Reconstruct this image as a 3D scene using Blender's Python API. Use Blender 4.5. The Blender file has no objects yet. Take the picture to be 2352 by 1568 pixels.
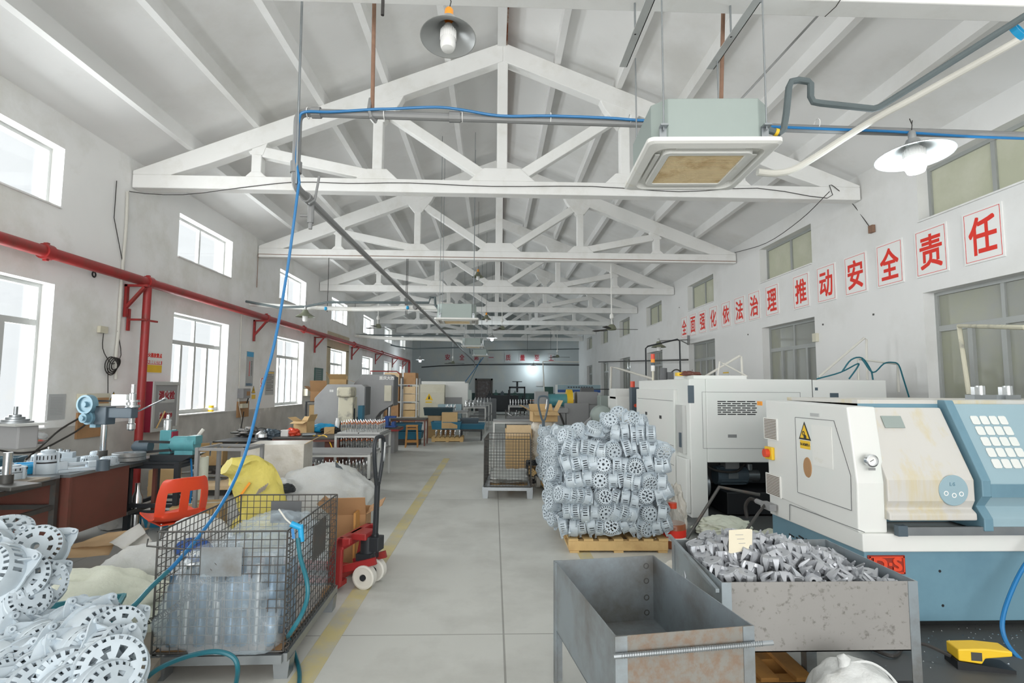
import bpy, bmesh, math, random
from math import sin, cos, pi, radians, sqrt, atan2
from mathutils import Vector, Matrix, Euler
C = bpy.context.scene.collection
SC = bpy.context.scene
R = random.Random(7)

# ---------------------------------------------------------------- camera
FPX, CAMH = 1250.0, 1.75
YAW, PITCH, ROLL = 0.0332, 0.0826, 0.0056
_f = Vector((sin(YAW)*cos(PITCH), cos(YAW)*cos(PITCH), sin(PITCH)))
_r = Vector((cos(YAW), -sin(YAW), 0)); _u = _r.cross(_f)
CR = _r*cos(ROLL)+_u*sin(ROLL); CU = -_r*sin(ROLL)+_u*cos(ROLL); CF = _f
CP = Vector((0, 0, CAMH))
cd = bpy.data.cameras.new('camera'); cam = bpy.data.objects.new('camera', cd); C.objects.link(cam)
cd.sensor_width = 36.0; cd.lens = FPX*36.0/2352.0; cd.clip_end = 200
M = Matrix((CR, CU, -CF)).transposed().to_4x4(); M.translation = CP
cam.matrix_world = M
SC.camera = cam

# ---------------------------------------------------------------- sky and daylight
w = bpy.data.worlds.new('overcast'); SC.world = w; w.use_nodes = True
bg = w.node_tree.nodes['Background']; bg.inputs[0].default_value = (0.95, 0.98, 1.0, 1); bg.inputs[1].default_value = 0.95
SC.view_settings.view_transform = 'Standard'; SC.view_settings.look = 'None'
SC.view_settings.gamma = 1; SC.view_settings.use_curve_mapping = False; SC.view_settings.exposure = 0.16
SC.cycles.diffuse_bounces = 6; SC.cycles.max_bounces = 12; SC.cycles.transparent_max_bounces = 24
SC.cycles.sample_clamp_indirect = 4.0

def area(name, loc, rot, sx, sy, power, col=(1, 1, 1)):
    l = bpy.data.lights.new(name, 'AREA'); l.shape = 'RECTANGLE'; l.size = sx; l.size_y = sy; l.energy = power; l.color = col
    o = bpy.data.objects.new(name, l); C.objects.link(o); o.location = loc; o.rotation_euler = rot; return o
def bulb(name, loc, power, rad=.06, col=(.85, .95, 1)):
    l = bpy.data.lights.new(name, 'POINT'); l.energy = power; l.shadow_soft_size = rad; l.color = col
    o = bpy.data.objects.new(name, l); C.objects.link(o); o.location = loc; return o
# fill from a gate added unseen behind the camera; daylight through side windows
XL, XR, YF, YB = -5.85, 6.15, 39.2, -7.5
PER, WY0, WY1 = 4.78, 5.3, 7.36
area('gate_fill', (0.2, YB-.15, 2.5), (radians(90), 0, 0), 9.0, 4.6, 900, (1, .995, .98))
WF = (1.2, 1.1, 1, .8, .45, .2, .12)
for k in range(7):
    area('window_daylight', (XL-.42, (WY0+WY1)/2+PER*k, 2.1), (0, radians(-90), 0), 1.8, 1.9, 120*WF[k], (.97, .99, 1))
    area('clerestory_daylight', (XL-.42, (WY0+WY1)/2+PER*k, 4.5), (0, radians(-90), 0), .8, 1.9, 75*WF[k], (.97, .99, 1))

# ---------------------------------------------------------------- pixel of the 2352x1568 frame -> a point of the hall
def _ray(x, y): return CF*FPX+CR*(x-1176)+CU*(784-y)
def aY(x, y, Y): d = _ray(x, y); return CP+d*(Y/d.y)
def aX(x, y, X): d = _ray(x, y); return CP+d*(X/d.x)
def aZ(x, y, Z=0.0): d = _ray(x, y); return CP+d*((Z-CAMH)/d.z)

# ---------------------------------------------------------------- materials
def mat(name, col, rough=.6, metal=0.0, var=.12, scale=6.0, col2=None, amt=.5, scale2=3.0, bump=0.0, trans=0.0, alpha=1.0, emit=0.0, spec=.5, thr=(.5, .7), streak=1.0):
    """principled surface: base colour varied by noise, optional second colour in worn patches"""
    m = bpy.data.materials.new(name); m.use_nodes = True; nt = m.node_tree; N = nt.nodes; L = nt.links
    b = N['Principled BSDF']; b.inputs['Roughness'].default_value = rough; b.inputs['Metallic'].default_value = metal
    b.inputs['Specular IOR Level'].default_value = spec
    tc = N.new('ShaderNodeTexCoord')
    n1 = N.new('ShaderNodeTexNoise'); n1.inputs['Scale'].default_value = scale; n1.inputs['Detail'].default_value = 5
    L.new(tc.outputs['Object'], n1.inputs['Vector'])
    mx = N.new('ShaderNodeMix'); mx.data_type = 'RGBA'
    lo = tuple(c*(1-var) for c in col)+(1,); hi = tuple(min(1, c*(1+var)) for c in col)+(1,)
    mx.inputs[6].default_value = lo; mx.inputs[7].default_value = hi
    L.new(n1.outputs['Fac'], mx.inputs[0]); out = mx.outputs[2]
    if col2:
        n2 = N.new('ShaderNodeTexNoise'); n2.inputs['Scale'].default_value = scale2; n2.inputs['Detail'].default_value = 8; n2.inputs['Roughness'].default_value = .65
        mp = N.new('ShaderNodeMapping'); mp.inputs['Scale'].default_value = (1, 1, streak); L.new(tc.outputs['Object'], mp.inputs['Vector']); L.new(mp.outputs[0], n2.inputs['Vector'])
        mr = N.new('ShaderNodeMapRange'); mr.inputs[1].default_value = thr[0]; mr.inputs[2].default_value = thr[1]; mr.inputs[4].default_value = amt
        L.new(n2.outputs['Fac'], mr.inputs[0])
        m2 = N.new('ShaderNodeMix'); m2.data_type = 'RGBA'; m2.inputs[7].default_value = tuple(col2)+(1,)
        L.new(mr.outputs[0], m2.inputs[0]); L.new(out, m2.inputs[6]); out = m2.outputs[2]
    L.new(out, b.inputs['Base Color'])
    if bump:
        bp = N.new('ShaderNodeBump'); bp.inputs['Strength'].default_value = bump; bp.inputs['Distance'].default_value = .02
        L.new(n1.outputs['Fac'], bp.inputs['Height']); L.new(bp.outputs[0], b.inputs['Normal'])
    if trans: b.inputs['Transmission Weight'].default_value = trans
    if alpha < 1: b.inputs['Alpha'].default_value = alpha
    if emit:
        L.new(out, b.inputs['Emission Color']); b.inputs['Emission Strength'].default_value = emit
    return m
def s(r, g, b):   # sRGB 0-255 -> linear
    f = lambda c: (c/255/12.92) if c/255 <= .04045 else ((c/255+.055)/1.055)**2.4
    return (f(r), f(g), f(b))

MT = dict(
 plaster=mat('white_plaster', s(232, 232, 231), .9, 0, .05, 2.0, s(198, 196, 186), .5, 1.3, .05),
 roofwhite=mat('roof_paint', s(232, 232, 231), .9, 0, .05, 1.2, s(205, 203, 196), .4, .7, .04),
 truss=mat('truss_paint', s(236, 236, 234), .85, 0, .04, 3.0, s(215, 213, 205), .5, 2.0, .06),
 rustwood=mat('rusty_timber', s(120, 70, 45), .9, 0, .3, 9, s(200, 195, 185), .8, 5),
 frame=mat('window_aluminium', s(190, 192, 190), .5, .3, .06),
 greyframe=mat('grey_aluminium', s(165, 168, 166), .5, .3, .06),
 red=mat('red_paint', s(154, 44, 44), .45, 0, .12, 3, s(105, 60, 50), .7, 4),
 darkred=mat('dark_red_paint', s(150, 30, 60), .5, 0, .1),
 rust=mat('rust', s(142, 112, 94), .85, .2, .25, 20),
 conduit=mat('galvanised_conduit', s(140, 141, 141), .55, .2, .12, 8),
 foam=mat('dark_pipe_foam', s(92, 102, 104), .8, 0, .1, 10),
 steel=mat('steel', s(150, 155, 158), .38, .8, .15, 10),
 dsteel=mat('dark_steel', s(82, 82, 80), .55, .5, .2, 6, s(110, 85, 70), .4, 8),
 chrome=mat('chrome', s(205, 208, 210), .18, .95, .05),
 blacksteel=mat('black_steel', s(42, 46, 50), .5, .2, .2, 6),
 black=mat('black_plastic', s(28, 30, 33), .5, 0, .2),
 cast=mat('cast_aluminium', s(183, 194, 202), .5, .12, .06, 30, s(196, 206, 210), .5, 9),
 tagpaper=mat('cream_tag_paper', s(214, 206, 184), .8, 0, .04),
 claw=mat('forged_claw_steel', s(172, 175, 180), .36, .35, .12, 20),
 galv=mat('galvanised_sheet', s(150, 160, 166), .45, .55, .1, 3, s(116, 112, 106), .85, 2.2, 0, thr=(.42, .66)),
 rustsheet=mat('rusting_sheet', s(122, 120, 114), .7, .1, .1, 5, s(120, 98, 80), .8, 22, .1, thr=(.42, .62)),
 bareplate=mat('mill_scale_plate', s(140, 138, 135), .6, .2, .08, 4, s(104, 101, 97), .85, 26, 0, thr=(.57, .66)),
 cnc=mat('machine_white', s(220, 221, 218), .45, 0, .02, 2, s(212, 222, 216), .5, .8),
 cncs=mat('machine_white_oil_stained', s(198, 196, 191), .45, 0, .03, 2, s(196, 180, 128), .75, 5, thr=(.5, .68), streak=.12),
 cncblue=mat('machine_blue_grey', s(104, 140, 156), .4, 0, .06, 2, s(84, 118, 136), .5, 1.2),
 cncblue2=mat('machine_light_blue', s(146, 172, 182), .4, 0, .05, 2),
 slate=mat('slate_control_grey', s(74, 88, 98), .5, 0, .08),
 oilgrime=mat('oily_grime', s(40, 42, 42), .3, .2, .4, 12),
 yellow=mat('yellow_plastic', s(232, 190, 40), .45, 0, .08),
 orange=mat('orange_plastic', s(235, 150, 40), .45, 0, .06),
 redplastic=mat('red_chair_plastic', s(216, 74, 46), .35, 0, .06, 3, s(205, 70, 50), .6, 6),
 signred=mat('sign_red', s(222, 48, 32), .6, 0, .04),
 signdark=mat('sign_dark_red', s(150, 30, 45), .6, 0, .06),
 signwhite=mat('sign_white', s(232, 232, 230), .7, 0, .02),
 paper=mat('paper', s(222, 224, 222), .8, 0, .03),
 greypaper=mat('grey_notice_paper', s(178, 180, 180), .8, 0, .06, 30),
 card=mat('cardboard', s(196, 166, 120), .85, 0, .08, 5, s(176, 142, 98), .6, 3),
 card2=mat('cardboard_light', s(212, 186, 148), .85, 0, .08, 5, s(190, 160, 120), .5, 3),
 card3=mat('cardboard_brown', s(168, 130, 92), .85, 0, .1, 5, s(140, 108, 76), .5, 3),
 wood=mat('pallet_wood', s(208, 176, 122), .8, 0, .14, 8, s(176, 140, 92), .6, 5, .1),
 wood2=mat('stool_wood', s(190, 138, 74), .6, 0, .14, 8, s(150, 104, 56), .6, 5),
 greywood=mat('grey_worn_wood', s(150, 142, 130), .85, 0, .16, 8, s(110, 100, 88), .6, 5, .1),
 sack=mat('white_woven_sack', s(198, 200, 199), .8, 0, .06, 60, s(202, 200, 190), .5, 4, .25),
 sackgreen=mat('pale_green_woven_sack', s(220, 224, 208), .75, 0, .06, 50, s(200, 206, 186), .5, 4, .25),
 yellowbag=mat('yellow_woven_sack', s(206, 192, 98), .7, 0, .08, 30, s(192, 184, 124), .5, 4, .3),
 filmwrap=mat('cloudy_film_wrap', s(206, 202, 192), .35, 0, .07, 12, s(178, 170, 152), .6, 6, .4),
 blue=mat('blue_plastic', s(30, 150, 200), .4, 0, .08),
 bluetray=mat('teal_blue_tray', s(34, 108, 136), .45, 0, .12, 5),
 darktray=mat('dark_teal_tray', s(22, 62, 76), .5, 0, .12, 5),
 teal=mat('worn_teal_paint', s(44, 130, 142), .5, 0, .15, 6, s(60, 90, 92), .8, 7),
 tealmach=mat('machine_teal', s(84, 150, 158), .45, 0, .1, 6, s(66, 110, 120), .5, 5),
 hoseblue=mat('blue_air_hose', s(24, 112, 170), .35, 0, .05),
 hoseteal=mat('teal_air_hose', s(26, 98, 112), .4, 0, .05),
 brownsteel=mat('brown_red_paint', s(112, 66, 56), .5, .1, .18, 3, s(92, 70, 58), .7, 2),
 machgrey=mat('machine_grey', s(146, 147, 148), .55, 0, .05, 2, s(126, 127, 128), .5, 2),
 machdark=mat('machine_dark_grey', s(92, 94, 96), .55, 0, .08, 2),
 creammach=mat('machine_cream', s(206, 202, 184), .5, 0, .05, 2, s(180, 176, 150), .5, 2),
 drillcream=mat('chipped_cream_paint', s(196, 192, 172), .6, 0, .06, 3, s(128, 126, 120), .8, 2.2, thr=(.52, .6)),
 acgreen=mat('ac_sheet_metal', s(150, 161, 157), .5, .2, .03),
 acwhite=mat('ac_white_plastic', s(226, 226, 222), .5, 0, .03, 3, s(196, 190, 160), .5, 5, thr=(.58, .75)),
 acfilter=mat('ac_filter_dirty', s(226, 208, 170), .8, 0, .1, 5, s(176, 138, 78), .75, 3.5),
 shade=mat('lamp_shade_metal', s(176, 178, 178), .4, .6, .08),
 shadegreen=mat('lamp_shade_enamel', s(122, 126, 108), .5, .2, .08),
 bulbwhite=mat('lamp_diffuser', s(226, 226, 224), .5, 0, .01),
 bulblit=mat('lamp_diffuser_lit', s(245, 252, 255), .5, 0, 0, emit=14),
 cable=mat('black_cable', s(48, 46, 44), .6, 0, .1),
 whitecable=mat('white_conduit', s(206, 204, 196), .6, 0, .06),
 oil=mat('amber_oil_in_bottle', s(150, 88, 58), .2, 0, .1),
 bottle=mat('clear_bottle', s(190, 192, 186), .1, 0, .03, alpha=.3),
 film=mat('clear_poly_film', s(206, 222, 232), .16, 0, .05, 14, alpha=.28, bump=.6),
 bluegoods=mat('blue_wrapped_parts', s(66, 100, 128), .3, .3, .5, 9, s(200, 214, 222), .7, 7),
 dirt=mat('dirt_brown', s(112, 98, 84), .9, 0, .2),
 green=mat('machine_green', s(52, 92, 84), .5, 0, .12),
 copper=mat('copper_ring', s(190, 120, 84), .35, .7, .1),
 mark=mat('worn_yellow_marking', s(196, 184, 136), .8, 0, .1, 5, s(178, 177, 168), .8, 3, thr=(.44, .62)),
)
def glass(name, tint, rough, clear, gl=.12):
    m = bpy.data.materials.new(name); m.use_nodes = True; nt = m.node_tree; N = nt.nodes; L = nt.links
    N.remove(N['Principled BSDF']); o = N['Material Output']
    t = N.new('ShaderNodeBsdfTransparent'); t.inputs[0].default_value = clear+(1,)
    g = N.new('ShaderNodeBsdfGlossy'); g.inputs['Color'].default_value = (.9, .9, .9, 1); g.inputs['Roughness'].default_value = rough
    x = N.new('ShaderNodeMixShader'); x.inputs[0].default_value = gl
    L.new(t.outputs[0], x.inputs[1]); L.new(g.outputs[0], x.inputs[2]); L.new(x.outputs[0], o.inputs[0]); return m
MT['glass'] = glass('clear_window_glass', 1, .05, (.97, .98, .98), .06)
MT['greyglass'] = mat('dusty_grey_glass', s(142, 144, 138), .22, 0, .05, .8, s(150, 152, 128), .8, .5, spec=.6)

MT['paleglass'] = mat('dusty_glass_painted_light', s(186, 188, 166), .25, 0, .08, .8, s(206, 206, 190), .8, .6)  # upper right panes: light from beyond is painted into this paler colour
# ---------------------------------------------------------------- mesh building
class MB:
    def __init__(self): self.v = []; self.f = []; self.sm = []
    def add(self, vs, fs, smooth=False, mt=None):
        o = len(self.v)
        if mt is not None: vs = [mt @ Vector(p) for p in vs]
        self.v += [tuple(p) for p in vs]; self.f += [tuple(i+o for i in q) for q in fs]; self.sm += [smooth]*len(fs); return self
    def box(self, c, d, rz=0.0, mt=None):
        x, y, z = d[0]/2, d[1]/2, d[2]/2
        vs = [(-x, -y, -z), (x, -y, -z), (x, y, -z), (-x, y, -z), (-x, -y, z), (x, -y, z), (x, y, z), (-x, y, z)]
        m = Matrix.Translation(Vector(c)) @ Matrix.Rotation(rz, 4, 'Z')
        if mt is not None: m = mt @ m
        return self.add(vs, [(0, 3, 2, 1), (4, 5, 6, 7), (0, 1, 5, 4), (1, 2, 6, 5), (2, 3, 7, 6), (3, 0, 4, 7)], mt=m)
    def bb(self, a, b): # box by two corners
        return self.box([(a[i]+b[i])/2 for i in range(3)], [abs(b[i]-a[i]) for i in range(3)])
    def bar(self, p, q, w, h=None, up=(0, 0, 1)):
        p, q = Vector(p), Vector(q); h = h or w; d = q-p; n = d.length
        if n < 1e-6: return self
        d /= n; up = Vector(up)
        if abs(d.dot(up)) > .98: up = Vector((1, 0, 0)) if abs(d.x) < .9 else Vector((0, 1, 0))
        sx = d.cross(up).normalized(); sz = sx.cross(d)
        m = Matrix((sx, d, sz)).transposed().to_4x4(); m.translation = (p+q)/2
        return self.box((0, 0, 0), (w, n, h), mt=m)
    def cyl(self, p, q, r, r2=None, n=16, cap=True, smooth=True):
        p, q = Vector(p), Vector(q); r2 = r if r2 is None else r2; d = (q-p).normalized()
        a = d.orthogonal().normalized(); b = d.cross(a); vs = []
        for k in range(n):
            t = 2*pi*k/n; e = a*cos(t)+b*sin(t); vs += [p+e*r, q+e*r2]
        self.add(vs, [(2*k, 2*((k+1) % n), 2*((k+1) % n)+1, 2*k+1) for k in range(n)], smooth)
        if cap: self.add(vs, [tuple(2*k for k in range(n))[::-1], tuple(2*k+1 for k in range(n))])
        return self
    def tube(self, pts, r, n=8, smooth_path=0, cap=True):
        P = [Vector(p) for p in pts]
        if smooth_path: P = spline(P, smooth_path)
        vs = []; m = len(P); prev = None
        for i, p in enumerate(P):
            d = (P[min(i+1, m-1)]-P[max(i-1, 0)]).normalized()
            a = d.orthogonal().normalized() if prev is None else (prev-d*prev.dot(d))
            if a.length < 1e-5: a = d.orthogonal()
            a.normalize(); prev = a; b = d.cross(a)
            rr = r(i/(m-1)) if callable(r) else r
            vs += [p+(a*cos(2*pi*k/n)+b*sin(2*pi*k/n))*rr for k in range(n)]
        fs = [(i*n+k, i*n+(k+1) % n, (i+1)*n+(k+1) % n, (i+1)*n+k) for i in range(m-1) for k in range(n)]
        self.add(vs, fs, True)
        if cap: self.add(vs, [tuple(range(n))[::-1], tuple(range((m-1)*n, m*n))])
        return self
    def lathe(self, prof, c=(0, 0, 0), n=24, mt=None, closed=False):
        m = len(prof); vs = [(r*cos(2*pi*k/n), r*sin(2*pi*k/n), z) for r, z in prof for k in range(n)]
        fs = [(i*n+k, i*n+(k+1) % n, (i+1)*n+(k+1) % n, (i+1)*n+k) for i in range(m-1) for k in range(n)]
        if closed: fs += [((m-1)*n+k, (m-1)*n+(k+1) % n, (k+1) % n, k) for k in range(n)]
        T = Matrix.Translation(Vector(c)); T = mt @ T if mt is not None else T
        self.add(vs, fs, True, T); return self
    def prism(self, poly, axis, a, b):
        """polygon extruded from a to b along axis; poly in the two other axes (x: y,z  y: x,z  z: x,y)"""
        def P(u, v, t): return {'x': (t, u, v), 'y': (u, t, v), 'z': (u, v, t)}[axis]
        n = len(poly); vs = [P(u, v, a) for u, v in poly]+[P(u, v, b) for u, v in poly]
        ar = sum(poly[i][0]*poly[(i+1) % n][1]-poly[(i+1) % n][0]*poly[i][1] for i in range(n))
        flip = (ar > 0) ^ (axis == 'y') ^ (b < a)
        lo = tuple(range(n)); hi = tuple(range(n, 2*n)); sd = [(i, (i+1) % n, n+(i+1) % n, n+i) for i in range(n)]
        fs = ([lo[::-1], hi]+sd) if flip else ([lo, hi[::-1]]+[q[::-1] for q in sd])
        return self.add(vs, fs)
    def quad(self, a, b, c, d): return self.add([a, b, c, d], [(0, 1, 2, 3)])
    def mesh(self, name, m=None, ang=35):
        me = bpy.data.meshes.new(name); me.from_pydata(self.v, [], self.f)
        me.polygons.foreach_set('use_smooth', self.sm)
        if m is not None: me.materials.append(m)
        me.update()
        if any(self.sm): me.set_sharp_from_angle(angle=radians(ang))
        return me
    def build(self, name, m, parent=None, loc=None, bevel=0.0, label=None, kind=None):
        if isinstance(m, str): m = MT[m]
        o = bpy.data.objects.new(name, self.mesh(name, m)); C.objects.link(o)
        if parent is not None: o.parent = parent
        if loc is not None: o.location = loc
        if bevel:
            b = o.modifiers.new('edge', 'BEVEL'); b.width = bevel; b.segments = 2; b.limit_method = 'ANGLE'; b.angle_limit = radians(40)
        if label: o['label'] = label
        if kind: o['kind'] = kind
        return o
def spline(P, sub):
    Q = [P[0]*2-P[1]]+list(P)+[P[-1]*2-P[-2]]; out = []
    for i in range(1, len(Q)-2):
        a, b, c, d = Q[i-1:i+3]
        for k in range(sub):
            t = k/sub; out.append(.5*((2*b)+(c-a)*t+(2*a-5*b+4*c-d)*t*t+(3*b-a-3*c+d)*t**3))
    return out+[Q[-2]]
def thing(name, label, cat, loc=(0, 0, 0), rz=0.0, group=None, rot=None):
    o = bpy.data.objects.new(name, None); C.objects.link(o); o.location = loc; o.rotation_euler = rot if rot else (0, 0, rz); o.empty_display_size = .1
    return tag(o, label, cat, group)
def tag(o, label, cat, group=None):
    o['label'] = label; o['category'] = cat
    if group: o['group'] = group
    return o
def struct(o): o['kind'] = 'structure'; return o
def dup(o, loc=None, rz=None, label=None, parent=None, rot=None, scale=None):
    c = o.copy(); C.objects.link(c)
    if parent is not None: c.parent = parent
    if loc is not None: c.location = loc
    if rz is not None: c.rotation_euler = (0, 0, rz)
    if rot is not None: c.rotation_euler = rot
    if scale is not None: c.scale = (scale,)*3
    if label: c['label'] = label
    for ch in list(o.children): dup(ch, parent=c)
    return c
def text(name, body, size, m, parent, loc, rot, bold=.0, depth=.002, wide=1.0, align='CENTER', label=None):
    """lettering as flat raised mesh; strokes thickened by laying shifted copies of the glyphs over each other"""
    cu = bpy.data.curves.new(name, 'FONT'); cu.body = body; cu.size = size; cu.extrude = depth/2; cu.align_x = align; cu.align_y = 'CENTER'
    cu.resolution_u = 3
    t = bpy.data.objects.new(name, cu); C.objects.link(t); bpy.context.view_layer.update()
    me = bpy.data.meshes.new_from_object(t.evaluated_get(bpy.context.evaluated_depsgraph_get()))
    bpy.data.objects.remove(t); bpy.data.curves.remove(cu)
    mb = MB(); vs = [v.co.copy() for v in me.vertices]; fs = [tuple(p.vertices) for p in me.polygons]; bpy.data.meshes.remove(me)
    for k, (dx, dy) in enumerate(((0, 0),)+(((-1, -1), (1, -1), (1, 1), (-1, 1), (0, 1), (0, -1), (1, 0), (-1, 0)) if bold else ())):
        mb.add([(v.x+dx*bold, v.y+dy*bold, v.z+k*.00004) for v in vs], fs)
    return mb.build(name, m, parent, label=label) if False else _place(mb.build(name, m, parent, label=label), loc, rot, wide)
def _place(o, loc, rot, wide):
    o.location = loc; o.rotation_euler = rot; o.scale = (wide, 1, 1); return o
def blob(name, m, parent, c, r, seed=0, amp=.12, freq=2.2, sub=4, sag=.0, loc=None, flat=True, fold=0.0, box=None):
    """lumpy soft body (sack, bundle) resting flat on its lowest side"""
    from mathutils import noise
    bm = bmesh.new(); bmesh.ops.create_icosphere(bm, subdivisions=sub, radius=1)
    off = Vector((seed*3.7, seed*1.3, seed*2.1))
    for v in bm.verts:
        n = v.co.normalized(); d = 1+amp*noise.noise(n*freq+off)+amp*.5*noise.noise(n*freq*2.3+off)
        if fold: d -= fold*(abs(noise.noise(n*freq*1.5+off*2))-.25)+fold*.45*(abs(noise.noise(n*freq*3.4+off))-.25)
        p = Vector((n.x*r[0], n.y*r[1], n.z*r[2]))*d
        if flat and p.z < -r[2]*.55: p.z = -r[2]*.55+(p.z+r[2]*.55)*.06
        if sag: p.z -= sag*(n.x*n.x+n.y*n.y)
        if box: p.x = max(-box[0], min(box[0], p.x)); p.y = max(-box[1], min(box[1], p.y))
        v.co = p
    if flat:
        zm = min(v.co.z for v in bm.verts)
        for v in bm.verts: v.co.z -= zm
    me = bpy.data.meshes.new(name); bm.to_mesh(me); bm.free()
    me.polygons.foreach_set('use_smooth', [True]*len(me.polygons)); me.materials.append(MT[m])
    o = bpy.data.objects.new(name, me); C.objects.link(o); o.location = c
    if parent is not None: o.parent = parent
    return o
# ================================================================ the hall
def math_node(nt, op, a, b=None, c=None):
    n = nt.nodes.new('ShaderNodeMath'); n.operation = op
    for i, v in enumerate((a, b, c)):
        if v is None: continue
        if isinstance(v, (int, float)): n.inputs[i].default_value = v
        else: nt.links.new(v, n.inputs[i])
    return n.outputs[0]
def wall_paint(name, dado, dcol, top, dz=1.17):
    m = mat(name, top, .9, 0, .05, 1.6, s(196, 194, 180), .6, .55, .06); nt = m.node_tree; N = nt.nodes; L = nt.links
    b = N['Principled BSDF']; old = b.inputs['Base Color'].links[0].from_socket
    g = N.new('ShaderNodeNewGeometry'); sp = N.new('ShaderNodeSeparateXYZ'); L.new(g.outputs['Position'], sp.inputs[0])
    n = N.new('ShaderNodeTexNoise'); n.inputs['Scale'].default_value = 2.2; n.inputs['Detail'].default_value = 8
    L.new(g.outputs['Position'], n.inputs['Vector'])
    r = N.new('ShaderNodeValToRGB'); r.color_ramp.elements[0].position = .35; r.color_ramp.elements[0].color = tuple(c*.78 for c in dcol)+(1,)
    r.color_ramp.elements[1].position = .62; r.color_ramp.elements[1].color = dcol+(1,)
    e = r.color_ramp.elements.new(.74); e.color = tuple(min(1, c*1.5) for c in dcol)+(1,)
    L.new(n.outputs['Fac'], r.inputs[0])
    h = math_node(nt, 'ADD', sp.outputs[2], math_node(nt, 'MULTIPLY', n.outputs['Fac'], .02))
    x = N.new('ShaderNodeMix'); x.data_type = 'RGBA'; L.new(math_node(nt, 'GREATER_THAN', h, dz+.01), x.inputs[0])
    L.new(r.outputs[0], x.inputs[6]); L.new(old, x.inputs[7]); L.new(x.outputs[2], b.inputs['Base Color']); return m
MT['wallL'] = wall_paint('left_wall_paint', 1, s(198, 196, 191), s(236, 236, 235))
MT['wallR'] = mat('right_wall_paint', s(226, 226, 225), .9, 0, .04, 1.6, s(206, 205, 200), .5, .6, .05)
MT['wallB'] = wall_paint('far_wall_paint', 1, s(54, 74, 72), s(176, 183, 184), 1.28)

def wall(name, xi, xo, ops, m):
    """long side wall between inner face xi and outer face xo; ops = (y0, y1, z0, z1) openings"""
    mb = MB(); zs = sorted({0, 5.9}|{o[2] for o in ops}|{o[3] for o in ops})
    for z0, z1 in zip(zs, zs[1:]):
        y = YB
        for o in sorted(o for o in ops if o[2] <= z0+1e-6 and o[3] >= z1-1e-6):
            mb.bb((xi, y, z0), (xo, o[0], z1)); y = o[1]
        mb.bb((xi, y, z0), (xo, YF+.3, z1))
    return struct(mb.build(name, m))
LZ, LT, LH = 1.17, 2.55, 3.07
opsL = [(WY0+PER*k, WY1+PER*k, a, b) for k in range(-1, 7) for a, b in ((LZ, LH), (4.1, 4.93))]
RZ, RT, RH = 1.17, 2.6, 3.12
opsR = [(5.5+PER*.99*k-.05, 7.58+PER*.985*k-.05, a, b) for k in range(-1, 7) for a, b in ((RZ, RH), (4.15, 4.95))]
wall('wall_left', XL, XL-.3, opsL, 'wallL')
wall('wall_right', XR, XR+.3, opsR, 'wallR')
mb = MB(); DX0, DX1, DH = -1.28, -.12, 2.26
mb.bb((XL-.3, YF, 0), (DX0, YF+.3, 7.6)); mb.bb((DX1, YF, 0), (XR+.3, YF+.3, 7.6)); mb.bb((DX0, YF, DH), (DX1, YF+.3, 7.6))
struct(mb.build('wall_back', 'wallB'))
mb = MB(); mb.bb((XL-.3, YB-.3, 0), (-4.4, YB, 8)); mb.bb((4.8, YB-.3, 0), (XR+.3, YB, 8)); mb.bb((-4.4, YB-.3, 4.9), (4.8, YB, 8))
struct(mb.build('wall_front', 'plaster'))

# floor: worn concrete with joints and dark stains
fm = mat('concrete_floor', s(198, 199, 194), .5, 0, .06, 1.4, s(152, 151, 145), .75, .55, .05, thr=(.46, .72)); nt = fm.node_tree; N = nt.nodes; L = nt.links
b = N['Principled BSDF']; old = b.inputs['Base Color'].links[0].from_socket
g = N.new('ShaderNodeNewGeometry'); sp = N.new('ShaderNodeSeparateXYZ'); L.new(g.outputs['Position'], sp.inputs[0])
def joint(v, o, per, wdt):
    t = math_node(nt, 'ABSOLUTE', math_node(nt, 'SUBTRACT', math_node(nt, 'PINGPONG', math_node(nt, 'SUBTRACT', v, o), per/2), 0))
    return math_node(nt, 'LESS_THAN', t, wdt)
jt = math_node(nt, 'MAXIMUM', joint(sp.outputs[0], .085, 4.2, .007), joint(sp.outputs[1], 4.02, 4.6, .006))
x = N.new('ShaderNodeMix'); x.data_type = 'RGBA'; L.new(math_node(nt, 'MULTIPLY', jt, .55), x.inputs[0]); L.new(old, x.inputs[6]); x.inputs[7].default_value = s(96, 94, 88)+(1,)
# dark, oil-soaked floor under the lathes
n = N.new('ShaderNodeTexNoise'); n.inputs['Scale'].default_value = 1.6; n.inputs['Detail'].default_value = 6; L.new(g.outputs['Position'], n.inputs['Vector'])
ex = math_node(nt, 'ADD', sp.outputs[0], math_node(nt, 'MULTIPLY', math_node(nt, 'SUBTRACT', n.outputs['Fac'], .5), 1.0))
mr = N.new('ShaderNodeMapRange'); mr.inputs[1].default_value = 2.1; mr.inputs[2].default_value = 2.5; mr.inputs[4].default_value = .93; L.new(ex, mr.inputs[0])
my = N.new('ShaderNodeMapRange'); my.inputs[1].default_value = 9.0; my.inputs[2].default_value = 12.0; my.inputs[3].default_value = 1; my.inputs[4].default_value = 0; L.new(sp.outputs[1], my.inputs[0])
x2 = N.new('ShaderNodeMix'); x2.data_type = 'RGBA'; L.new(math_node(nt, 'MULTIPLY', mr.outputs[0], my.outputs[0]), x2.inputs[0]); L.new(x.outputs[2], x2.inputs[6]); x2.inputs[7].default_value = s(60, 63, 64)+(1,)
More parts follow.
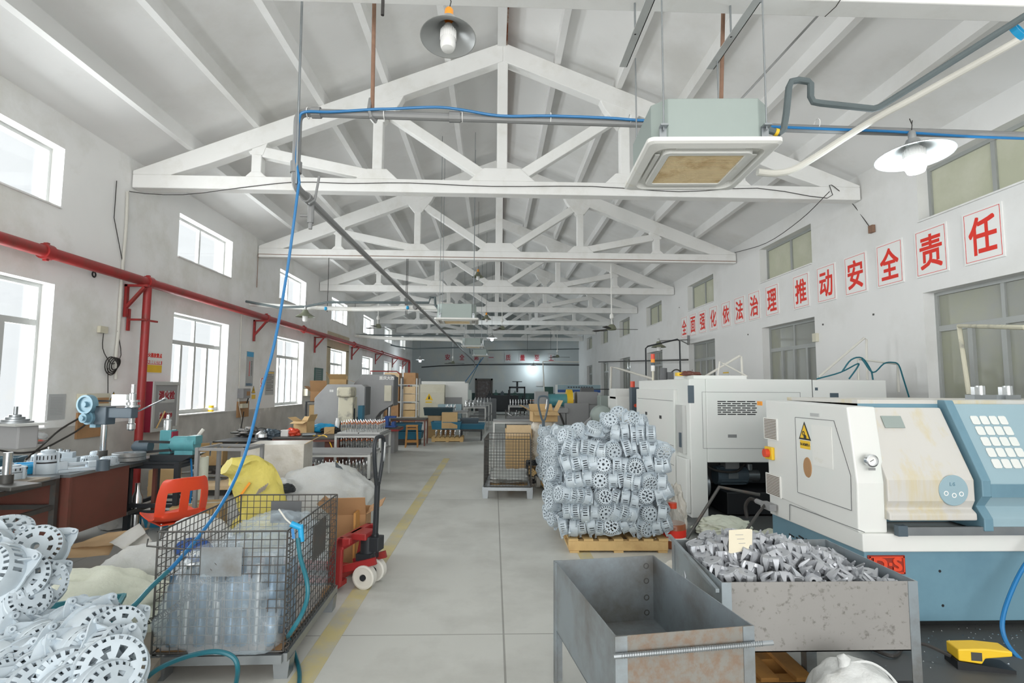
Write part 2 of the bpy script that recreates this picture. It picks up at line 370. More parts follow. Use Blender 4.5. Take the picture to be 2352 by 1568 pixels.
# grey dirt along the left benches and darker far half
ml = N.new('ShaderNodeMapRange'); ml.inputs[1].default_value = -2.4; ml.inputs[2].default_value = -3.2; ml.inputs[4].default_value = .5; L.new(ex, ml.inputs[0])
x3 = N.new('ShaderNodeMix'); x3.data_type = 'RGBA'; L.new(ml.outputs[0], x3.inputs[0]); L.new(x2.outputs[2], x3.inputs[6]); x3.inputs[7].default_value = s(128, 130, 130)+(1,)
L.new(x3.outputs[2], b.inputs['Base Color'])
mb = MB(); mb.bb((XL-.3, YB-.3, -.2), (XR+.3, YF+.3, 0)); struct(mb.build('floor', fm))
for i, (x0, x1, y0, y1) in enumerate(((-1.2, -1.05, 2.6, 13.5), (.9, 1.04, 3.2, 13.0))):
    mb = MB(); mb.bb((x0, y0, .0005), (x1, y1, .002)); struct(mb.build('trim_%d' % (i+1), 'mark'))

# ceiling: two slopes, ridge beam and purlins
RX, RZ0, SL = .11, 7.72, .393
def roofz(x): return RZ0-SL*abs(x-RX)
ce = bpy.data.objects.new('ceiling', None); C.objects.link(ce); struct(ce)
for nm, xa, xb in (('roof_slope', XL-.4, RX), ('roof_slope', XR+.4, RX)):
    mb = MB(); mb.prism([(xa, roofz(xa)), (xb, roofz(xb)), (xb, roofz(xb)+.15), (xa, roofz(xa)+.15)], 'y', YB-.3, YF+.3)
    mb.build(nm, 'roofwhite', ce)
for sgn in (-1, 1):
    for k in range(1, 6):
        x = RX+sgn*(.92+1.03*(k-1)); z = roofz(x); mb = MB(); y = YB
        mb.prism([(x-.05, z+.05), (x+.05, z+.05), (x+.05, z-.2), (x-.05, z-.2)], 'y', YB, YF)
        mb.build('purlin', 'roofwhite', ce)
mb = MB(); mb.bb((RX-.09, YB, RZ0-.28), (RX+.05, YF, RZ0)); mb.build('ridge_beam', 'roofwhite', ce)
mb = MB(); mb.bb((RX+.051, YB, RZ0-.26), (RX+.075, YF, RZ0-.02)); mb.build('ridge_batten', 'rustwood', ce)

# roof trusses
def make_truss():
    t = thing('roof_truss', '', 'roof truss')
    w2 = .1
    zt = lambda x: 7.515-SL*abs(x-RX)
    zb, zc = 4.9, 5.12
    def pr_(name, poly, w=w2): MB().prism(poly, 'y', -w, w).build(name, 'truss', t, bevel=.012)
    pr_('bottom_chord', [(XL+.02, zb), (XR-.02, zb), (XR-.02, zc), (XL+.02, zc)])
    for sg, xe in ((-1, XL+.02), (1, XR-.02)):
        pr_('top_chord', [(RX, zt(RX)), (xe, zt(xe)), (xe, zc), (RX+sg*5.35, zc), (RX+sg*4.75, zt(RX+sg*4.75)-.33), (RX, zt(RX)-.33)])
    pr_('king_post', [(RX-.085, zc), (RX+.085, zc), (RX+.085, 7.2), (RX-.085, 7.2)], w2*.8)
    pr_('gusset', [(RX-.55, zc), (RX+.55, zc), (RX+.3, zc+.22), (RX-.3, zc+.22)], w2*.9)
    for sg in (-1, 1):
        for xo in (2.05, 4.0):
            x = RX+sg*xo; zz = zt(x)-.3
            pr_('post', [(x-.08, zc), (x+.08, zc), (x+.08, zz), (x-.08, zz)], w2*.8)
            g_ = 1 if xo < 3 else .5; pr_('gusset', [(x-.34*g_, zc), (x+.34*g_, zc), (x+.16*g_, zc+.17*g_), (x-.16*g_, zc+.17*g_)], w2*.9)
            zn = zt(x-sg*.3)-.33; zf = zt(x+sg*.25)-.33
            pr_('gusset', [(x-sg*.42*g_, zt(x-sg*.42*g_)-.32), (x-sg*.34*g_, zn-.1*g_), (x-sg*.1, zz-.32*g_), (x+sg*.1, zz-.3*g_), (x+sg*.25*g_, zf+.02)], w2*.9)
            xe = RX+sg*(xo-2.0)+ (sg*.22 if xo < 3 else sg*.2); ze = zc+.08; xs = x-sg*.1; zs = zz-.1
            d = Vector((xe-xs, ze-zs)); n = Vector((-d.y, d.x)).normalized()*.085
            pr_('diagonal', [(xs+n.x, zs+n.y), (xe+n.x, ze+n.y), (xe-n.x, ze-n.y), (xs-n.x, zs-n.y)], w2*.8)
    return t
TRY = [4.2, 8.8, 13.5, 18.26, 23.0, 27.75, 32.5, 37.25]
TRL = ['white roof truss whose bottom chord crosses the very top of the view', 'nearest full white roof truss, just behind the large air conditioner',
       'second full white roof truss from the camera, behind the nearest one', 'third full white roof truss from the camera', 'fourth full white roof truss, above the middle air conditioner',
       'fifth full white roof truss, small and far down the hall', 'sixth full white roof truss, last but one before the far wall', 'last white roof truss, close to the far wall']
tr0 = make_truss()
for i, y in enumerate(TRY):
    t = tr0 if i == 0 else dup(tr0)
    t.location = (0, y, 0); t['label'] = TRL[i]; t['group'] = 'roof trusses'

# windows
def window(n, x, y0, y1, z0, z1, zt, sgn, fm, pane, four=True):
    """sgn: +1 room lies at larger x"""
    o = bpy.data.objects.new('window_%d' % n, None); C.objects.link(o); struct(o)
    xf = x-sgn*.2; f = MB(); t = .05
    def B(ya, yb, za, zb, th=.07): f.bb((xf-th/2, ya, za), (xf+th/2, yb, zb))
    B(y0, y0+t, z0, z1); B(y1-t, y1, z0, z1); B(y0+t, y1-t, z0, z0+t); B(y0+t, y1-t, z1-t, z1)
    ym = (y0+y1)/2
    if zt:
        B(y0+t, y1-t, zt-.04, zt+.04, .064); B(ym-.025, ym+.025, zt+.04, z1-t, .06)
        for q in (.27, .5, .73):
            yy = y0+(y1-y0)*q; B(yy-.035, yy+.035, z0+.1, zt-.04, .1)
        B(y0+t, y1-t, z0+t, z0+.1, .09)
    else: B(ym-.03, ym+.03, z0+t, z1-t, .062)
    f.build('window_frame', fm, o)
    MB().bb((xf-.004, y0+t, z0+t), (xf+.004, y1-t, z1-t)).build('window_pane', pane, o)
    MB().bb((x-sgn*.2, y0-.0, z0-.001), (x+sgn*.03, y1, z0+.02)).build('window_sill', 'plaster', o)
n = 1
for (a, b_, z0, z1) in opsL: window(n, XL, a, b_, z0, z1, LT if z0 < 3 else 0, 1, 'frame', 'glass'); n += 1
for (a, b_, z0, z1) in opsR: window(n, XR, a, b_, z0, z1, RT if z0 < 3 else 0, -1, 'greyframe', 'greyglass' if z0 < 3 else 'paleglass'); n += 1
# beige bare-plaster surround of the fourth left window
a, b_ = opsL[8][0], opsL[8][1]
mb = MB()
MT['beige'] = mat('bare_beige_render', s(196, 184, 158), .9, 0, .08, 3, s(168, 160, 140), .6, 3)
mb.bb((XL, a-.4, LZ), (XL+.015, a-.02, LH+.05)); mb.bb((XL, b_+.02, LZ), (XL+.015, b_+.4, LH+.05)); mb.bb((XL, a-.4, LH+.02), (XL+.015, b_+.4, LH+.6))
struct(mb.build('trim_3', 'beige'))
# far door
d = bpy.data.objects.new('door_1', None); C.objects.link(d); struct(d)
MT['dooriron'] = mat('weathered_door', s(96, 90, 88), .6, .2, .3, 7, s(128, 128, 134), .8, 5)
mb = MB(); mb.bb((DX0+.06, YF+.05, 0), (DX1-.06, YF+.1, DH-.06))
for k in range(5): mb.bb((DX0+.1+.2*k, YF+.03, .1), (DX0+.27+.2*k, YF+.051, DH-.15))
mb.build('door_leaf', 'dooriron', d)
mb = MB(); mb.bb((DX0-.05, YF-.03, 0), (DX0+.07, YF+.2, DH+.05)); mb.bb((DX1-.07, YF-.03, 0), (DX1+.05, YF+.2, DH+.05)); mb.bb((DX0-.05, YF-.03, DH-.07), (DX1+.05, YF+.2, DH+.05))
mb.build('door_frame', 'dsteel', d)
MB().cyl((DX1-.16, YF+.05, 1.05), (DX1-.16, YF-.03, 1.05), .03).build('door_handle', 'steel', d)
# ================================================================ hung from the roof
CY = 4.72
def roof_at(x): return roofz(x)-.02
# conduit run and its air hose
P0 = aY(685, 258, CY); PZ = P0.z
t = thing('conduit_pipe', 'grey steel conduit pipe crossing under the roof, dropping and running down the hall', 'pipe', (0, 0, 0))
lx = P0.x; zl = aY(690, 428, CY).z
def elbow(a, c, b, r=.09, n=6):
    a, b, c = Vector(a), Vector(b), Vector(c); u = (a-c).normalized()*r; v = (b-c).normalized()*r
    return [c+u*(1-k/n)**2+v*(k/n)**2 for k in range(n+1)]
pe = (XR-.03, CY, aY(2352, 308, CY).z-.03); endp = aY(1090, 832, YF-.3)
mb = MB(); mb.tube([pe]+elbow(pe, (lx, CY, PZ), (lx, CY, zl))+elbow((lx, CY, PZ), (lx, CY, zl), (lx, CY+1, zl))+[(endp.x, YF-.3, zl-.03)], .036, 10)
mb.build('pipe_run', 'conduit', t)
for p, q in (((lx+.12, CY, PZ), (lx+.2, CY, PZ)), ((lx, CY, zl+.22), (lx, CY, zl+.12)), ((lx, CY+.26, zl), (lx, CY+.36, zl)), ((aY(1045, 258, CY).x-.05, CY, PZ-.01), (aY(1045, 258, CY).x+.05, CY, PZ-.01)), ((lx, 12, zl), (lx, 12.12, zl))):
    MB().cyl(p, q, .05, n=10).build('coupling', 'conduit', t)
tp = (lx, CY+.42, zl)
mb = MB(); mb.cyl(tp, (lx, CY+.42, zl-.2), .03, n=10); mb.cyl((lx-.1, CY+.42, zl-.13), (lx, CY+.42, zl-.13), .014); mb.cyl((lx, CY+.42, zl-.2), (lx, CY+.42, zl-.26), .018); mb.build('drain_valve', 'conduit', t)
MB().tube([(lx+.02, CY+.3, zl-.05), (lx+.06, CY+.34, zl), (lx+.1, CY+.32, zl+.22)], .012).build('hook', 'conduit', t)
mb = MB(); mb.cyl((endp.x, YF-.3, zl-.03), (endp.x, YF-.3, zl-.4), .03); mb.build('end_drop', 'conduit', t)
for px in (855, 1655):
    x = aY(px, 258, CY).x; o = thing('hanger_rod', 'rusty hanger rod carrying the conduit %s' % ('on the left of the near lamp' if px < 1000 else 'behind the large air conditioner'), 'rod', (x, CY, PZ), group='rusty conduit hangers')
    MB().cyl((.0, .0, .02), (.03, -.25, roof_at(x)-PZ-.02), .018).build('rod', 'rust', o)
    mb = MB(); mb.tube([(-.02, 0, .14), (-.02, -.05, .02), (.0, -.045, -.05), (.03, 0, -.07), (.03, .05, -.0)], .016); mb.build('pipe_hook', 'conduit', o)
x = aY(690, 200, CY-.05).x
tag(MB().cyl((x, CY-.06, zl), (x-.01, CY-.1, roof_at(x)), .011, n=8).build('hanger_wire', 'steel'), 'thin steel hanger wire beside the conduit drop', 'rod')
x = aY(879, 20, 3.4).x
tag(MB().cyl((x, 3.4, aY(879, 35, 3.4).z), (x, 3.4, roof_at(x)), .011).build('wire_end', 'cable'), 'short dark rod end hanging beside the rusty hanger', 'rod')

# blue air hose: along the conduit, then down to the crate of bagged parts
pts = [aY(px, py, CY-.06) for px, py in ((2352, 318), (2200, 312), (2050, 302), (1900, 296), (1760, 290), (1600, 280), (1470, 276), (1400, 271), (1265, 266), (1150, 266), (1060, 252), (1000, 246), (900, 250), (860, 251), (760, 257), (700, 257), (687, 275), (684, 320), (681, 370), (687, 415), (684, 440))]
fall = [((660, 620), 4.65), ((630, 790), 4.55), ((600, 900), 4.45), ((570, 1020), 4.3), ((540, 1100), 4.15), ((500, 1172), 3.9), ((450, 1240), 3.6), ((405, 1292), 3.36), ((385, 1312), 3.26)]
MB().tube(pts+[aY(*p, y) for p, y in fall], .012, 8, 4).build('air_hose', 'hoseblue')
tag(bpy.data.objects['air_hose'], 'bright blue air hose tied along the conduit and hanging down to the near cage', 'hose')
mb = MB()
for px in (705, 882, 1062, 1265, 1448, 1880):
    c = aY(px, 258, CY-.03); mb.lathe([(.05, -.004), (.053, 0), (.05, .004)], n=12, mt=Matrix.Translation((c.x, CY, PZ-.005)) @ Matrix.Rotation(pi/2, 4, 'Y'), closed=True)
mb.build('cable_tie', 'signwhite', bpy.data.objects['air_hose'], label='white cable ties')
p0 = aY(385, 312+1000, 3.26)
tag(MB().tube([aY(385, 1312, 3.26), aY(345, 1350, 3.1), aY(310, 1388, 2.95), aY(285, 1405, 2.9)], .013, 8, 4).build('hose_tail', 'hoseteal'), 'dark teal hose end joined to the blue hose over the pale sacks', 'hose')

# ceiling cassette air conditioners
def make_ac(name, label, loc, rz, sx=.95, h=.31, drop=.04):
    t = thing(name, label, 'air conditioner', loc, rz, 'ceiling cassette air conditioners'); b = .42; c = .1
    oct_ = [(-b+c, -b), (b-c, -b), (b, -b+c), (b, b-c), (b-c, b), (-b+c, b), (-b, b-c), (-b, -b+c)]
    MB().prism(oct_, 'z', drop, h+drop).build('housing', 'acgreen', t, bevel=.006)
    s2 = sx/2; r = .09
    def rr(s_, r_, n=5): return [(sg[0]*(s_-r_)+r_*cos(a0+k*pi/2/n), sg[1]*(s_-r_)+r_*sin(a0+k*pi/2/n)) for sg, a0 in (((1, 1), 0), ((-1, 1), pi/2), ((-1, -1), pi), ((1, -1), 3*pi/2)) for k in range(n+1)]
    mb = MB(); o1 = rr(s2, .05); n = len(o1); i1 = rr(.4, .1); i2 = rr(.31, .04)
    V = [(x, y, drop) for x, y in o1]+[(x, y, .012) for x, y in o1]+[(x*.96, y*.96, 0) for x, y in o1]+[(x, y, -.012) for x, y in i1]+[(x, y, .03) for x, y in rr(.385, .09)]+[(x, y, .03) for x, y in rr(.33, .05)]+[(x, y, -.014) for x, y in rr(.325, .05)]+[(x, y, -.014) for x, y in rr(.28, .02)]+[(x, y, .0) for x, y in rr(.275, .02)]
    F = [(k*n+i, (k+1)*n+i, (k+1)*n+(i+1) % n, k*n+(i+1) % n) for k in range(8) for i in range(n)]
    F.append(tuple(range(n)))
    mb.add(V, F); mb.build('panel', 'acwhite', t)
    g = MB(); g.bb((-.275, -.275, -.002), (.275, .275, .004))
    for k in range(30): y = -.265+k*.0183; g.bb((-.272, y, -.008), (.272, y+.007, -.002))
    g.build('filter_grille', 'acfilter', t, label='yellowed dusty filter grille')
    for k in range(4):
        mt = Matrix.Rotation(pi/2*k, 4, 'Z'); mb = MB(); mb.box((0, .357, .008), (.5, .034, .008), mt=mt @ Matrix.Translation((0, 0, 0))); mb.build('louvre', 'acwhite', t)
    for sx_ in (-1, 1):
        for sy in (-1, 1):
            mb = MB(); mb.box((sx_*.36, sy*.42+sy*.03, .13), (.055, .06, .012)); mb.box((sx_*.36, sy*.42, .09), (.05, .012, .1)); mb.build('hanging_bracket', 'steel', t)
    return t
def ac_rods(t, loc, rz, zt, ztf=None):
    for sx_ in (-1, 1):
        for sy in (-1, 1):
            p = Matrix.Rotation(rz, 3, 'Z') @ Vector((sx_*.36, sy*.44, .1))+Vector(loc)
            z = zt(p) if callable(zt) else zt
            MB().cyl((sx_*.36, sy*.45, .1), (sx_*.36, sy*.45, z-loc[2]), .006, n=6).build('suspension_rod', 'steel', t)
AC1 = (1.57, 4.1, 3.46)
a1 = make_ac('air_conditioner', 'large ceiling air conditioner with yellowed grille hanging nearest the camera', AC1, radians(-3))
ac_rods(a1, AC1, radians(-3), lambda p: 4.66 if p.y > 4 else roof_at(p.x))
for px, lb in ((1432, 'left'), (1632, 'right')):
    e = aY(px, 112, 4.64); mb = MB(); mb.bb((e.x-.035, 3.1, 4.63), (e.x+.035, 4.66, 4.637)); mb.bb((e.x+.028, 3.1, 4.63), (e.x+.035, 4.66, 4.7)); 
    o = thing('hanger_bracket', 'perforated grey steel angle above the large air conditioner, %s one of the pair' % lb, 'bracket', (0, 0, 0), group='steel angles under the top truss'); mb.build('angle_iron', 'frame', o)
    mb = MB(); mb.cyl((e.x-.01, 4.2, 4.63), (e.x-.01, 4.2, 4.92), .008); mb.cyl((e.x-.01, 3.7, 4.56), (e.x-.01, 3.7, 4.66), .008); mb.build('bolt', 'steel', o)
for loc, lb, rz in (((-.82, 12.05, 3.17), 'middle ceiling air conditioner down the hall with pale grille', .03), ((-.88, 22.8, 3.38), 'small far ceiling air conditioner above the left aisle, third along', 0), ((-.75, 31, 3.47), 'farthest ceiling air conditioner in front of the red far wall characters', 0)):
    a = dup(a1, loc, rz, lb)
    for ch in list(a.children):
        if ch.name.startswith('suspension'): bpy.data.objects.remove(ch)
    ac_rods(a, loc, rz, roof_at(loc[0]))

# insulated pipes of the near air conditioner
W = lambda L: [aY(x, y, Y) for x, y, Y in L]
tag(MB().tube(W([(1752, 292, 4.1), (1770, 300, 4.1), (1790, 306, 4.1), (1800, 298, 4.1), (1806, 260, 4.1), (1812, 200, 4.1), (1818, 187, 4.1), (1834, 184, 4.1), (1856, 187, 4.1), (1862, 193, 4.1), (1862, 222, 4.1), (1868, 234, 4.1), (1885, 237, 4.1), (2005, 250, 4.1), (2020, 246, 4.1), (2040, 234, 4.08), (2352, 38, 3.6), (2420, -5, 3.5)]), .026, 10).build('drain_pipe', 'foam'), 'dark foam covered drain pipe bent up beside the large air conditioner', 'pipe')
mb = MB(); c = aY(1783, 304, 4.1); mb.cyl(c-Vector((.012, 0, -.004)), c+Vector((.012, 0, -.003)), .03); mb.build('clamp_band', 'yellow', bpy.data.objects['drain_pipe'], label='yellow clamp band')
tag(MB().tube(W([(1740, 395, 4.5), (1780, 398, 4.5), (1820, 390, 4.5), (1870, 362, 4.5), (1950, 310, 4.5), (2030, 262, 4.45), (2100, 225, 4.4), (2352, 85, 4.1), (2420, 40, 4.0)]), .03, 10, 4).build('refrigerant_pipe', 'whitecable'), 'white wrapped refrigerant pipe running from the large air conditioner to the upper right', 'pipe')
c = aY(2338, 72, 3.7); mb = MB(); mb.lathe([(.05, -.02), (.07, -.02), (.07, .02), (.05, .02)], n=16, mt=Matrix.Translation(c) @ Euler((1.2, 0, .4)).to_matrix().to_4x4(), closed=True); tag(mb.build('pipe_clip', 'blue'), 'bright blue clip around the pipes at the upper right corner', 'clip')
tag(MB().cyl(aY(1930, -20, 4.9), aY(1688, 243, 4.9), .011).build('stay_rod', 'conduit'), 'thin grey stay rod slanting down to the large air conditioner', 'rod')
tag(MB().tube([aY(1930, 0, 4.1), aY(1920, 15, 4.1), aY(1895, 38, 4.1)], .004, 6).build('loose_wire', 'cable'), 'short loose black wire under the topmost truss', 'wire')

# pendant lamps
def shade_prof(r): return [(.03, .16), (.05, .155), (.07, .11), (r*.45, .075), (r*.8, .03), (r, 0), (r*1.015, -.006), (r*.985, -.006), (r*.8, .022), (r*.44, .066), (.06, .1), (.03, .14)]
def lamp(label, loc, r, shade='shade', cap=None, lit=False, tilt=0, cord_to=None, big=False, power=60):
    t = thing('pendant_lamp', label, 'lamp', loc, group='hanging lamps', rot=(tilt, 0, 0))
    MB().lathe(shade_prof(r), n=40).build('lamp_shade', shade, t)
    mb = MB(); h = r*.55; br = r*.28
    mb.lathe([(.02, .1), (br*.5, .1), (br*.85, .06), (br, .02), (br, -.02)], n=24)
    for k in range(24):
        a = 2*pi*k/24; mb.box((br*cos(a), br*sin(a), .015), (.006, .002, .07), rz=a)
    mb.build('lamp_base', 'signwhite', t)
    MB().lathe([(br*.98, -.015), (br, -.06), (br*.97, -h*.7), (br*.8, -h*.93), (br*.4, -h), (0.001, -h*1.01)], n=24).build('bulb', 'bulblit' if lit else 'bulbwhite', t)
    MB().lathe([(.001, .24), (.02, .24), (.03, .225), (.032, .16), (.03, .14)], n=16).build('lamp_cap', cap or 'shade', t)
    if cord_to:
        d = Vector((0, 0, cord_to-loc[2])); d.rotate(Euler((-tilt, 0, 0)))
        MB().tube([(0, 0, .23), (.012, 0, .3), (-.004, 0, .36), d*.6+Vector((0, 0, .1)), d], .004, 6).build('cord', 'cable', t)
    if lit: bulb('lamp_glow', (loc[0], loc[1], loc[2]-h-.08), power)
    return t
lamp('unlit pendant lamp with orange cap at top centre, nearest the camera', (-.335, 3.6, 4.16), .19, 'shade', 'orange', tilt=radians(-9), cord_to=4.9)
lamp('lit pendant lamp with wide metal shade under the pipe at the upper right', aY(2100, 358, CY-.1), .3, 'shade', tilt=radians(-4), lit=True, power=45, cord_to=PZ)
lamp('small green shaded lamp hanging by the left wall', aY(701, 727, 12.4), .21, 'shadegreen', cord_to=aY(700, 704, 12.4).z)
lamp('small lamp with orange cap hanging high in front of the third truss', aY(1098, 636, 16.5), .18, 'shadegreen', 'orange', cord_to=roof_at(-.5))
lamp('distant lamp with orange cap right of the middle air conditioner', aY(1117, 733, 19.5), .18, 'shadegreen', 'orange', cord_to=roof_at(-.3))
lamp('green shaded lamp on an arm above the white machine by the right wall', aY(1513, 797, 14.6), .2, 'shadegreen')
lamp('lit lamp hanging in mid hall, small bright point above the far characters', aY(1130, 776, 26), .25, lit=True, power=60, cord_to=roof_at(-.1))
lamp('lit lamp close to the far left corner', aY(965, 826, 32.5), .25, lit=True, power=50, cord_to=4.92)
lamp('lit lamp on the far wall shining over the workbenches', aY(1225, 840, 38.3), .2, lit=True, power=80, cord_to=3.6)

# ceiling fans
def fan(label, loc, r, top, a0=0.0):
    t = thing('ceiling_fan', label, 'fan', loc, a0, 'ceiling fans')
    MB().lathe([(.001, .13), (.05, .13), (.09, .1), (.12, .03), (.13, 0), (.11, -.02), (.001, -.03)], n=20).build('motor', 'shadegreen', t)
    MB().cyl((0, 0, .1), (0, 0, top-loc[2]), .014, n=8).build('down_rod', 'acwhite', t)
    MB().lathe([(.02, .42), (.05, .38), (.055, .3), (.02, .26)], n=12).build('canopy', 'acwhite', t)
    for k in range(3):
        a = 2*pi*k/3; mt = Matrix.Rotation(a, 4, 'Z') @ Matrix.Rotation(.18, 4, 'X'); mb = MB()
        mb.prism([(.1, -.02), (.2, -.05), (r*.95, -.07), (r, -.04), (r, .05), (r*.9, .065), (.2, .045), (.1, .02)], 'z', 0, .008)
        mb.v = [tuple(mt @ Vector(p)) for p in mb.v]; mb.build('blade', 'dsteel', t)
fan('ceiling fan on a long rod near the right wall', aY(1405, 756, 14.2), .7, 5.0, .05)
fan('ceiling fan near the upper left windows', aY(868, 752, 19.5), .6, 4.9, .4)
fan('ceiling fan in the middle of the hall above the lit lamp', aY(1153, 756, 20.5), .5, 6.5, .2)
fan('ceiling fan at the far right in front of the last red character', aY(1280, 820, 30), .7, 4.9, .05)
fan('ceiling fan at the far left below the red characters', aY(1040, 834, 32), .7, 4.9, .3)

# thin services deeper in the hall
tag(MB().tube(W([(565, 692, 12.6), (640, 706, 12.4), (700, 704, 12.4), (752, 694, 12.3), (985, 695, 12.2), (988, 683, 12.2), (999, 683, 12.2), (1000, 700, 12.1), (1006, 708, 12.1)]), .028, 8).build('drain_pipe', 'foam'), 'dark drain pipe running from the left wall to the middle air conditioner', 'pipe')
tag(MB().tube(W([(575, 698, 12.7), (660, 704, 12.6), (750, 708, 12.5), (850, 710, 12.4), (940, 706, 12.3), (1005, 706, 12.2)]), .05, 8, 3).build('refrigerant_pipe', 'acwhite'), 'white wrapped pipe running from the left wall to the middle air conditioner', 'pipe')
tag(MB().tube(W([(815, 771, 23), (900, 777, 23), (1000, 779, 23), (1055, 782, 23), (1065, 790, 22.9)]), .07, 8, 3).build('refrigerant_pipe', 'acwhite'), 'white wrapped pipe reaching the third air conditioner', 'pipe')
tag(MB().tube(W([(812, 768, 23.2), (900, 770, 23.2), (1065, 771, 23.1)]), .03, 8).build('conduit_pipe', 'foam'), 'dark straight pipe just above the far white pipe', 'pipe')
tag(MB().tube(W([(872, 785, 31), (910, 795, 31), (950, 801, 31), (1010, 799, 31), (1078, 797, 31), (1080, 812, 31)]), .04, 8).build('drain_pipe', 'foam'), 'black pipe sagging along the far left wall to the farthest air conditioner', 'pipe')
tag(MB().tube(W([(968, 843, YF-.2), (1010, 840, YF-.2), (1100, 837, YF-.2), (1330, 838, YF-.2)]), .035, 8).build('conduit_pipe', 'blacksteel'), 'black pipe running along the far wall below the red characters', 'pipe')
tag(MB().tube(W([(1085, 805, 34), (1330, 801, 34)]), .03, 8).build('conduit_pipe', 'foam'), 'thin dark pipe across the far hall above the red characters', 'pipe')
mb = MB(); mb.tube(W([(1252, 947, 26), (1247, 830, 26), (1330, 831, 26)]), .03, 8); tag(mb.build('service_pole', 'whitecable'), 'thin pale green pipe frame standing in the far right work area', 'pipe')
tag(MB().tube(W([(1397, 1049, 13.5), (1404, 842, 13.5), (1420, 846, 13), (1500, 870, 12)]), .028, 8).build('service_pole', 'whitecable'), 'cream pipe frame rising beside the grey control panel', 'pipe')
tag(MB().tube([aX(1375, 831, XR-.4), aX(1580, 826, XR-.4)], .025, 8).build('conduit_pipe', 'dsteel'), 'thin dark pipe along the right wall behind the warning light', 'pipe')
for px, Y, z0 in ((752, 13.4, 3.55), (932, 13.4, 3.5), (935, 13.4, 3.5), (1212, 33, 3.9), (1265, 31, 3.9)):
    c = aY(px, 700, Y)
    tag(MB().cyl((c.x, Y, z0), (c.x, Y, 4.9), .008, n=6).build('hanger_wire', 'cable'), 'thin hanger wire below the trusses', 'wire', 'thin hanger wires')
for x, y, Y in ((748, 708, 12.35), (936, 706, 12.25)):
    c = aY(x, y, Y); tag(MB().lathe([(.001, .04), (.03, .03), (.035, -.03), (.001, -.05)], c, n=10).build('pipe_clip', 'blue'), 'small blue clip under the white pipe, ' + ('left one near the wall windows' if x < 800 else 'beside the long conduit'), 'clip')
# wires on trusses
tag(MB().tube([aY(px, py, 8.68) for px, py in ((268, 418), (300, 440), (420, 447), (560, 430), (680, 418), (800, 421), (940, 420), (1130, 428), (1360, 428), (1560, 440), (1740, 432), (1900, 455), (1905, 425), (1925, 436))]+[aX(1960, 470, XR-.02), aX(2000, 525, XR-.02)], .006, 6, 3).build('truss_wire', 'cable'), 'thin dark wire along the bottom of the nearest full truss', 'wire')
mb = MB(); c = aX(2002, 526, XR-.03); mb.box(c, (.05, .1, .12)); tag(mb.build('junction_box', 'rust'), 'small rusty junction box on the right wall left of the red characters', 'box')
tag(MB().tube([aX(268, 415, XL+.02), aX(262, 500, XL+.02), aX(285, 620, XL+.02)], .006, 6).build('wall_wire', 'cable'), 'thin wire running down the left wall beside the tan cable', 'wire')
tag(MB().tube([aY(590, 660, 13.4), aY(593, 583, 13.4), aY(700, 586, 13.4), aY(880, 588, 13.4), aY(1690, 600, 13.4)], .009, 6).build('truss_wire', 'rust'), 'thin rusty wire along the second truss with a hanging end', 'wire')
# ================================================================ on the walls
# red fire main
t = thing('fire_main', 'red fire main pipe on triangular brackets along the left wall with a riser', 'pipe', (0, 0, 0))
FX, FZ, RY = -5.62, 3.4, 8.92
MB().cyl((FX, YB+.02, FZ), (FX, 36.3, FZ), .075, n=20).build('pipe_run', 'red', t)
MB().tube([(FX, RY, FZ), (FX, RY, 0)], .06, 16).build('riser', 'red', t)
MB().tube(elbow((FX, 36, FZ), (FX, 36.4, FZ), (FX, 36.4, 0), .2)+[(FX, 36.4, 0)], .075, 12).build('riser', 'red', t)
for y in (6.9, RY, 13.55, 16.2, 22, 27.5):
    mb = MB(); mb.cyl((FX, y-.06, FZ), (FX, y+.06, FZ), .098, n=18); mb.bar((FX, y-.02, FZ+.1), (FX, y+.02, FZ+.1), .05, .03); mb.bar((FX, y-.02, FZ-.1), (FX, y+.02, FZ-.1), .05, .03); mb.build('coupling', 'red', t)
for y in (4.1, 8.72, 13.35, 17.85, 22.5, 27, 31.5, 35):
    mb = MB(); zb = FZ-.09
    mb.bar((XL+.036, y, zb-.5), (XL+.036, y, zb+.02), .06, .04, (1, 0, 0)); mb.bar((XL+.01, y, zb), (FX+.14, y, zb), .06, .035); mb.bar((XL+.03, y, zb-.36), (FX+.08, y, zb-.02), .05, .04)
    mb.build('bracket', 'red', t)
mb = MB(); c = aX(318, 725, XL+.05); mb.bar((XL+.036, RY-.12, 2.6), (XL+.036, RY-.12, 2.95), .05, .03, (1, 0, 0)); mb.bar((XL+.01, RY-.1, 2.78), (FX+.1, RY-.1, 2.78), .05, .03); mb.bar((FX, RY-.1, 2.78), (FX+.06, RY+.2, 2.78), .03); mb.build('riser_bracket', 'red', t)
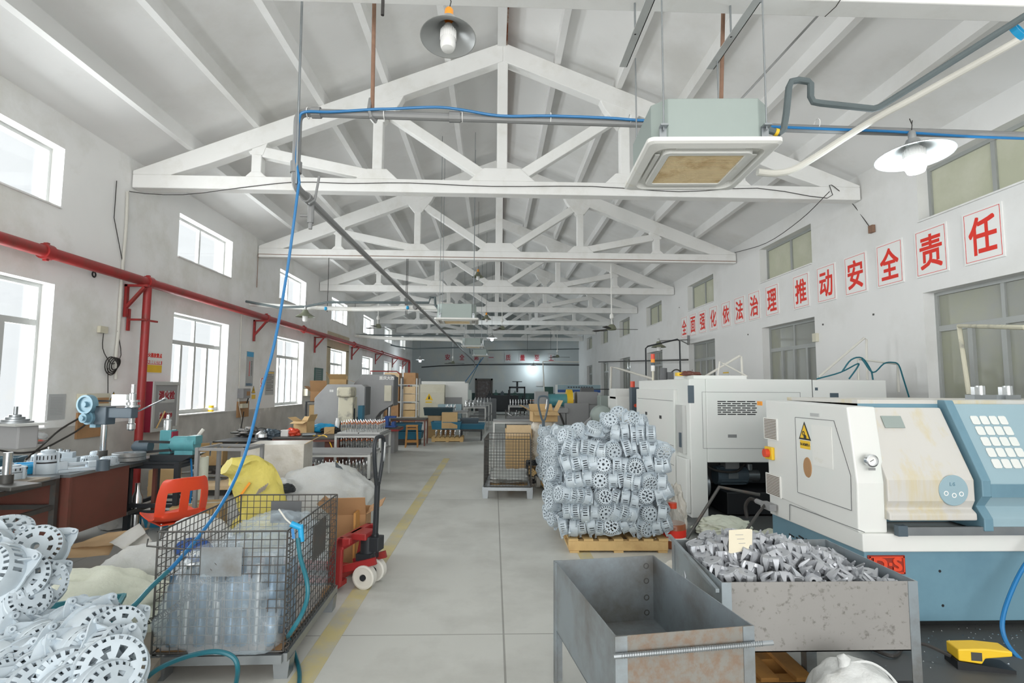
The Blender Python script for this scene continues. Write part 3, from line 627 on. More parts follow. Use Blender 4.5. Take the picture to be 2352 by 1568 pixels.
# fire hydrant cabinet
t = thing('hydrant_cabinet', 'red and grey fire hydrant cabinet with red lettering behind the red riser', 'cabinet', (XL, 9.55, .97))
mb = MB(); mb.bb((0, -.37, 0), (.24, .39, .83)); mb.build('body', 'darkred', t)
d = MB(); 
for a, b_ in (((-.37, 0), (.39, .06)), ((-.37, .77), (.39, .83)), ((-.37, .06), (-.31, .77)), ((.33, .06), (.39, .77))): d.bb((.24, a[0], a[1]), (.265, b_[0], b_[1]))
d.build('door', 'frame', t, bevel=.004)
MB().bb((.241, -.31, .06), (.248, .33, .77)).build('door_panel', 'machgrey', t)
for z, hgt, body, sz, wd in ((.57, .2, '消火栓', .15, .46), (.25, .13, '火警119', .1, .36)):
    q = MB().bb((.249, .0-wd/2+.02, z-hgt/2), (.253, wd/2+.02, z+hgt/2)).build('sign_plate', 'greypaper', t)
    text('lettering', body, sz, 'signdark', q, (.254, .02, z+(.02 if hgt > .15 else 0)), (pi/2, 0, pi/2), .006)
mb = MB(); mb.cyl((.27, -.25, .06), (.275, -.05, .33), .012, n=8); mb.build('wooden_handle', 'wood', t)

def flat_sign(name, label, cat, px, x, m, dep=.012, group=None):
    """flat thing fixed on a side wall at plane x; px = its corner pixels (upper left, lower right)"""
    a = aX(px[0], px[1], x); b_ = aX(px[2], px[3], x); z1, z0 = a.z, b_.z
    t = thing(name, label, cat, (x, (a.y+b_.y)/2, (z0+z1)/2), group=group); sgn = 1 if x < 0 else -1
    hw = abs(b_.y-a.y)/2; hh = (z1-z0)/2
    MB().bb((0 if x < 0 else -dep, -hw, -hh), (dep if x < 0 else 0, hw, hh)).build('sheet', m, t)
    return t, hw, hh
def stripe(t, y0, y1, z0, z1, m, nm='printed_band', d=.0135):
    sg = 1 if t.location.x < 0 else -1
    return MB().bb((sg*.01, y0, z0), (sg*d, y1, z1)).build(nm, m, t)
LX = XL
t, hw, hh = flat_sign('poster', 'red and yellow fire extinguisher poster beside the red riser', 'poster', (331, 805, 369, 857), LX, 'signwhite')
stripe(t, -hw, hw, -hh*.95, -hh*.25, 'yellow'); stripe(t, -hw, hw, -hh*.2, hh*.15, 'signred')
text('lettering', '灭火器放置点', hw*.32, 'signred', t, (.0125, 0, hh*.62), (pi/2, 0, pi/2), .003)
text('lettering', '灭火器使用方法', hw*.26, 'signwhite', t, (.0142, 0, -hh*.02), (pi/2, 0, pi/2), .002)
t, hw, hh = flat_sign('poster', 'tall narrow poster with blue top between two left windows', 'poster', (566, 806, 579, 887), LX, 'greypaper')
stripe(t, -hw*.9, hw*.9, hh*.7, hh*.98, 'blue'); stripe(t, -hw*.9, hw*.9, -hh*.97, -hh*.82, 'bluegoods')
for k in range(10): stripe(t, -.02-hw*.1, hw*.2-.04, hh*(.36-.085*k), hh*(.42-.085*k), 'signred', 'printed_line'); stripe(t, hw*.35, hw*.6, hh*(.4-.085*k), hh*(.45-.085*k), 'dsteel', 'printed_line')
t, hw, hh = flat_sign('notice', 'grey printed notice sheet left of the third left window', 'notice', (610, 851, 627, 906), LX, 'greypaper')
stripe(t, -hw*.9, hw*.9, hh*.8, hh*.9, 'yellow')
for k in range(11): stripe(t, -hw*.8, hw*(.8 if k % 3 else .4), hh*(.65-.13*k), hh*(.69-.13*k), 'dsteel', 'printed_line')
t, hw, hh = flat_sign('notice', 'faint pale notice sheet between the nearest left window and the switch box', 'notice', (110, 905, 146, 962), LX, 'greypaper')
for k in range(12): stripe(t, -hw*.75, hw*.7, hh*(.7-.12*k), hh*(.72-.12*k), 'machgrey', 'printed_line')
t, hw, hh = flat_sign('notice_board', 'dark green notice board on the left wall by the cardboard boxes', 'board', (722, 844, 739, 890), LX, 'green', .03)
for k in range(6): stripe(t, -hw*.8, hw*.5, hh*(.75-.2*k), hh*(.8-.2*k), 'machgrey', 'printed_line', .031)
def tri_sign(label, px, py, x, sz, m='yellow', tt='vertical'):
    c = aX(px, py, x); t = thing('warning_sign', label, 'sign', c); sg = 1 if x < 0 else -1
    def tr(r, a, b_, m_, nm, p=t): return MB().prism([(-r*.87, -r*.5), (r*.87, -r*.5), (0, r)], 'x', sg*a, sg*b_).build(nm, m_, p)
    tr(sz, 0, .004, 'black', 'border'); tr(sz*.82, .004, .006, m, 'plate')
    mb = MB(); mb.prism([(-.12*sz, .4*sz), (.14*sz, .4*sz), (.02*sz, .1*sz), (.2*sz, .1*sz), (-.1*sz, -.35*sz), (0, -.02*sz), (-.18*sz, -.02*sz)], 'x', sg*.006, sg*.008); mb.build('symbol', 'black', t); return t
tri_sign('yellow electrical warning triangle beside the switch box on the left wall', 260, 914, LX, .1)
tri_sign('small yellow warning triangle beside the far switch box on the left wall', 582, 897, LX, .12)
c = aX(582, 911, LX); tag(MB().box(c, (.01, .2, .1)).build('warning_label', 'yellow'), 'small yellow label below the far warning triangle on the left wall', 'label')
t, hw, hh = flat_sign('sign', 'small red prohibition sign right of the tall narrow poster', 'sign', (598, 869, 604, 893), LX, 'signwhite')
MB().lathe([(hw*.75, 0), (hw*.95, 0), (hw*.95, .004), (hw*.75, .004)], n=20, mt=Matrix.Translation((.012, 0, hh*.45)) @ Matrix.Rotation(pi/2, 4, 'Y'), closed=True).build('ring', 'signred', t)
stripe(t, -hw*.9, hw*.9, -hh*.8, -hh*.25, 'signred')
# switch boxes
def ebox(label, px, m='creammach', dep=.14, win=True):
    a = aX(px[0], px[1], LX+dep); b_ = aX(px[2], px[3], LX+dep); t = thing('switch_box', label, 'electrical box', (LX, (a.y+b_.y)/2, (a.z+b_.z)/2)); hw = abs(b_.y-a.y)/2; hh = abs(a.z-b_.z)/2
    MB().bb((0, -hw, -hh), (dep, hw, hh)).build('body', m, t, bevel=.006)
    if win: MB().bb((dep, -hw*.1, -hh*.45), (dep+.006, hw*.85, hh*.4)).build('breaker_window', 'card3', t, label='brown breaker window')
    return t
ebox('pale switch box with brown window above the drill press', (199, 904, 252, 934))
ebox('small grey switch box above the brown board on the left wall', (560, 892, 575, 914), 'machgrey')
ebox('small pale switch box beside the tower of cardboard boxes', (707, 893, 727, 908), 'creammach', win=False)
c = aX(196, 930, LX); t = thing('wall_frame', 'small black framed card below the switch box', 'card', c); MB().box((.01, 0, 0), (.012, .13, .14)).build('frame', 'black', t); MB().box((.018, 0, 0), (.004, .1, .11)).build('card', 'paper', t)
def board(label, px, dep=.03):
    a = aX(px[0], px[1], LX+dep); b_ = aX(px[2], px[3], LX+dep); t = thing('backing_board', label, 'board', (LX, (a.y+b_.y)/2, (a.z+b_.z)/2)); MB().bb((0, -abs(a.y-b_.y)/2, -abs(a.z-b_.z)/2), (dep, abs(a.y-b_.y)/2, abs(a.z-b_.z)/2)).build('panel', 'card3', t); return t
board('brown wooden board behind the drill press motor', (180, 948, 240, 1000))
t = board('brown wooden board with a socket strip between the left windows', (547, 922, 571, 956)); MB().box((.06, -.05, .08), (.06, .3, .1)).build('socket', 'creammach', t); MB().tube([(.05, -.2, .35), (.08, 0, .38), (.06, .2, .36), (.05, .1, .1)], .015, 6, 3).build('wire_bundle', 'cable', t)
c = aX(236, 757, LX+.03); tag(MB().box(c, (.05, .16, .1)).build('junction_box', 'creammach'), 'small cream junction box on the left wall above the coiled wire', 'box')
# cables down the left wall
tag(MB().tube([aX(x, y, LX+.03) for x, y in ((293, 440), (290, 520), (283, 600), (276, 690), (272, 760), (266, 820), (266, 870))], .022, 8, 3).build('wall_cable', 'whitecable'), 'tan cable bundle running down the left wall past the red pipe', 'cable')
mb = MB()
for k in range(4): c = aX(255, 840, LX+.05); mb.lathe([(.13-.015*k, -.008), (.145-.015*k, 0), (.13-.015*k, .008)], n=18, mt=Matrix.Translation(c+Vector((.01*k, .02*k, .01*k))) @ Matrix.Rotation(pi/2+.1*k, 4, 'Y'), closed=True)
mb.tube([aX(x, y, LX+.03) for x, y in ((238, 762), (236, 800), (250, 828), (262, 835), (278, 815), (270, 760))], .006, 6, 3); mb.tube([aX(248, 845, LX+.03), aX(248, 905, LX+.03)], .006, 6)
tag(mb.build('coiled_wire', 'cable'), 'coil of black wire with a plug hanging on the left wall', 'wire')
mb = MB(); c = aX(216, 630, LX+.04); mb.lathe([(.03, -.01), (.05, 0), (.03, .01)], n=14, mt=Matrix.Translation(c) @ Matrix.Rotation(pi/2, 4, 'Y'), closed=True); mb.cyl(c+Vector((-.03, 0, .05)), c+Vector((-.03, 0, .16)), .008); tag(mb.build('hook', 'black'), 'small black hook on the left wall below the red pipe', 'hook')
tag(MB().tube([aX(x, y, LX+.025) for x, y in ((555, 718), (552, 800), (548, 930))]+[aX(565, 1010, LX+.03)], .014, 8).build('wall_conduit', 'whitecable'), 'white conduit running down the left wall to the socket board', 'conduit')
tag(MB().tube([aX(x, y, LX+.06) for x, y in ((210, 936), (190, 955), (140, 985), (100, 1020), (60, 1055))], .012, 6, 3).build('wall_cable', 'cable'), 'black cable slanting down from the switch box, upper of two', 'cable')
tag(MB().tube([aX(x, y, LX+.09) for x, y in ((236, 938), (190, 980), (140, 1010), (90, 1034), (40, 1040), (0, 1034))], .012, 6, 3).build('wall_cable', 'cable'), 'black cable sagging across the left wall behind the near drill, lower of two', 'cable')
tag(MB().tube([aX(x, y, LX+.06) for x, y in ((560, 945), (556, 970), (548, 1010))], .012, 6, 3).build('wall_cable', 'cable'), 'black cable hanging from the socket board', 'cable')

# red character panels
def char_panel(ch, label, loc, wd, ht, rot, group, red='signred', nm='wall_sign', border=True, sz=None):
    t = thing(nm, label, 'sign', loc, group=group, rot=rot)   # local: x along text, y out of wall toward -y, z up
    MB().bb((-wd/2, -.02, -ht/2), (wd/2, 0, ht/2)).build('panel', 'signwhite' if border else 'greypaper', t)
    if border:
        mb = MB(); i = .03; a, b_ = wd/2-i, ht/2-i
        for p, q in (((-a, -b_), (a, -b_)), ((a, -b_), (a, b_)), ((a, b_), (-a, b_)), ((-a, b_), (-a, -b_))): mb.bb((min(p[0], q[0])-.003, -.022, min(p[1], q[1])-.003), (max(p[0], q[0])+.003, -.0195, max(p[1], q[1])+.003))
        mb.build('border', 'signred', t)
    o = text('character', ch, sz or wd*.88, red, t, (0, -.0205, 0), (pi/2, 0, 0), .017*(sz or wd), wide=1)
    # centre and stretch the glyph to the panel
    xs = [v.co.x for v in o.data.vertices]; ys = [v.co.y for v in o.data.vertices]
    if ch == '一': sx = sy = wd*.72/(max(xs)-min(xs))
    else: sx = wd*.7/(max(xs)-min(xs)); sy = ht*.72/(max(ys)-min(ys))
    o.scale = (sx, sy, 1); cx_, cy_ = (max(xs)+min(xs))/2, (max(ys)+min(ys))/2
    o.location = (-cx_*sx, -.0205, -cy_*sy); return t
RXW = XR-.001
chars = '全面强化依法治理推动安全责任'
cpx = [(1573, 755), (1593, 748), (1615, 742), (1640, 734.5), (1669, 726), (1700, 716), (1734, 706), (1775, 694), (1841.5, 672), (1899.5, 654), (1967, 633), (2045.5, 609), (2141, 580), (2260, 541)]
nth = ['leftmost', 'second', 'third', 'fourth', 'fifth', 'sixth', 'seventh', 'eighth', 'ninth', 'tenth', 'eleventh', 'twelfth', 'thirteenth', 'last']
for i, (ch, (px, py)) in enumerate(zip(chars, cpx)):
    c = aX(px, py, RXW)
    char_panel(ch, 'white panel with red character %s, %s of the long row on the right wall' % (ch, nth[i]), (RXW, c.y, 3.685), .56, .68, (0, 0, -pi/2), 'red character panels on the right wall')
for i, (ch, px) in enumerate(zip('安全第一质量至上', (1028, 1061, 1094, 1128, 1167, 1200, 1233, 1266))):
    c = aY(px, 821, YF); char_panel(ch, 'panel with dark red character %s, %s of the row on the far wall' % (ch, nth[i]), (c.x, YF-.001, 3.83), .5, .58, (0, 0, 0), 'red character panels on the far wall', 'signdark', border=False)
# brackets and pipes on the right wall
mb = MB(); mb.tube([aX(x, y, XR-.1) for x, y in ((1505, 868), (1503, 800))]+[aX(1485, 800, XR-.1)], .02)
t = thing('lamp_bracket', 'grey wall arm holding the green shaded lamp above the white machine', 'bracket', (0, 0, 0))
p = aX(1580, 780, XR-.04); q = aY(1513, 783, 14.6)
mb = MB(); mb.bar(p, q, .035); mb.bar(aX(1580, 790, XR-.04), p*.7+q*.3, .025); mb.bar(aX(1581, 770, XR-.04), aX(1581, 792, XR-.04), .06); mb.build('arm', 'conduit', t)
MB().tube([aY(1484, 868, 13.5), aY(1483, 800, 13.5), aY(1488, 795, 13.5), aY(1556, 779, 13.8), aY(1561, 783, 13.8), aY(1563, 868, 13.8)], .02).build('hose_arch', 'blacksteel', t)
c = aX(1873, 775, XR-.03); tag(MB().box(c, (.06, .12, .16)).build('junction_box', 'creammach'), 'small dirty junction box right of the middle right window', 'box')
t, hw, hh = flat_sign('notice', 'small white notice with yellow top on the right wall above the white machine', 'notice', (1660, 851, 1677, 869), XR, 'paper')
stripe(t, -hw*.8, hw*.8, hh*.3, hh*.6, 'yellow')
c = aY(1239, 881, YF-.02); tag(MB().box(c, (.5, .03, .35)).build('notice', 'greypaper'), 'small pale notice on the lit far wall', 'notice')
tag(MB().tube([aX(1688, 580, XR-.08), aX(1760, 558, XR-.3), aX(1838, 505, XR-.6), aX(1905, 440, XR-.9)], .007, 6, 4).build('hanging_wire', 'cable'), 'thin dark wire sagging along the top of the right wall above the red characters', 'wire')
mb = MB()
for px, py in ((1618, 566), (1560, 706), (1590, 850), (2006, 722), (1890, 745), (1718, 768)): c = aX(px, py, XR-.006); mb.box(c, (.01, .03, .03))
o = mb.build('wall_plugs', 'dsteel', bpy.data.objects['wall_right'])
# ================================================================ builders for the things on the floor
def casting_mesh(name, r, h, seed=0, ears=3, cov=2.5):
    bm = bmesh.new(); N = 48; rings = [(r, 0), (r, h*.24), (r*.985, h*.74), (r*.93, h*.93), (r*.78, h*1.0), (r*.62, h*1.0), (r*.46, h*.98), (r*.26, h*1.0), (r*.15, h*1.0), (r*.15, h*.7)]
    V = [[bm.verts.new((a*cos(2*pi*k/N), a*sin(2*pi*k/N), z)) for k in range(N)] for a, z in rings]
    for i in range(len(rings)-1):
        for k in range(N):
            if i == 1 and k % 2 == 0 and (k//8) % 3 != 2: continue
            if i == 3 and k % 2 == 0: continue
            if i == 5 and k % 6 in (1, 2, 3): continue
            if i == 6 and k % 8 in (1, 2, 3) and seed: continue
            bm.faces.new((V[i][k], V[i][(k+1) % N], V[i+1][(k+1) % N], V[i+1][k]))
    bmesh.ops.recalc_face_normals(bm, faces=bm.faces[:]); bmesh.ops.solidify(bm, geom=bm.faces[:], thickness=r*.05)
    me = bpy.data.meshes.new(name); bm.to_mesh(me); bm.free()
    mb = MB(); mb.v = [tuple(v.co) for v in me.vertices]; mb.f = [tuple(p.vertices) for p in me.polygons]; mb.sm = [False]*len(mb.f)
    mb.lathe([(r*.97, 0), (r*1.1, 0), (r*1.1, h*.08), (r*.97, h*.08)], n=40, closed=True)
    for k in range(ears):
        mt = Matrix.Rotation(2*pi*k/ears+.4, 4, 'Z')
        q = [(r*.97, -r*.55), (r*1.3, -r*.3), (r*1.46, -r*.1), (r*1.5, 0), (r*1.46, r*.1), (r*1.3, r*.3), (r*.97, r*.55)]
        b = MB().prism(q, 'z', 0, h*.09); mb.add(b.v, b.f, False, mt)
        b = MB().lathe([(r*.05, -.001), (r*.12, -.001), (r*.12, h*.22), (r*.05, h*.22)], (r*1.34, 0, 0), n=12, closed=True); mb.add(b.v, b.f, True, mt)
        b = MB().prism([(r*.97, h*.08), (r*1.25, h*.08), (r*.98, h*.6)], 'y', -r*.03, r*.03); mb.add(b.v, b.f, False, mt)
    # smooth half cover over the slotted wall
    n2 = 18; prof = [(r*.99, h*.08), (r*1.06, h*.08), (r*1.06, h*.5), (r*1.03, h*.66), (r*.99, h*.7)]
    vs = [(q*cos(1.1+cov*k/n2), q*sin(1.1+cov*k/n2), z) for k in range(n2+1) for q, z in prof]; m = len(prof)
    mb.add(vs, [(k*m+i, (k+1)*m+i, (k+1)*m+(i+1) % m, k*m+(i+1) % m) for k in range(n2) for i in range(m)], True); mb.add(vs, [tuple(range(m))[::-1], tuple(range(n2*m, n2*m+m))])
    bpy.data.meshes.remove(me); return mb.mesh(name, MT['cast'])
CAST = [casting_mesh('housing_casting', .094, .09, 0, 3, .35), casting_mesh('housing_casting', .094, .1, 1, 3, .9)]
CASTB = [casting_mesh('housing_casting', .105, .085, ears=4), casting_mesh('housing_casting', .11, .1, 1, 3)]
def inst(name, me, loc, rot, label, cat, group, sc=1.0):
    o = bpy.data.objects.new(name, me); C.objects.link(o); o.location = loc; o.rotation_euler = rot; o.scale = (sc,)*3
    return tag(o, label, cat, group)
def axis_rot(d, spin=0.0):
    """euler turning local z to direction d"""
    q = Vector(d).normalized().to_track_quat('Z', 'Y'); return (q.to_matrix() @ Matrix.Rotation(spin, 3, 'Z')).to_euler()
def box_carton(label, loc, dims, rz, m='card', flaps=0, tape=True, group=None, cat='box', nm='cardboard_box', rot=None):
    x, y, z = dims; t = thing(nm, label, cat, loc, rz, group, rot); mb = MB(); th = .006
    if flaps:
        mb.bb((-x/2, -y/2, 0), (x/2, -y/2+th, z)); mb.bb((-x/2, y/2-th, 0), (x/2, y/2, z)); mb.bb((-x/2, -y/2, 0), (-x/2+th, y/2, z)); mb.bb((x/2-th, -y/2, 0), (x/2, y/2, z)); mb.bb((-x/2, -y/2, 0), (x/2, y/2, th))
        mb.build('body', m, t)
        for k, (ax, L, ex) in enumerate((((0, -1), y, x), ((0, 1), y, x), ((-1, 0), x, y), ((1, 0), x, y))):
            a = (.5, 1.1, -.3, .7)[(k+flaps) % 4]; l = min(L*.5, .35); f = MB()
            f.bb((-ex/2*.98, 0, 0), (ex/2*.98, l, th)); mt = Matrix.Translation((ax[0]*x/2, ax[1]*y/2, z)) @ Matrix.Rotation(atan2(-ax[0], ax[1]), 4, 'Z') @ Matrix.Rotation(a, 4, 'X')
            f.v = [tuple(mt @ Vector(p)) for p in f.v]; f.build('flap', m, t)
    else:
        mb.bb((-x/2, -y/2, 0), (x/2, y/2, z)); mb.build('body', m, t, bevel=.004)
        if tape: MB().bb((-x/2-.001, -.03, z*.75), (x/2+.001, .03, z+.001)).build('tape', 'creammach', t)
    return t
def pallet(label, loc, rz, lx=1.2, ly=1.0, m='wood', group=None, boards=7):
    t = thing('wooden_pallet', label, 'pallet', loc, rz, group)
    for k in range(boards):
        y = -lx/2+.05+(lx-.1)*k/(boards-1); MB().box((y, 0, .132), (.1, ly, .022)).build('deck_board', m, t)
    for y in (-ly/2+.05, 0, ly/2-.05):
        MB().box((0, y, .07), (lx, .09, .1)).build('stringer', m, t, bevel=.004)
    for x in (-lx/2+.06, 0, lx/2-.06): MB().box((x, 0, .01), (.1, ly, .02)).build('bottom_board', m, t)
    return t
def wire_panel(name, w_, h_, t, mt, pitch=.05, r=.0028, m='dsteel', x0=0, rim=.006):
    mb = MB(); n = int(round(w_/pitch)); k2 = int(round(h_/pitch))
    for i in range(n+1): mb.tube([(-w_/2+w_*i/n, 0, 0), (-w_/2+w_*i/n, 0, h_)], rim if i in (0, n) else r, 5, cap=False)
    for j in range(k2+1): mb.tube([(-w_/2, r, h_*j/k2), (w_/2, r, h_*j/k2)], rim if j in (0, k2) else r, 5, cap=False)
    mb.v = [tuple(mt @ Vector(p)) for p in mb.v]; return mb.build(name, m, t)
def cage(label, loc, rz, wx, ly, h, base=.2, lean=0.0, drop=0.0, m='dsteel'):
    t = thing('wire_cage', label, 'storage cage', loc, rz, 'folding wire cages'); hh = h-base
    T = Matrix.Translation; RZ = lambda a: Matrix.Rotation(a, 4, 'Z')
    wire_panel('wire_panel', wx, hh, t, T((0, -ly/2, base)), m=m); wire_panel('wire_panel', wx, hh, t, T((0, ly/2, base)), m=m)
    wire_panel('wire_panel', ly, hh, t, T((wx/2, 0, base)) @ RZ(pi/2), m=m)
    wire_panel('wire_panel', ly, hh, t, T((-wx/2-lean, 0, base)) @ RZ(pi/2) @ Matrix.Rotation(-lean*.9, 4, 'X'), m=m)
    mb = MB()
    for y in (-ly/2, ly/2): mb.bb((-wx/2, y-.025, base-.06), (wx/2, y+.025, base-.01))
    for x in (-wx/2, wx/2): mb.bb((x-.025, -ly/2, base-.06), (x+.025, ly/2, base-.01))
    for k in range(1, 12): mb.bb((-wx/2, -ly/2+ly*k/12-.004, base-.02), (wx/2, -ly/2+ly*k/12+.004, base-.008))
    mb.build('base_frame', 'steel', t)
    for x in (-1, 1):
        for y in (-1, 1):
            f = MB(); f.prism([(x*wx/2-x*.02-.05, base-.06), (x*wx/2-x*.02+.05, base-.06), (x*wx/2-x*.02+.04, .0), (x*wx/2-x*.02-.04, 0)], 'y', y*(ly/2-.08)-.05, y*(ly/2-.08)+.05); f.build('foot', 'steel', t)
    pts = [(wx/2+.02+.014*cos(q*.9), -ly/2+.014*sin(q*.9), base+hh*q/130) for q in range(131)]
    MB().tube(pts, .003, 5).build('hinge_coil', m, t); pts = [(wx/2+.014*cos(q*.9), -ly/2+ly*q/160, base+.014*sin(q*.9)) for q in range(161)]
    MB().tube(pts, .003, 5).build('hinge_coil', m, t)
    return t
def jack(label, loc, rz, body, handle, hlen=.95, tilt=.04):
    """pallet jack: handle end at the origin, forks running along +y"""
    t = thing('pallet_jack', label, 'pallet jack', loc, rz, 'pallet jacks')
    for s_ in (-1, 1):
        mb = MB(); mb.prism([(-.1, .08), (1.05, .08), (1.1, .05), (1.1, .04), (-.1, .04)], 'x', s_*.19-.075, s_*.19+.075); mb.build('fork', body, t)
        MB().cyl((s_*.19-.05, 1.0, .04), (s_*.19+.05, 1.0, .04), .04).build('fork_roller', 'whitecable', t)
    mb = MB(); mb.prism([(-.12, .06), (.02, .06), (-.05, .42), (-.1, .46), (-.2, .46), (-.2, .41), (-.13, .38)], 'x', -.27, -.23); mb.prism([(-.12, .06), (.02, .06), (-.05, .42), (-.1, .46), (-.2, .46), (-.2, .41), (-.13, .38)], 'x', .23, .27)
    mb.bb((-.27, -.14, .36), (.27, -.08, .46)); mb.bb((-.27, -.06, .06), (.27, -.02, .12)); mb.bb((-.1, -.26, .4), (.1, -.1, .46)); mb.build('chassis', body, t, bevel=.008)
    mb = MB(); mb.bar((-.1, -.05, .15), (-.1, -.36, .24), .03, .06); mb.bar((.1, -.05, .15), (.1, -.36, .24), .03, .06); mb.build('link_arm', body, t)
    mb = MB(); mb.cyl((0, -.24, .2), (0, -.24, .42), .07); mb.bb((-.08, -.3, .22), (.08, -.16, .28)); mb.cyl((0, -.3, .28), (0, -.3, .44), .03); mb.build('pump', 'blacksteel', t)
    for s_ in (-1, 1):
        w_ = MB(); c = (s_*.1, -.26, .1); w_.lathe([(.03, -.035), (.07, -.03), (.085, -.035), (.1, -.03), (.1, .03), (.085, .035), (.07, .03), (.03, .035)], n=24, mt=Matrix.Translation(c) @ Matrix.Rotation(pi/2, 4, 'Y'), closed=True)
        for k in range(6): w_.box((0, 0, 0), (.05, .02, .11), mt=Matrix.Translation(c) @ Matrix.Rotation(k*pi/6, 4, 'X'))
        o = w_.build('steer_wheel', 'whitecable', t); MB().cyl((s_*.06, -.26, .1), (s_*.145, -.26, .1), .025).build('axle', 'blacksteel', o)
    d = Vector((0, -sin(tilt), cos(tilt))); b = Vector((0, -.3, .36))
    MB().bb((-.06, -.36, .3), (.06, -.24, .42)).build('handle_socket', 'blacksteel', t, bevel=.006)
    MB().bar(b, b+d*(hlen-.4), .05, .035, (0, 1, 0)).build('handle_bar', handle, t, bevel=.006)
    L = [(-.02, hlen-.42), (-.05, hlen-.32), (-.09, hlen-.14), (-.085, hlen-.04), (-.05, hlen), (.05, hlen), (.085, hlen-.04), (.09, hlen-.14), (.05, hlen-.32), (.02, hlen-.42)]
    MB().tube([b+Vector((x, 0, 0))+d*z for x, z in L], .018, 10, 3).build('grip_loop', handle, t)
    MB().bar(b+Vector((.06, -.03, 0))+d*(hlen-.05), b+Vector((.03, -.04, 0))+d*(hlen-.22), .012).build('trigger', 'chrome', t)
    return t
def frame_table(label, loc, rz, lx, ly, h, m, leg=.04, rails=(.2,), topm=None, cat='table', nm='steel_table', top=.03, group=None):
    t = thing(nm, label, cat, loc, rz, group)
    if top: MB().bb((-lx/2, -ly/2, h-top), (lx/2, ly/2, h)).build('tabletop', topm or m, t)
    for x in (-1, 1):
        for y in (-1, 1): MB().box((x*(lx/2-leg/2), y*(ly/2-leg/2), (h-top)/2), (leg, leg, h-top)).build('leg', m, t)
    hz = [h-top-leg/2]+list(rails)
    for z in hz:
        for y in (-1, 1): MB().box((0, y*(ly/2-leg/2), z), (lx-leg*2, leg*.8, leg*.8)).build('rail', m, t)
        for x in (-1, 1): MB().box((x*(lx/2-leg/2), 0, z), (leg*.8, ly-leg*2, leg*.8)).build('rail', m, t)
    return t
def stool(label, loc, rz, w_=.36, h=.6, m='wood2'):
    t = thing('wooden_stool', label, 'stool', loc, rz, 'wooden stools'); MB().box((0, 0, h-.02), (w_, w_, .04)).build('seat', m, t, bevel=.006)
    for x in (-1, 1):
        for y in (-1, 1): MB().bar((x*w_*.5, y*w_*.5, 0), (x*w_*.42, y*w_*.42, h-.04), .04).build('leg', m, t)
    mb = MB()
    for z, q in ((.16, .47), (h-.1, .43)):
        for y in (-1, 1): mb.bar((-w_*q, y*w_*q, z), (w_*q, y*w_*q, z), .025, .04); mb.bar((y*w_*q, -w_*q, z+.05), (y*w_*q, w_*q, z+.05), .025, .04)
    mb.build('stretchers', m, t); return t
def tray(label, loc, rz, x, y, z, m, group=None):
    t = thing('plastic_tray', label, 'tray', loc, rz, group); mb = MB(); th = .012; e = .03
    P = [(-x/2+e, -y/2+e), (x/2-e, -y/2+e), (x/2-e, y/2-e), (-x/2+e, y/2-e)]; Q = [(-x/2, -y/2), (x/2, -y/2), (x/2, y/2), (-x/2, y/2)]
    sc = lambda L, k: [(a-k*(1 if a > 0 else -1), b-k*(1 if b > 0 else -1)) for a, b in L]
    V = [p+(0,) for p in P]+[p+(z,) for p in Q]+[p+(z,) for p in sc(Q, th)]+[p+(th,) for p in sc(P, th)]
    mb.add(V, [(3, 2, 1, 0)]+[(k*4+i, k*4+(i+1) % 4, (k+1)*4+(i+1) % 4, (k+1)*4+i) for k in range(3) for i in range(4)]+[(12, 13, 14, 15)])
    mb.build('tub', m, t)
    r = MB()
    for i in range(4): a, b = Q[i], Q[(i+1) % 4]; r.bar(a+(z-.012,), b+(z-.012,), .022, .022)
    r.build('rim', m, t); return t
# ================================================================ left front: benches
frame_table('near steel workbench with worn grey top at the left edge', (-4.78, 4.4, 0), radians(4), 1.15, 2.4, .85, 'dsteel', .05, (.55, .12), 'steel', nm='workbench', cat='workbench', group='left workbenches')
t = thing('workbench', 'brown red cabinet workbench with steel top below the drill press', 'workbench', (-4.76, 6.38, 0), group='left workbenches')
MB().bb((-.55, -.72, .82), (.55, .72, .85)).build('tabletop', 'steel', t)
MB().bb((-.2, -.7, .24), (.53, .2, .82)).build('cabinet', 'brownsteel', t)
for x, y in ((.53, -.7), (.53, .7), (-.52, -.7), (-.52, .7)): MB().bb((x-.02, y-.02, 0), (x+.02, y+.02, .82)).build('leg', 'brownsteel', t)
for z in (.26, .8): MB().bar((.53, .2, z), (.53, .7, z), .035).build('rail', 'dsteel', t)
t = frame_table('black steel machine table behind the brown cabinet bench', (-4.1, 7.1, 0), 0, .62, .6, .82, 'blacksteel', .055, (.22, .3), nm='machine_table', cat='table')

# drill presses
def drill(label, loc, rz, h, m='machgrey', wide=False):
    t = thing('drill_press', label, 'drill press', loc, rz, 'bench drill presses')
    mb = MB(); mb.bb((-.12, -.17, 0), (.12, .2, .035)); mb.cyl((0, .1, .03), (0, .1, .11), .05); mb.build('base', 'dsteel', t, bevel=.008)
    MB().cyl((0, .1, .1), (0, .1, h), .033, n=20).build('column', 'chrome', t); return t
bp = aY(35, 1065, 4.95); dl = (bp.x, 4.95, .85)
t = drill('grey bench drill press with stepped pulley at the left edge', dl, radians(70), .3)
mb = MB(); mb.prism([(-.14, .34), (.14, .34), (.16, .38), (.16, .5), (.12, .54), (-.14, .54)], 'x', -.08, .08); mb.build('head', 'machgrey', t, bevel=.012)
MB().bb((.081, .02, .38), (.085, .12, .5)).build('nameplate', 'dsteel', t)
mb = MB(); mb.lathe([(.13, .56), (.13, .572), (.1, .576), (.1, .59), (.07, .594), (.07, .61), (.045, .614), (.045, .63), (.016, .634), (.016, .7), (.001, .7)], (0, .05, 0), n=24); mb.build('stepped_pulley', 'steel', t)
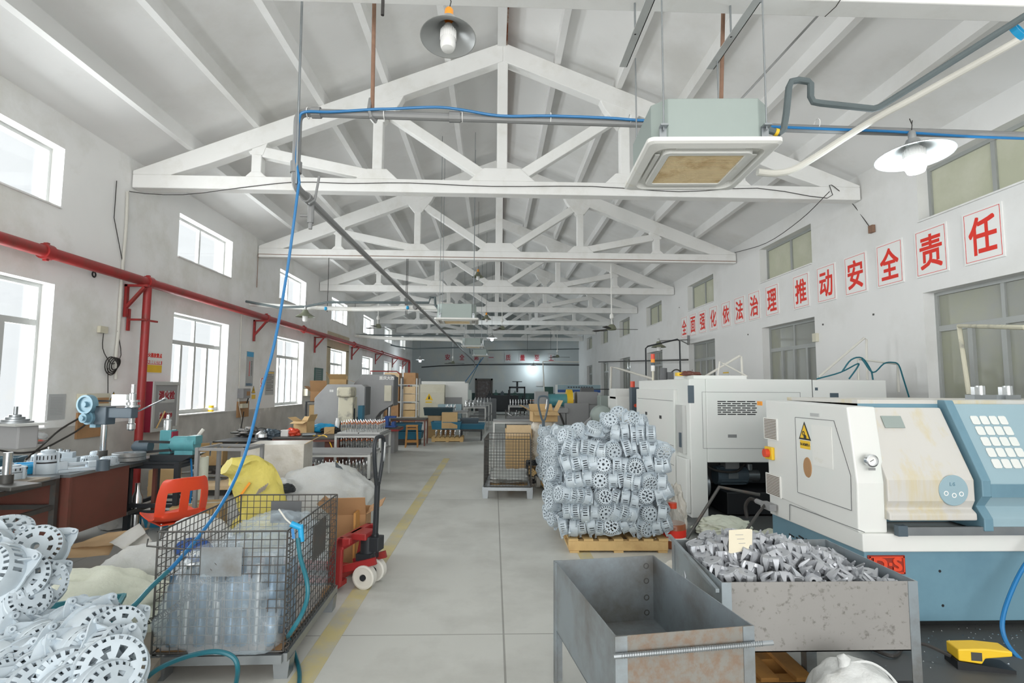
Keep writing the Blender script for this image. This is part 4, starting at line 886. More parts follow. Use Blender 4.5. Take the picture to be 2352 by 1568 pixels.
MB().bb((-.14, -.2, .54), (.12, .17, .56)).build('belt_tray', 'frame', t)
mb = MB(); mb.lathe([(.001, .09), (.04, .09), (.055, .06), (.055, 0)], n=16, mt=Matrix.Translation((.08, -.08, .42)) @ Matrix.Rotation(pi/2, 4, 'Y')); mb.build('feed_hub', 'chrome', t)
bp = aY(252, 1050, 6.75)
t = drill('blue grey drill press with big pulley motor and angled handle beside the red riser', (bp.x, 6.75, .85), radians(80), .62)
mb = MB(); mb.bb((-.05, -.3, .5), (.05, .24, .62)); mb.bb((-.07, .02, .42), (.07, .18, .64)); mb.build('head', 'slate', t, bevel=.01)
MB().lathe([(.001, .06), (.03, .06), (.035, .03), (.085, .03), (.09, .05), (.112, .05), (.112, -.03), (.04, -.03)], n=28, mt=Matrix.Translation((-.08, .26, .66)) @ Matrix.Rotation(-pi/2, 4, 'Y')).build('motor_pulley', 'cncblue', t)
mb = MB(); mb.cyl((.12, .24, .5), (-.1, .24, .5), .08); mb.cyl((-.1, .24, .5), (-.16, .24, .5), .055); mb.cyl((-.16, .24, .5), (-.18, .24, .5), .028); mb.bb((-.02, .2, .38), (.05, .28, .45)); mb.build('motor', 'cncblue', t)
MB().lathe([(.001, .9), (.02, .9), (.02, .8), (.035, .79), (.035, .72), (.075, .715), (.075, .69), (.05, .685), (.05, .66), (.08, .655), (.08, .63), (.04, .6), (.03, .5), (.03, .44), (.045, .43), (.045, .37), (.02, .35), (.001, .35)], (0, -.26, 0), n=24).build('spindle', 'chrome', t)
mb = MB(); mb.bb((-.004, -.3, .69), (.004, .26, .71)); mb.bar((.07, -.26, .645), (.07, .24, .63), .02, .012); mb.bar((-.07, -.26, .645), (-.07, .24, .63), .02, .012); mb.build('drive_belt', 'black', t)
mb = MB(); mb.cyl((.05, -.3, .58), (.1, -.58, .72), .01); mb.cyl((.1, -.58, .72), (.105, -.61, .735), .018); mb.build('feed_handle', 'chrome', t)
MB().bb((-.03, -.2, .64), (.03, .0, .78)).build('belt_guard', 'paper', t)
# belt machine on the black table
t = thing('belt_machine', 'teal belt driven grinder with motor on the black steel table', 'machine', (-4.1, 7.1, .82), 0)
mb = MB(); mb.bb((-.08, -.06, 0), (.06, .08, .36)); mb.build('post', 'tealmach', t, bevel=.01)
MB().bb((.061, -.05, .1), (.075, .07, .34)).build('red_plate', 'darkred', t)
MB().lathe([(.001, .55), (.015, .55), (.02, .5), (.045, .48), (.05, .4), (.05, .36)], (-.02, 0, 0), n=16).build('spindle_top', 'chrome', t)
mb = MB(); mb.cyl((-.3, -.16, .17), (-.12, -.16, .17), .07); mb.cyl((-.3, -.18, .17), (-.32, -.18, .17), .035); mb.build('driven_pulley', 'slate', t)
mb = MB(); mb.cyl((.14, -.12, .2), (.42, -.12, .2), .095, n=24); mb.cyl((.1, -.12, .2), (.14, -.12, .2), .07); mb.bb((.18, -.18, .06), (.4, -.06, .12)); mb.bb((.34, -.2, .2), (.44, -.04, .3)); mb.build('motor', 'tealmach', t)
mb = MB(); mb.bar((-.24, -.2, .235), (.14, -.2, .225), .012, .03); mb.bar((-.24, -.2, .1), (.14, -.2, .13), .012, .03); mb.build('drive_belt', 'black', t)
mb = MB(); mb.prism([(-.1, 0), (.3, 0), (.42, .07), (-.1, .07)], 'y', -.2, .12); mb.build('bed', 'blacksteel', t)
MB().lathe([(.085, -.008), (.1, 0), (.085, .008)], n=24, mt=Matrix.Translation((.5, .05, .12)) @ Matrix.Rotation(.5, 4, 'Z') @ Matrix.Rotation(pi/2, 4, 'Y'), closed=True).build('hand_wheel', 'steel', t)
mb = MB(); mb.cyl((.3, .1, .26), (.36, .13, .36), .022); mb.build('grease_gun', 'whitecable', t)
# grinding discs
for k in range(2):
    c = aZ(296, 1054, .87)
    t = inst('grinding_disc', MB().lathe([(.06, 0), (.165, 0), (.17, .005), (.17, .04), (.165, .045), (.06, .045)], n=36, closed=True).mesh('grinding_disc', MT['galv']), (c.x, c.y, .855+.047*k), (0, 0, 0), 'grey grinding disc on the bench, %s of the stack of two' % ('upper' if k else 'lower'), 'disc', 'grinding discs')
# things on the benches
def drum(label, loc, r, h, m='cast', band=True, rz=0):
    t = thing('motor_housing', label, 'housing', loc, rz)
    mb = MB(); mb.lathe([(.001, 0), (r, 0), (r, h*.42), (r*.97, h*.45)], n=28); mb.lathe([(r, h*.5), (r, h*.8), (r*.75, h*.86), (r*.6, h*.86), (r*.6, h*.95), (r*.2, h), (.001, h)], n=28)
    for k in range(3): a = 2*pi*k/3; mb.cyl((r*1.05*cos(a), r*1.05*sin(a), 0), (r*1.05*cos(a), r*1.05*sin(a), h*.85), r*.12, n=10)
    mb.build('shell', m, t)
    if band: MB().lathe([(r*.985, h*.43), (r*.985, h*.52)], n=28).build('dark_band', 'black', t)
    mb = MB()
    for k in range(20):
        a = 2*pi*k/20; mb.box((r*cos(a), r*sin(a), h*.68), (.008, .008, h*.16), rz=a)
    mb.build('vent_slots', 'black', t); MB().cyl((0, 0, h*.98), (0, 0, h*1.1), r*.12).build('shaft_end', 'chrome', t); return t
c = aZ(108, 1084, .86); drum('assembled aluminium motor housing with black band on the bench', (c.x, c.y, .85), .1, .24)
c = aZ(25, 1100, .87); drum('short round aluminium housing at the left edge of the near bench', (c.x, c.y, .875), .11, .13, band=False)
c = aZ(62, 1084, .86); tray('bright blue plastic tray between the two benches', (c.x, c.y-.02, .852), .3, .22, .18, .1, 'blue')
c = aZ(25, 1106, .852); mb = MB(); mb.box((0, 0, .012), (.5, .26, .024)); tag(mb.build('plank', 'greywood', loc=(c.x, c.y, .851)), 'grey board under the round housing on the near bench', 'board')
c = aZ(185, 1078, .86); t = thing('drill_vise', 'pale machined drilling jig lying on the brown cabinet bench', 'jig', (c.x, c.y, .85), .9)
mb = MB(); mb.bb((-.2, -.07, 0), (.2, .07, .03)); mb.bb((-.2, -.05, .03), (-.12, .05, .11)); mb.bb((.05, -.05, .03), (.2, .05, .09)); mb.bb((-.12, -.02, .06), (.05, .02, .09)); mb.build('body', 'cast', t, bevel=.006)
mb = MB(); mb.cyl((-.2, 0, .07), (-.3, 0, .07), .012); mb.build('screw', 'chrome', t)
c = aZ(236, 1078, .86); tag(MB().lathe([(.001, 0), (.06, 0), (.06, .11), (.045, .11), (.045, .04), (.001, .04)], n=20).build('black_cup', 'slate', loc=(c.x, c.y, .85)), 'dark round cup on the bench edge left of the grinding discs', 'cup')
for k, (x, y, lb) in enumerate(((160, 1044, 'small grey block stacked on the bench by the wall'), (178, 1046, 'stepped grey jig block on the bench by the wall, right one'))):
    c = aZ(x, y+14, .86); t = thing('jig_block', lb, 'block', (c.x-.1, c.y, .85), .3*k); mb = MB(); mb.bb((-.1, -.07, 0), (.1, .07, .06)); mb.bb((-.07, -.05, .06), (.05, .05, .12)); mb.build('block', 'cast', t); MB().cyl((-.02, 0, .12), (-.02, 0, .15), .03).build('bushing', 'chrome', t)
c = aZ(145, 1052, .86); inst('housing_casting', CAST[0], (c.x-.1, c.y, .86), (.0, 0, 1), 'small open casting on the bench behind the assembled housing', 'casting', None)
c = aZ(10, 1075, .86); t = tray('dark blue bin at the left edge of the near bench', (c.x-.05, c.y+.05, .852), .3, .3, .2, .12, 'darktray')
mb = MB(); a = (-4.22, 6.0, .855); mb.box((-4.4, 6.05, .852), (.25, .5, .006)); tag(mb.build('chip_heap', 'steel'), 'thin scatter of metal chips along the bench edge', 'metal chips')
bpy.data.objects['chip_heap']['kind'] = 'stuff'
for k, (px, py, lb) in enumerate(((205, 1062, 'open casting on the brown cabinet bench behind the drilling jig'), (92, 1060, 'small casting on the bench behind the blue tray'), (225, 1050, 'upturned casting at the foot of the blue grey drill press'), (250, 1066, 'casting on the bench just left of the grinding discs'))):
    c = aZ(px, py, .86); inst('housing_casting', CAST[k % 2], (c.x, c.y, .856), (0, 0, k), lb, 'casting', None, .9)
# under the black table
box_carton('brown carton under the black steel table', aZ(368, 1140, .0)+Vector((-.0, .1, 0)), (.35, .35, .42), .2, 'card', group=None)
tag(MB().lathe([(.001, 0), (.06, 0), (.06, .38), (.03, .45), (.03, .55), (.001, .55)], n=20).build('metal_bottle', 'chrome', loc=(-4.35, 6.95, .3)), 'steel cylinder standing under the bench left of the brown carton', 'cylinder')
bpy.data.objects['metal_bottle'].location.z = 0
tray('teal tray lying under the black steel table', (-4.05, 7.15, .0), .1, .5, .35, .14, 'bluetray')
blob('white_bag', 'sack', None, (-4.62, 6.95, 0), (.16, .16, .35), 3, .2); tag(bpy.data.objects['white_bag'], 'small white bag under the bench beside the steel cylinder', 'bag')
tag(MB().tube([(-3.84, 7.1, .86), (-3.78, 7.05, .8), (-3.72, 6.98, .5), (-3.72, 6.95, .1), (-3.7, 7.0, .01)], .012, 8, 4).build('air_hose', 'hoseblue'), 'short bright blue hose hanging at the corner of the black table', 'hose')

# red plastic chair
c0 = aY(398, 1180, 5.6); t = thing('plastic_chair', 'red plastic chair with two holes in its back behind the sacks', 'chair', (c0.x, 5.6, 0), radians(50))
def shell():
    prof = [(.27, .435), (.24, .455), (.15, .445), (0, .43), (-.12, .435), (-.19, .465), (-.225, .54), (-.245, .63), (-.265, .73), (-.285, .83), (-.295, .86)]
    wd = [.2, .215, .225, .23, .23, .23, .23, .232, .225, .2, .17]; n = 13; bm = bmesh.new(); rows = []
    prof = [tuple(v) for v in spline([Vector((a, b, 0)) for a, b in prof], 3)]; wd = [v.x for v in spline([Vector((w_, 0, 0)) for w_ in wd], 3)]
    for (y, z, _), w_ in zip(prof, wd):
        rows.append([bm.verts.new((w_*(2*k/(n-1)-1), y+.0+(.05*abs(2*k/(n-1)-1)**3 if z > .5 else 0), z+(.035*abs(2*k/(n-1)-1)**3 if z < .5 else 0))) for k in range(n)])
    for i in range(len(rows)-1):
        for k in range(n-1):
            q = prof[i][1] > .515 and prof[i+1][1] < .735
            if q and (2 <= k <= 4 or 7 <= k <= 9): continue
            bm.faces.new((rows[i][k], rows[i][k+1], rows[i+1][k+1], rows[i+1][k]))
    bmesh.ops.recalc_face_normals(bm, faces=bm.faces[:]); bmesh.ops.solidify(bm, geom=bm.faces[:], thickness=.012)
    me = bpy.data.meshes.new('shell'); bm.to_mesh(me); bm.free(); me.polygons.foreach_set('use_smooth', [True]*len(me.polygons)); me.materials.append(MT['redplastic']); me.set_sharp_from_angle(angle=radians(50))
    o = bpy.data.objects.new('seat_shell', me); C.objects.link(o); o.parent = t
shell()
for x, y in ((-.17, .18), (.17, .18), (-.17, -.14), (.17, -.14)): MB().cyl((x*.85, y*.9, .43), (x*1.15, y*1.3, 0), .012, n=10).build('leg', 'steel', t)
mb = MB(); mb.bb((-.16, -.14, .41), (.16, .18, .425)); mb.build('under_frame', 'redplastic', t)
# roll of film
c = aY(466, 1060, 7.3); t = thing('film_roll', 'white roll of film standing on end by the red chair', 'roll', (c.x, 7.3, 0)); MB().lathe([(.035, 0), (.068, 0), (.068, .82), (.035, .82)], n=24, closed=True).build('film', 'sackgreen', t); MB().lathe([(.03, -.0), (.036, 0), (.036, .825), (.03, .825)], n=20, closed=True).build('core', 'card', t)
# ================================================================ left front: piles
from mathutils import noise as NZ
def sheet(name, m, pts, seed=0, amp=.03, n=14, th=.004, label=None, cat=None, crease=0):
    """four-cornered soft sheet between corner points a, b, c, d"""
    a, b, c, d = [Vector(p) for p in pts]; bm = bmesh.new(); rows = []
    for i in range(n+1):
        u = i/n; row = []
        for j in range(n+1):
            v = j/n; p = (a*(1-u)+b*u)*(1-v)+(d*(1-u)+c*u)*v; k = NZ.noise(Vector((u*3+seed, v*3, seed*1.7)))+.5*NZ.noise(Vector((u*8+seed, v*8, seed)))
            row.append(bm.verts.new(p+Vector((0, 0, amp*k))))
        rows.append(row)
    for i in range(n):
        for j in range(n): bm.faces.new((rows[i][j], rows[i+1][j], rows[i+1][j+1], rows[i][j+1]))
    bmesh.ops.solidify(bm, geom=bm.faces[:], thickness=th)
    me = bpy.data.meshes.new(name); bm.to_mesh(me); bm.free(); me.polygons.foreach_set('use_smooth', [True]*len(me.polygons)); me.materials.append(MT[m])
    o = bpy.data.objects.new(name, me); C.objects.link(o)
    if label: tag(o, label, cat or 'sheet')
    return o
# pale sacks below and behind the castings
o = blob('woven_sack', 'sackgreen', None, (-2.78, 3.95, 0), (.62, .42, .3), 5, .16, 1.6, 5, fold=.18); tag(o, 'pale green crumpled woven sack behind the teal crate', 'sack')
o = blob('woven_sack', 'sackgreen', None, (-2.28, 3.05, 0), (.38, .42, .22), 8, .14, 1.6, 5, fold=.2); tag(o, 'pale woven sack lying under the front castings beside the near cage', 'sack')
o = blob('woven_sack', 'sack', None, (-2.72, 4.62, 0), (.4, .3, .3), 11, .14, 1.7, 5, fold=.18); tag(o, 'white woven sack lying left of the paper bag', 'sack')
# flattened cartons
for k, (pts, m, lb) in enumerate((
    ([aZ(128, 1262, .2), aZ(250, 1222, .34), aZ(345, 1212, .36), aZ(255, 1252, .3)], 'card2', 'flattened brown carton sheet lying highest on the left scrap pile'),
    ([aZ(118, 1285, .18), aZ(150, 1256, .22), aZ(262, 1250, .28), aZ(250, 1275, .22)], 'card2', 'flattened carton sheet lying lower left on the scrap pile'),
    ([aZ(250, 1245, .34), aZ(320, 1200, .44), aZ(335, 1222, .42), aZ(285, 1262, .34)], 'acwhite', 'white folded carton sheet tilted on top of the scrap pile'),
    ([aZ(275, 1250, .33), aZ(335, 1224, .4), aZ(350, 1242, .36), aZ(300, 1278, .28)], 'acwhite', 'white folded carton sheet lying below the tilted white one'))):
    tag(sheet('carton_sheet', m, pts, k, .012, 8, .006), lb, 'cardboard', 'scrap carton sheets')
box_carton('brown film wrapped carton under the red chair', aZ(430, 1225, .0)+Vector((0, .25, 0)), (.55, .4, .3), .25, 'card', group=None)
# paper bag with blue print
o = blob('paper_bag', 'sack', None, (-2.52, 4.8, 0), (.34, .2, .4), 21, .08, 1.6, 5, fold=.1); tag(o, 'white paper bag with a blue printed emblem behind the near cage', 'bag')
o.rotation_euler = (-.2, 0, 0); c = aY(425, 1255, 4.62)
em = MB(); em.lathe([(.001, 0), (.155, 0), (.155, .004), (.001, .004)], n=28, mt=Matrix.Translation((0, 0, 0)) @ Matrix.Rotation(pi/2, 4, 'X') @ Matrix.Diagonal((1, .62, 1, 1)))
MT['logoblue'] = mat('printed_blue', s(58, 92, 160), .7, 0, .06)
pb = em.build('printed_emblem', 'logoblue', o, label='blue printed emblem'); pb.matrix_parent_inverse = Matrix.Identity(4)
bpy.context.view_layer.update(); pb.matrix_world = Matrix.Translation(aY(445, 1262, 4.57))
lt = text('printed_letters', 'ONPRO', .06, 'signwhite', o, (0, 0, 0), (0, 0, 0), .003); bpy.context.view_layer.update(); lt.matrix_world = Matrix.Translation(aY(445, 1272, 4.56)) @ Matrix.Rotation(pi/2, 4, 'X')
# yellow bag
def bag_tube(name, m, path, rad, seed, flat=.7, n=28, amp=.12):
    P = spline([Vector(p) for p in path], 6); vs = []; mm = len(P)
    for i, p in enumerate(P):
        t_ = i/(mm-1)*(len(rad)-1); k = min(int(t_), len(rad)-2); r_ = rad[k]*(1-(t_-k))+rad[k+1]*(t_-k)
        d = (P[min(i+1, mm-1)]-P[max(i-1, 0)]).normalized(); a = Vector((1, .25, 0)); a = (a-d*a.dot(d)).normalized(); b_ = d.cross(a)
        for j in range(n):
            th = 2*pi*j/n; q = a*cos(th)*r_+b_*sin(th)*r_*flat
            vs.append(p+q*(1+amp*NZ.noise(Vector((cos(th)*1.8, sin(th)*1.8, i*.16+seed)))-amp*1.1*(abs(NZ.noise(Vector((cos(th)*3.5, sin(th)*3.5, i*.3+seed))))-.2)))
    mb = MB(); mb.add(vs, [(i*n+j, i*n+(j+1) % n, (i+1)*n+(j+1) % n, (i+1)*n+j) for i in range(mm-1) for j in range(n)]+[tuple(range(n))[::-1], tuple(range((mm-1)*n, mm*n))], True)
    return mb.build(name, m)
Y_ = 5.3
o = bag_tube('yellow_sack', 'yellowbag', [aY(590, 1262, Y_), aY(592, 1220, Y_), aY(604, 1170, Y_), aY(590, 1120, Y_), aY(560, 1080, Y_-.05), aY(520, 1070, Y_-.15)], [.23, .25, .21, .21, .2, .12], 2, .5, amp=.2)
tag(o, 'tall yellow woven sack slumped over behind the near cage', 'sack')
c = aY(592, 1130, Y_-.15)
for k in range(5):
    q = MB().box((0, 0, 0), (.012, .004, .07)).build('printed_mark', 'greywood', o); bpy.context.view_layer.update(); q.matrix_world = Matrix.Translation(c+Vector((.018*k, .0, .012*k))) @ Matrix.Rotation(.5, 4, 'Y')
q = MB().box((0, 0, 0), (.02, .004, .16)).build('printed_mark', 'orange', o); bpy.context.view_layer.update(); q.matrix_world = Matrix.Translation(c+Vector((-.12, .0, .02))) @ Matrix.Rotation(.6, 4, 'Y')
# big white bulk bag
o = blob('bulk_bag', 'sack', None, (-2.2, 7.35, 0), (.6, .5, .46), 31, .12, 1.4, 5, fold=.16); tag(o, 'big white woven bulk bag behind the near cage', 'bag')
o = blob('bulk_bag', 'sack', None, (-2.62, 7.0, 0), (.28, .28, .38), 35, .12, 1.7, 5, fold=.16); tag(o, 'smaller open white sack against the bulk bag, holding dark plastic', 'bag')
o2 = blob('plastic_scrap', 'blacksteel', None, (-2.5, 6.74, .47), (.12, .09, .06), 4, .3, 2, 4, fold=.3); tag(o2, 'crumpled dark plastic in the mouth of the smaller white sack', 'plastic')
sheet('bag_flap', 'galv', [aY(738, 1105, 7.0), aY(772, 1060, 7.3), aY(795, 1085, 7.2), aY(760, 1098, 7.0)], 3, .02, 8, label='grey plastic liner sticking out of the white bulk bag', cat='liner')
# teal crate
c = aY(132, 1350, 3.4); tray('worn teal metal crate among the left castings', (c.x, c.y, .24), .42, .62, .28, .19, 'teal')
tag(MB().box((c.x, c.y, .2), (.56, .24, .08), .42).build('board', 'greywood'), 'grey board under the worn teal crate', 'board')
frame_table('low wooden stand holding the front castings and the teal crate', (-2.62, 3.05, 0), .25, 1.5, 1.1, .16, 'greywood', .1, (), nm='low_platform', cat='platform', top=.04)
# castings at the left front: one leaning group and the nested rows in front
LB = 'silver aluminium housing casting in the heap at the lower left corner'
G1 = 'castings heaped at the lower left'
def cast_front(px, py, Y, d, sp, k, sc=1.0): inst('housing_casting', CASTB[k], aY(px, py, Y), axis_rot(d, sp), LB, 'casting', G1, sc)
for px, py, Y, d, sp, k, sc in (
    (90, 1268, 3.3, (.35, -.75, .55), .2, 0, 1.25), (15, 1245, 3.35, (.3, -.3, .9), .6, 1, 1.15), (40, 1335, 3.05, (.55, -.6, .5), 1.3, 0, 1.3), (0, 1320, 2.98, (-.1, -.9, .45), .1, 0, 1.35), (85, 1345, 3.15, (.7, -.5, .3), 2.2, 1, 1.1), (-30, 1270, 3.2, (.2, -.8, .4), 1.2, 0, 1.2), (-10, 1395, 2.95, (.5, -.6, .2), .4, 1, 1.1), (50, 1385, 3.0, (.8, -.3, .5), .9, 0, 1.0)):
    cast_front(px, py, Y, d, sp, k, sc)
rows = [((5, 1492), (205, 1440), 3.02, 2.98, 5, (.9, -.3, .3)), ((30, 1500), (262, 1455), 2.86, 2.86, 5, (.85, -.45, .25)), ((0, 1545), (235, 1505), 2.74, 2.74, 5, (.88, -.4, .25)),
        ((30, 1575), (250, 1550), 2.66, 2.66, 5, (.7, -.6, .35)), ((-20, 1610), (230, 1610), 2.56, 2.56, 4, (.75, -.5, .4))]
rr = random.Random(4)
for a, b_, ya, yb, n, d in rows:
    for i in range(n):
        u = i/(n-1); e = .2 if i % 4 else .5
        dd = Vector(d)+Vector((rr.uniform(-e, e), rr.uniform(-e, e), rr.uniform(-e, e)))*.6
        cast_front(a[0]*(1-u)+b_[0]*u, a[1]*(1-u)+b_[1]*u+rr.uniform(-8, 8), ya*(1-u)+yb*u, dd, rr.uniform(0, 6), rr.randrange(2), rr.uniform(1.15, 1.32))
# near cage with bagged parts
CG = (-1.63, 3.98, 0)
t = cage('near wire cage full of film wrapped blue parts', CG, radians(1), .76, 1.12, .87, .17, 0)
for y, x, z in ((-.565, 0.0, .56), (.555, -.02, .6)):
    MB().bb((x-.12, y-.004, z+.05), (x+.12, y+.0, z+.22)).build('label_plate', 'galv' if y < 0 else 'machdark', t)
MB().bb((.395, -.1, .55), (.4, .2, .78)).build('label_plate', 'dsteel', t)
MB().tube([(-.42, -.59, .84), (-.42, -.6, .8), (-.2, -.6, .78)], .005, 6).build('latch_rod', 'dsteel', t)
rr = random.Random(11)
pm = MB().lathe([(.001, 0), (.03, 0), (.033, .01), (.033, .13), (.022, .15), (.022, .2), (.001, .2)], n=14).mesh('wrapped_part', MT['bluegoods'])
pm2 = MB().cyl((0, 0, 0), (0, 0, .26), .022, n=14).mesh('bright_tube', MT['chrome'])
for ix in range(8):
    for iz in range(2):
        for iy in range(3):
            p = (CG[0]-.31+.085*ix+rr.uniform(-.01, .01), CG[1]-.47+.17*iy+(.0 if iy else 0), .175+.215*iz)
            inst('wrapped_part', pm2 if ix in (1, 3, 6) else pm, p, (0, 0, rr.uniform(0, 6)), 'blue grey cylindrical part in the film bag inside the near cage', 'part', 'bagged parts in the near cage')
o = blob('film_bag', 'film', None, (CG[0], CG[1]-.08, .17), (.52, .7, .36), 41, .12, 1.7, 5, fold=.2, box=(.365, .53)); tag(o, 'clear plastic film bag bulging inside the near cage', 'film bag')
o = blob('film_bag', 'film', None, (CG[0]+.06, CG[1]+.12, .5), (.3, .36, .2), 44, .2, 1.8, 5, fold=.3, box=(.3, .4)); tag(o, 'upper crumpled clear film bag at the right of the near cage', 'film bag')
mb = MB(); mb.bb((CG[0]-.37, CG[1]-.53, .163), (CG[0]+.37, CG[1]+.53, .17)); tag(mb.build('carton_sheet', 'card3'), 'brown board on the bottom of the near cage', 'cardboard')
# chain inside the cage
mb = MB()
for k in range(34):
    u = k/33; p = Vector((-2.06+.42*u, 3.42, .34+.36*u-.06*sin(pi*u)))
    mb.lathe([(.009, -.003), (.013, 0), (.009, .003)], n=8, mt=Matrix.Translation(p) @ Euler((pi/2 if k % 2 else 0, .8, 0)).to_matrix().to_4x4() @ Matrix.Diagonal((1.5, 1, 1, 1)), closed=True)
tag(mb.build('chain', 'dsteel'), 'rusty chain slung across the left side of the near cage', 'chain')
# blow gun and its hose
g = aY(680, 1205, 3.42); t = thing('blow_gun', 'blue air blow gun hooked on the near cage rim', 'air gun', g, .3)
mb = MB(); mb.cyl((-.03, 0, .01), (.03, 0, -.02), .018); mb.cyl((.025, 0, 0), (.035, 0, -.1), .016); mb.build('body', 'blue', t, bevel=.003); MB().tube([(-.03, 0, .01), (-.06, 0, .04), (-.1, 0, .1)], .005, 6).build('nozzle', 'whitecable', t); MB().bar((-.02, 0, -.02), (-.01, 0, -.08), .008, .016).build('trigger', 'hoseblue', t)
tag(MB().tube([aY(*p, y) for p, y in (((684, 1236), 3.41), ((690, 1280), 3.37), ((704, 1330), 3.3), ((706, 1370), 3.28), ((693, 1410), 3.28), ((668, 1452), 3.28))]+[aZ(662, 1465, .2), aZ(676, 1500, .03), aZ(688, 1545, .016), aZ(680, 1600, .016), aZ(640, 1700, .016)], .013, 8, 5).build('air_hose', 'hoseteal'), 'teal air hose hanging from the blow gun down to the floor', 'hose')
tag(MB().tube([aZ(250, 1640, .016), aZ(310, 1585, .02)]+[aY(x, y, 3.18) for x, y in ((350, 1545), (395, 1520), (450, 1502), (500, 1496), (535, 1508), (546, 1535))]+[aZ(540, 1580, .05), aZ(528, 1640, .016)], .013, 8, 5).build('air_hose', 'hoseteal'), 'teal air hose arching over the foot of the near cage', 'hose')
# red pallet jack and carton behind the cage
jp = aZ(838, 1338, 0)
jack('red pallet jack with black upright handle beside the near cage', (jp.x-.2, jp.y+.02, 0), radians(76), 'red', 'blacksteel', .93, .02)
box_carton('open brown carton between the near cage and the bulk bag', (-1.42, 5.65, 0), (.34, .4, .5), .1, 'card3', flaps=1)
mb = MB(); mb.bb((-1.31, 5.3, .0), (-1.29, 5.7, .55)); tag(mb.build('wooden_board', 'wood2'), 'thin wooden board leaning against the open carton', 'board')
# ================================================================ left, middle distance
# grey tube frame and wrapped cartons behind the yellow sack
frame_table('grey steel tube table frame standing around the wrapped carton', (-3.25, 6.95, 0), radians(-4), .6, .5, 1.0, 'conduit', .04, (), top=0, nm='tube_frame', cat='frame')
for k in range(2):
    t = box_carton('grey film wrapped carton behind the yellow sack, %s of two' % ('upper one with an open flap' if k else 'lower'), (-3.05, 8.05, .47*k), (.75, .6, .46), .12, 'filmwrap', tape=False, group='film wrapped cartons', nm='wrapped_carton')
mb = MB(); mt = Matrix.Translation((.38, -.2, .46)) @ Matrix.Rotation(-.5, 4, 'Y'); mb.box((.16, .15, 0), (.32, .4, .006), mt=mt); mb.build('flap', 'card', t)
stool('wooden stool behind the wrapped carton with the open flap', (aY(652, 1060, 9.6).x, 9.6, 0), .3, .36, .62)
# low boards with scrap against the wall
for k in range(2): tag(MB().box((-4.75, 9.3, .12+.03*k), (1.3, .9, .03), .05).build('board', 'card2'), 'wide pale board on the low stack behind the film roll, %s one' % ('upper' if k else 'lower'), 'board')
tag(MB().box((-4.75, 9.3, .05), (1.1, .7, .1), .05).build('low_block', 'dsteel'), 'dark low block under the pale boards behind the film roll', 'block')
rr = random.Random(3)
def scrap(label, loc, n, rx, ry, m='steel', L=.3, group=None):
    for k in range(n):
        a = rr.uniform(0, pi); o = MB().box((0, 0, 0), (L*rr.uniform(.6, 1), .04, .03)).build('metal_strip', m)
        o.location = (loc[0]+rr.uniform(-rx, rx), loc[1]+rr.uniform(-ry, ry), loc[2]+.03*(k//4)); o.rotation_euler = (0, rr.uniform(-.1, .1), a); tag(o, label, 'metal strip', group)
scrap('grey metal strip in the scrap stack against the left wall', (-4.85, 9.5, .17), 20, .3, .25, 'steel', .4, 'metal strips by the wall')
t = box_carton('small open carton holding a yellow part on the scrap by the wall', (-4.95, 9.95, .35), (.38, .3, .26), .2, 'card', flaps=1)
MB().lathe([(.001, 0), (.06, 0), (.06, .08), (.001, .1)], n=16).build('plastic_part', 'yellow'); o = bpy.data.objects['plastic_part']; o.location = (-4.9, 9.95, .57); tag(o, 'yellow plastic part in the small open carton by the wall', 'plastic part')
MB().box((-4.95, 9.95, .26), (.5, .45, .18)).build('low_crate', 'dsteel'); tag(bpy.data.objects['low_crate'], 'dark crate under the small open carton by the wall', 'crate')
# yellow tin on the second window sill
c = aX(484, 945, XL-.08); t = thing('yellow_tin', 'yellow and white tin on the sill of the second left window', 'tin', (c.x, c.y, LZ+.02)); MB().lathe([(.001, 0), (.055, 0), (.055, .13), (.001, .13)], n=20).build('can', 'yellow', t); MB().lathe([(.056, .04), (.056, .08)], n=20).build('white_band', 'signwhite', t)
# cluttered desks
frame_table('long brown work desk with dark top covered in clutter', (-3.55, 11.6, 0), 0, 1.25, 2.1, .76, 'brownsteel', .05, (.25,), 'dsteel', nm='work_desk', cat='desk')
mb = MB(); mb.bb((-3.25, 10.75, .1), (-2.98, 12.5, .72)); tag(mb.build('drawer_cabinet', 'brownsteel'), 'brown red cabinet under the long work desk', 'cabinet')
frame_table('low dark table by the left wall with kettle and tangled parts', (-4.68, 10.9, 0), 0, .9, 1.3, .72, 'blacksteel', .05, (.2,), nm='side_table', cat='table')
dz = .76
def on(px, py, Y, z): c = aY(px, py, Y); return Vector((c.x, Y, z))
box_carton('open brown carton tilted on the cluttered work desk', on(698, 985, 11.6, dz+.005), (.32, .26, .24), -.3, 'card', flaps=2)
o = blob('red_cloth', 'redplastic', None, on(670, 1002, 11.0, dz), (.15, .1, .09), 6, .4, 2.5, 4, fold=.4); tag(o, 'crumpled orange red cloth on the work desk', 'cloth')
o = blob('blue_bag', 'blue', None, on(742, 988, 11.9, dz), (.28, .16, .11), 9, .3, 2, 4, fold=.3); tag(o, 'bright blue plastic bag on the work desk', 'bag')
o = blob('dark_rag', 'black', None, on(760, 994, 11.6, dz), (.2, .12, .08), 12, .4, 2.5, 4, fold=.4); tag(o, 'dark rag heap at the right end of the work desk', 'rag')
c = on(775, 980, 12.0, dz); t = thing('thermos', 'white thermos flask with dark side standing on the work desk', 'thermos', c); MB().lathe([(.001, 0), (.045, 0), (.045, .22), (.035, .25), (.035, .29), (.001, .29)], n=20).build('flask', 'signwhite', t); MB().cyl((.04, 0, .02), (.075, 0, .22), .012).build('handle', 'black', t)
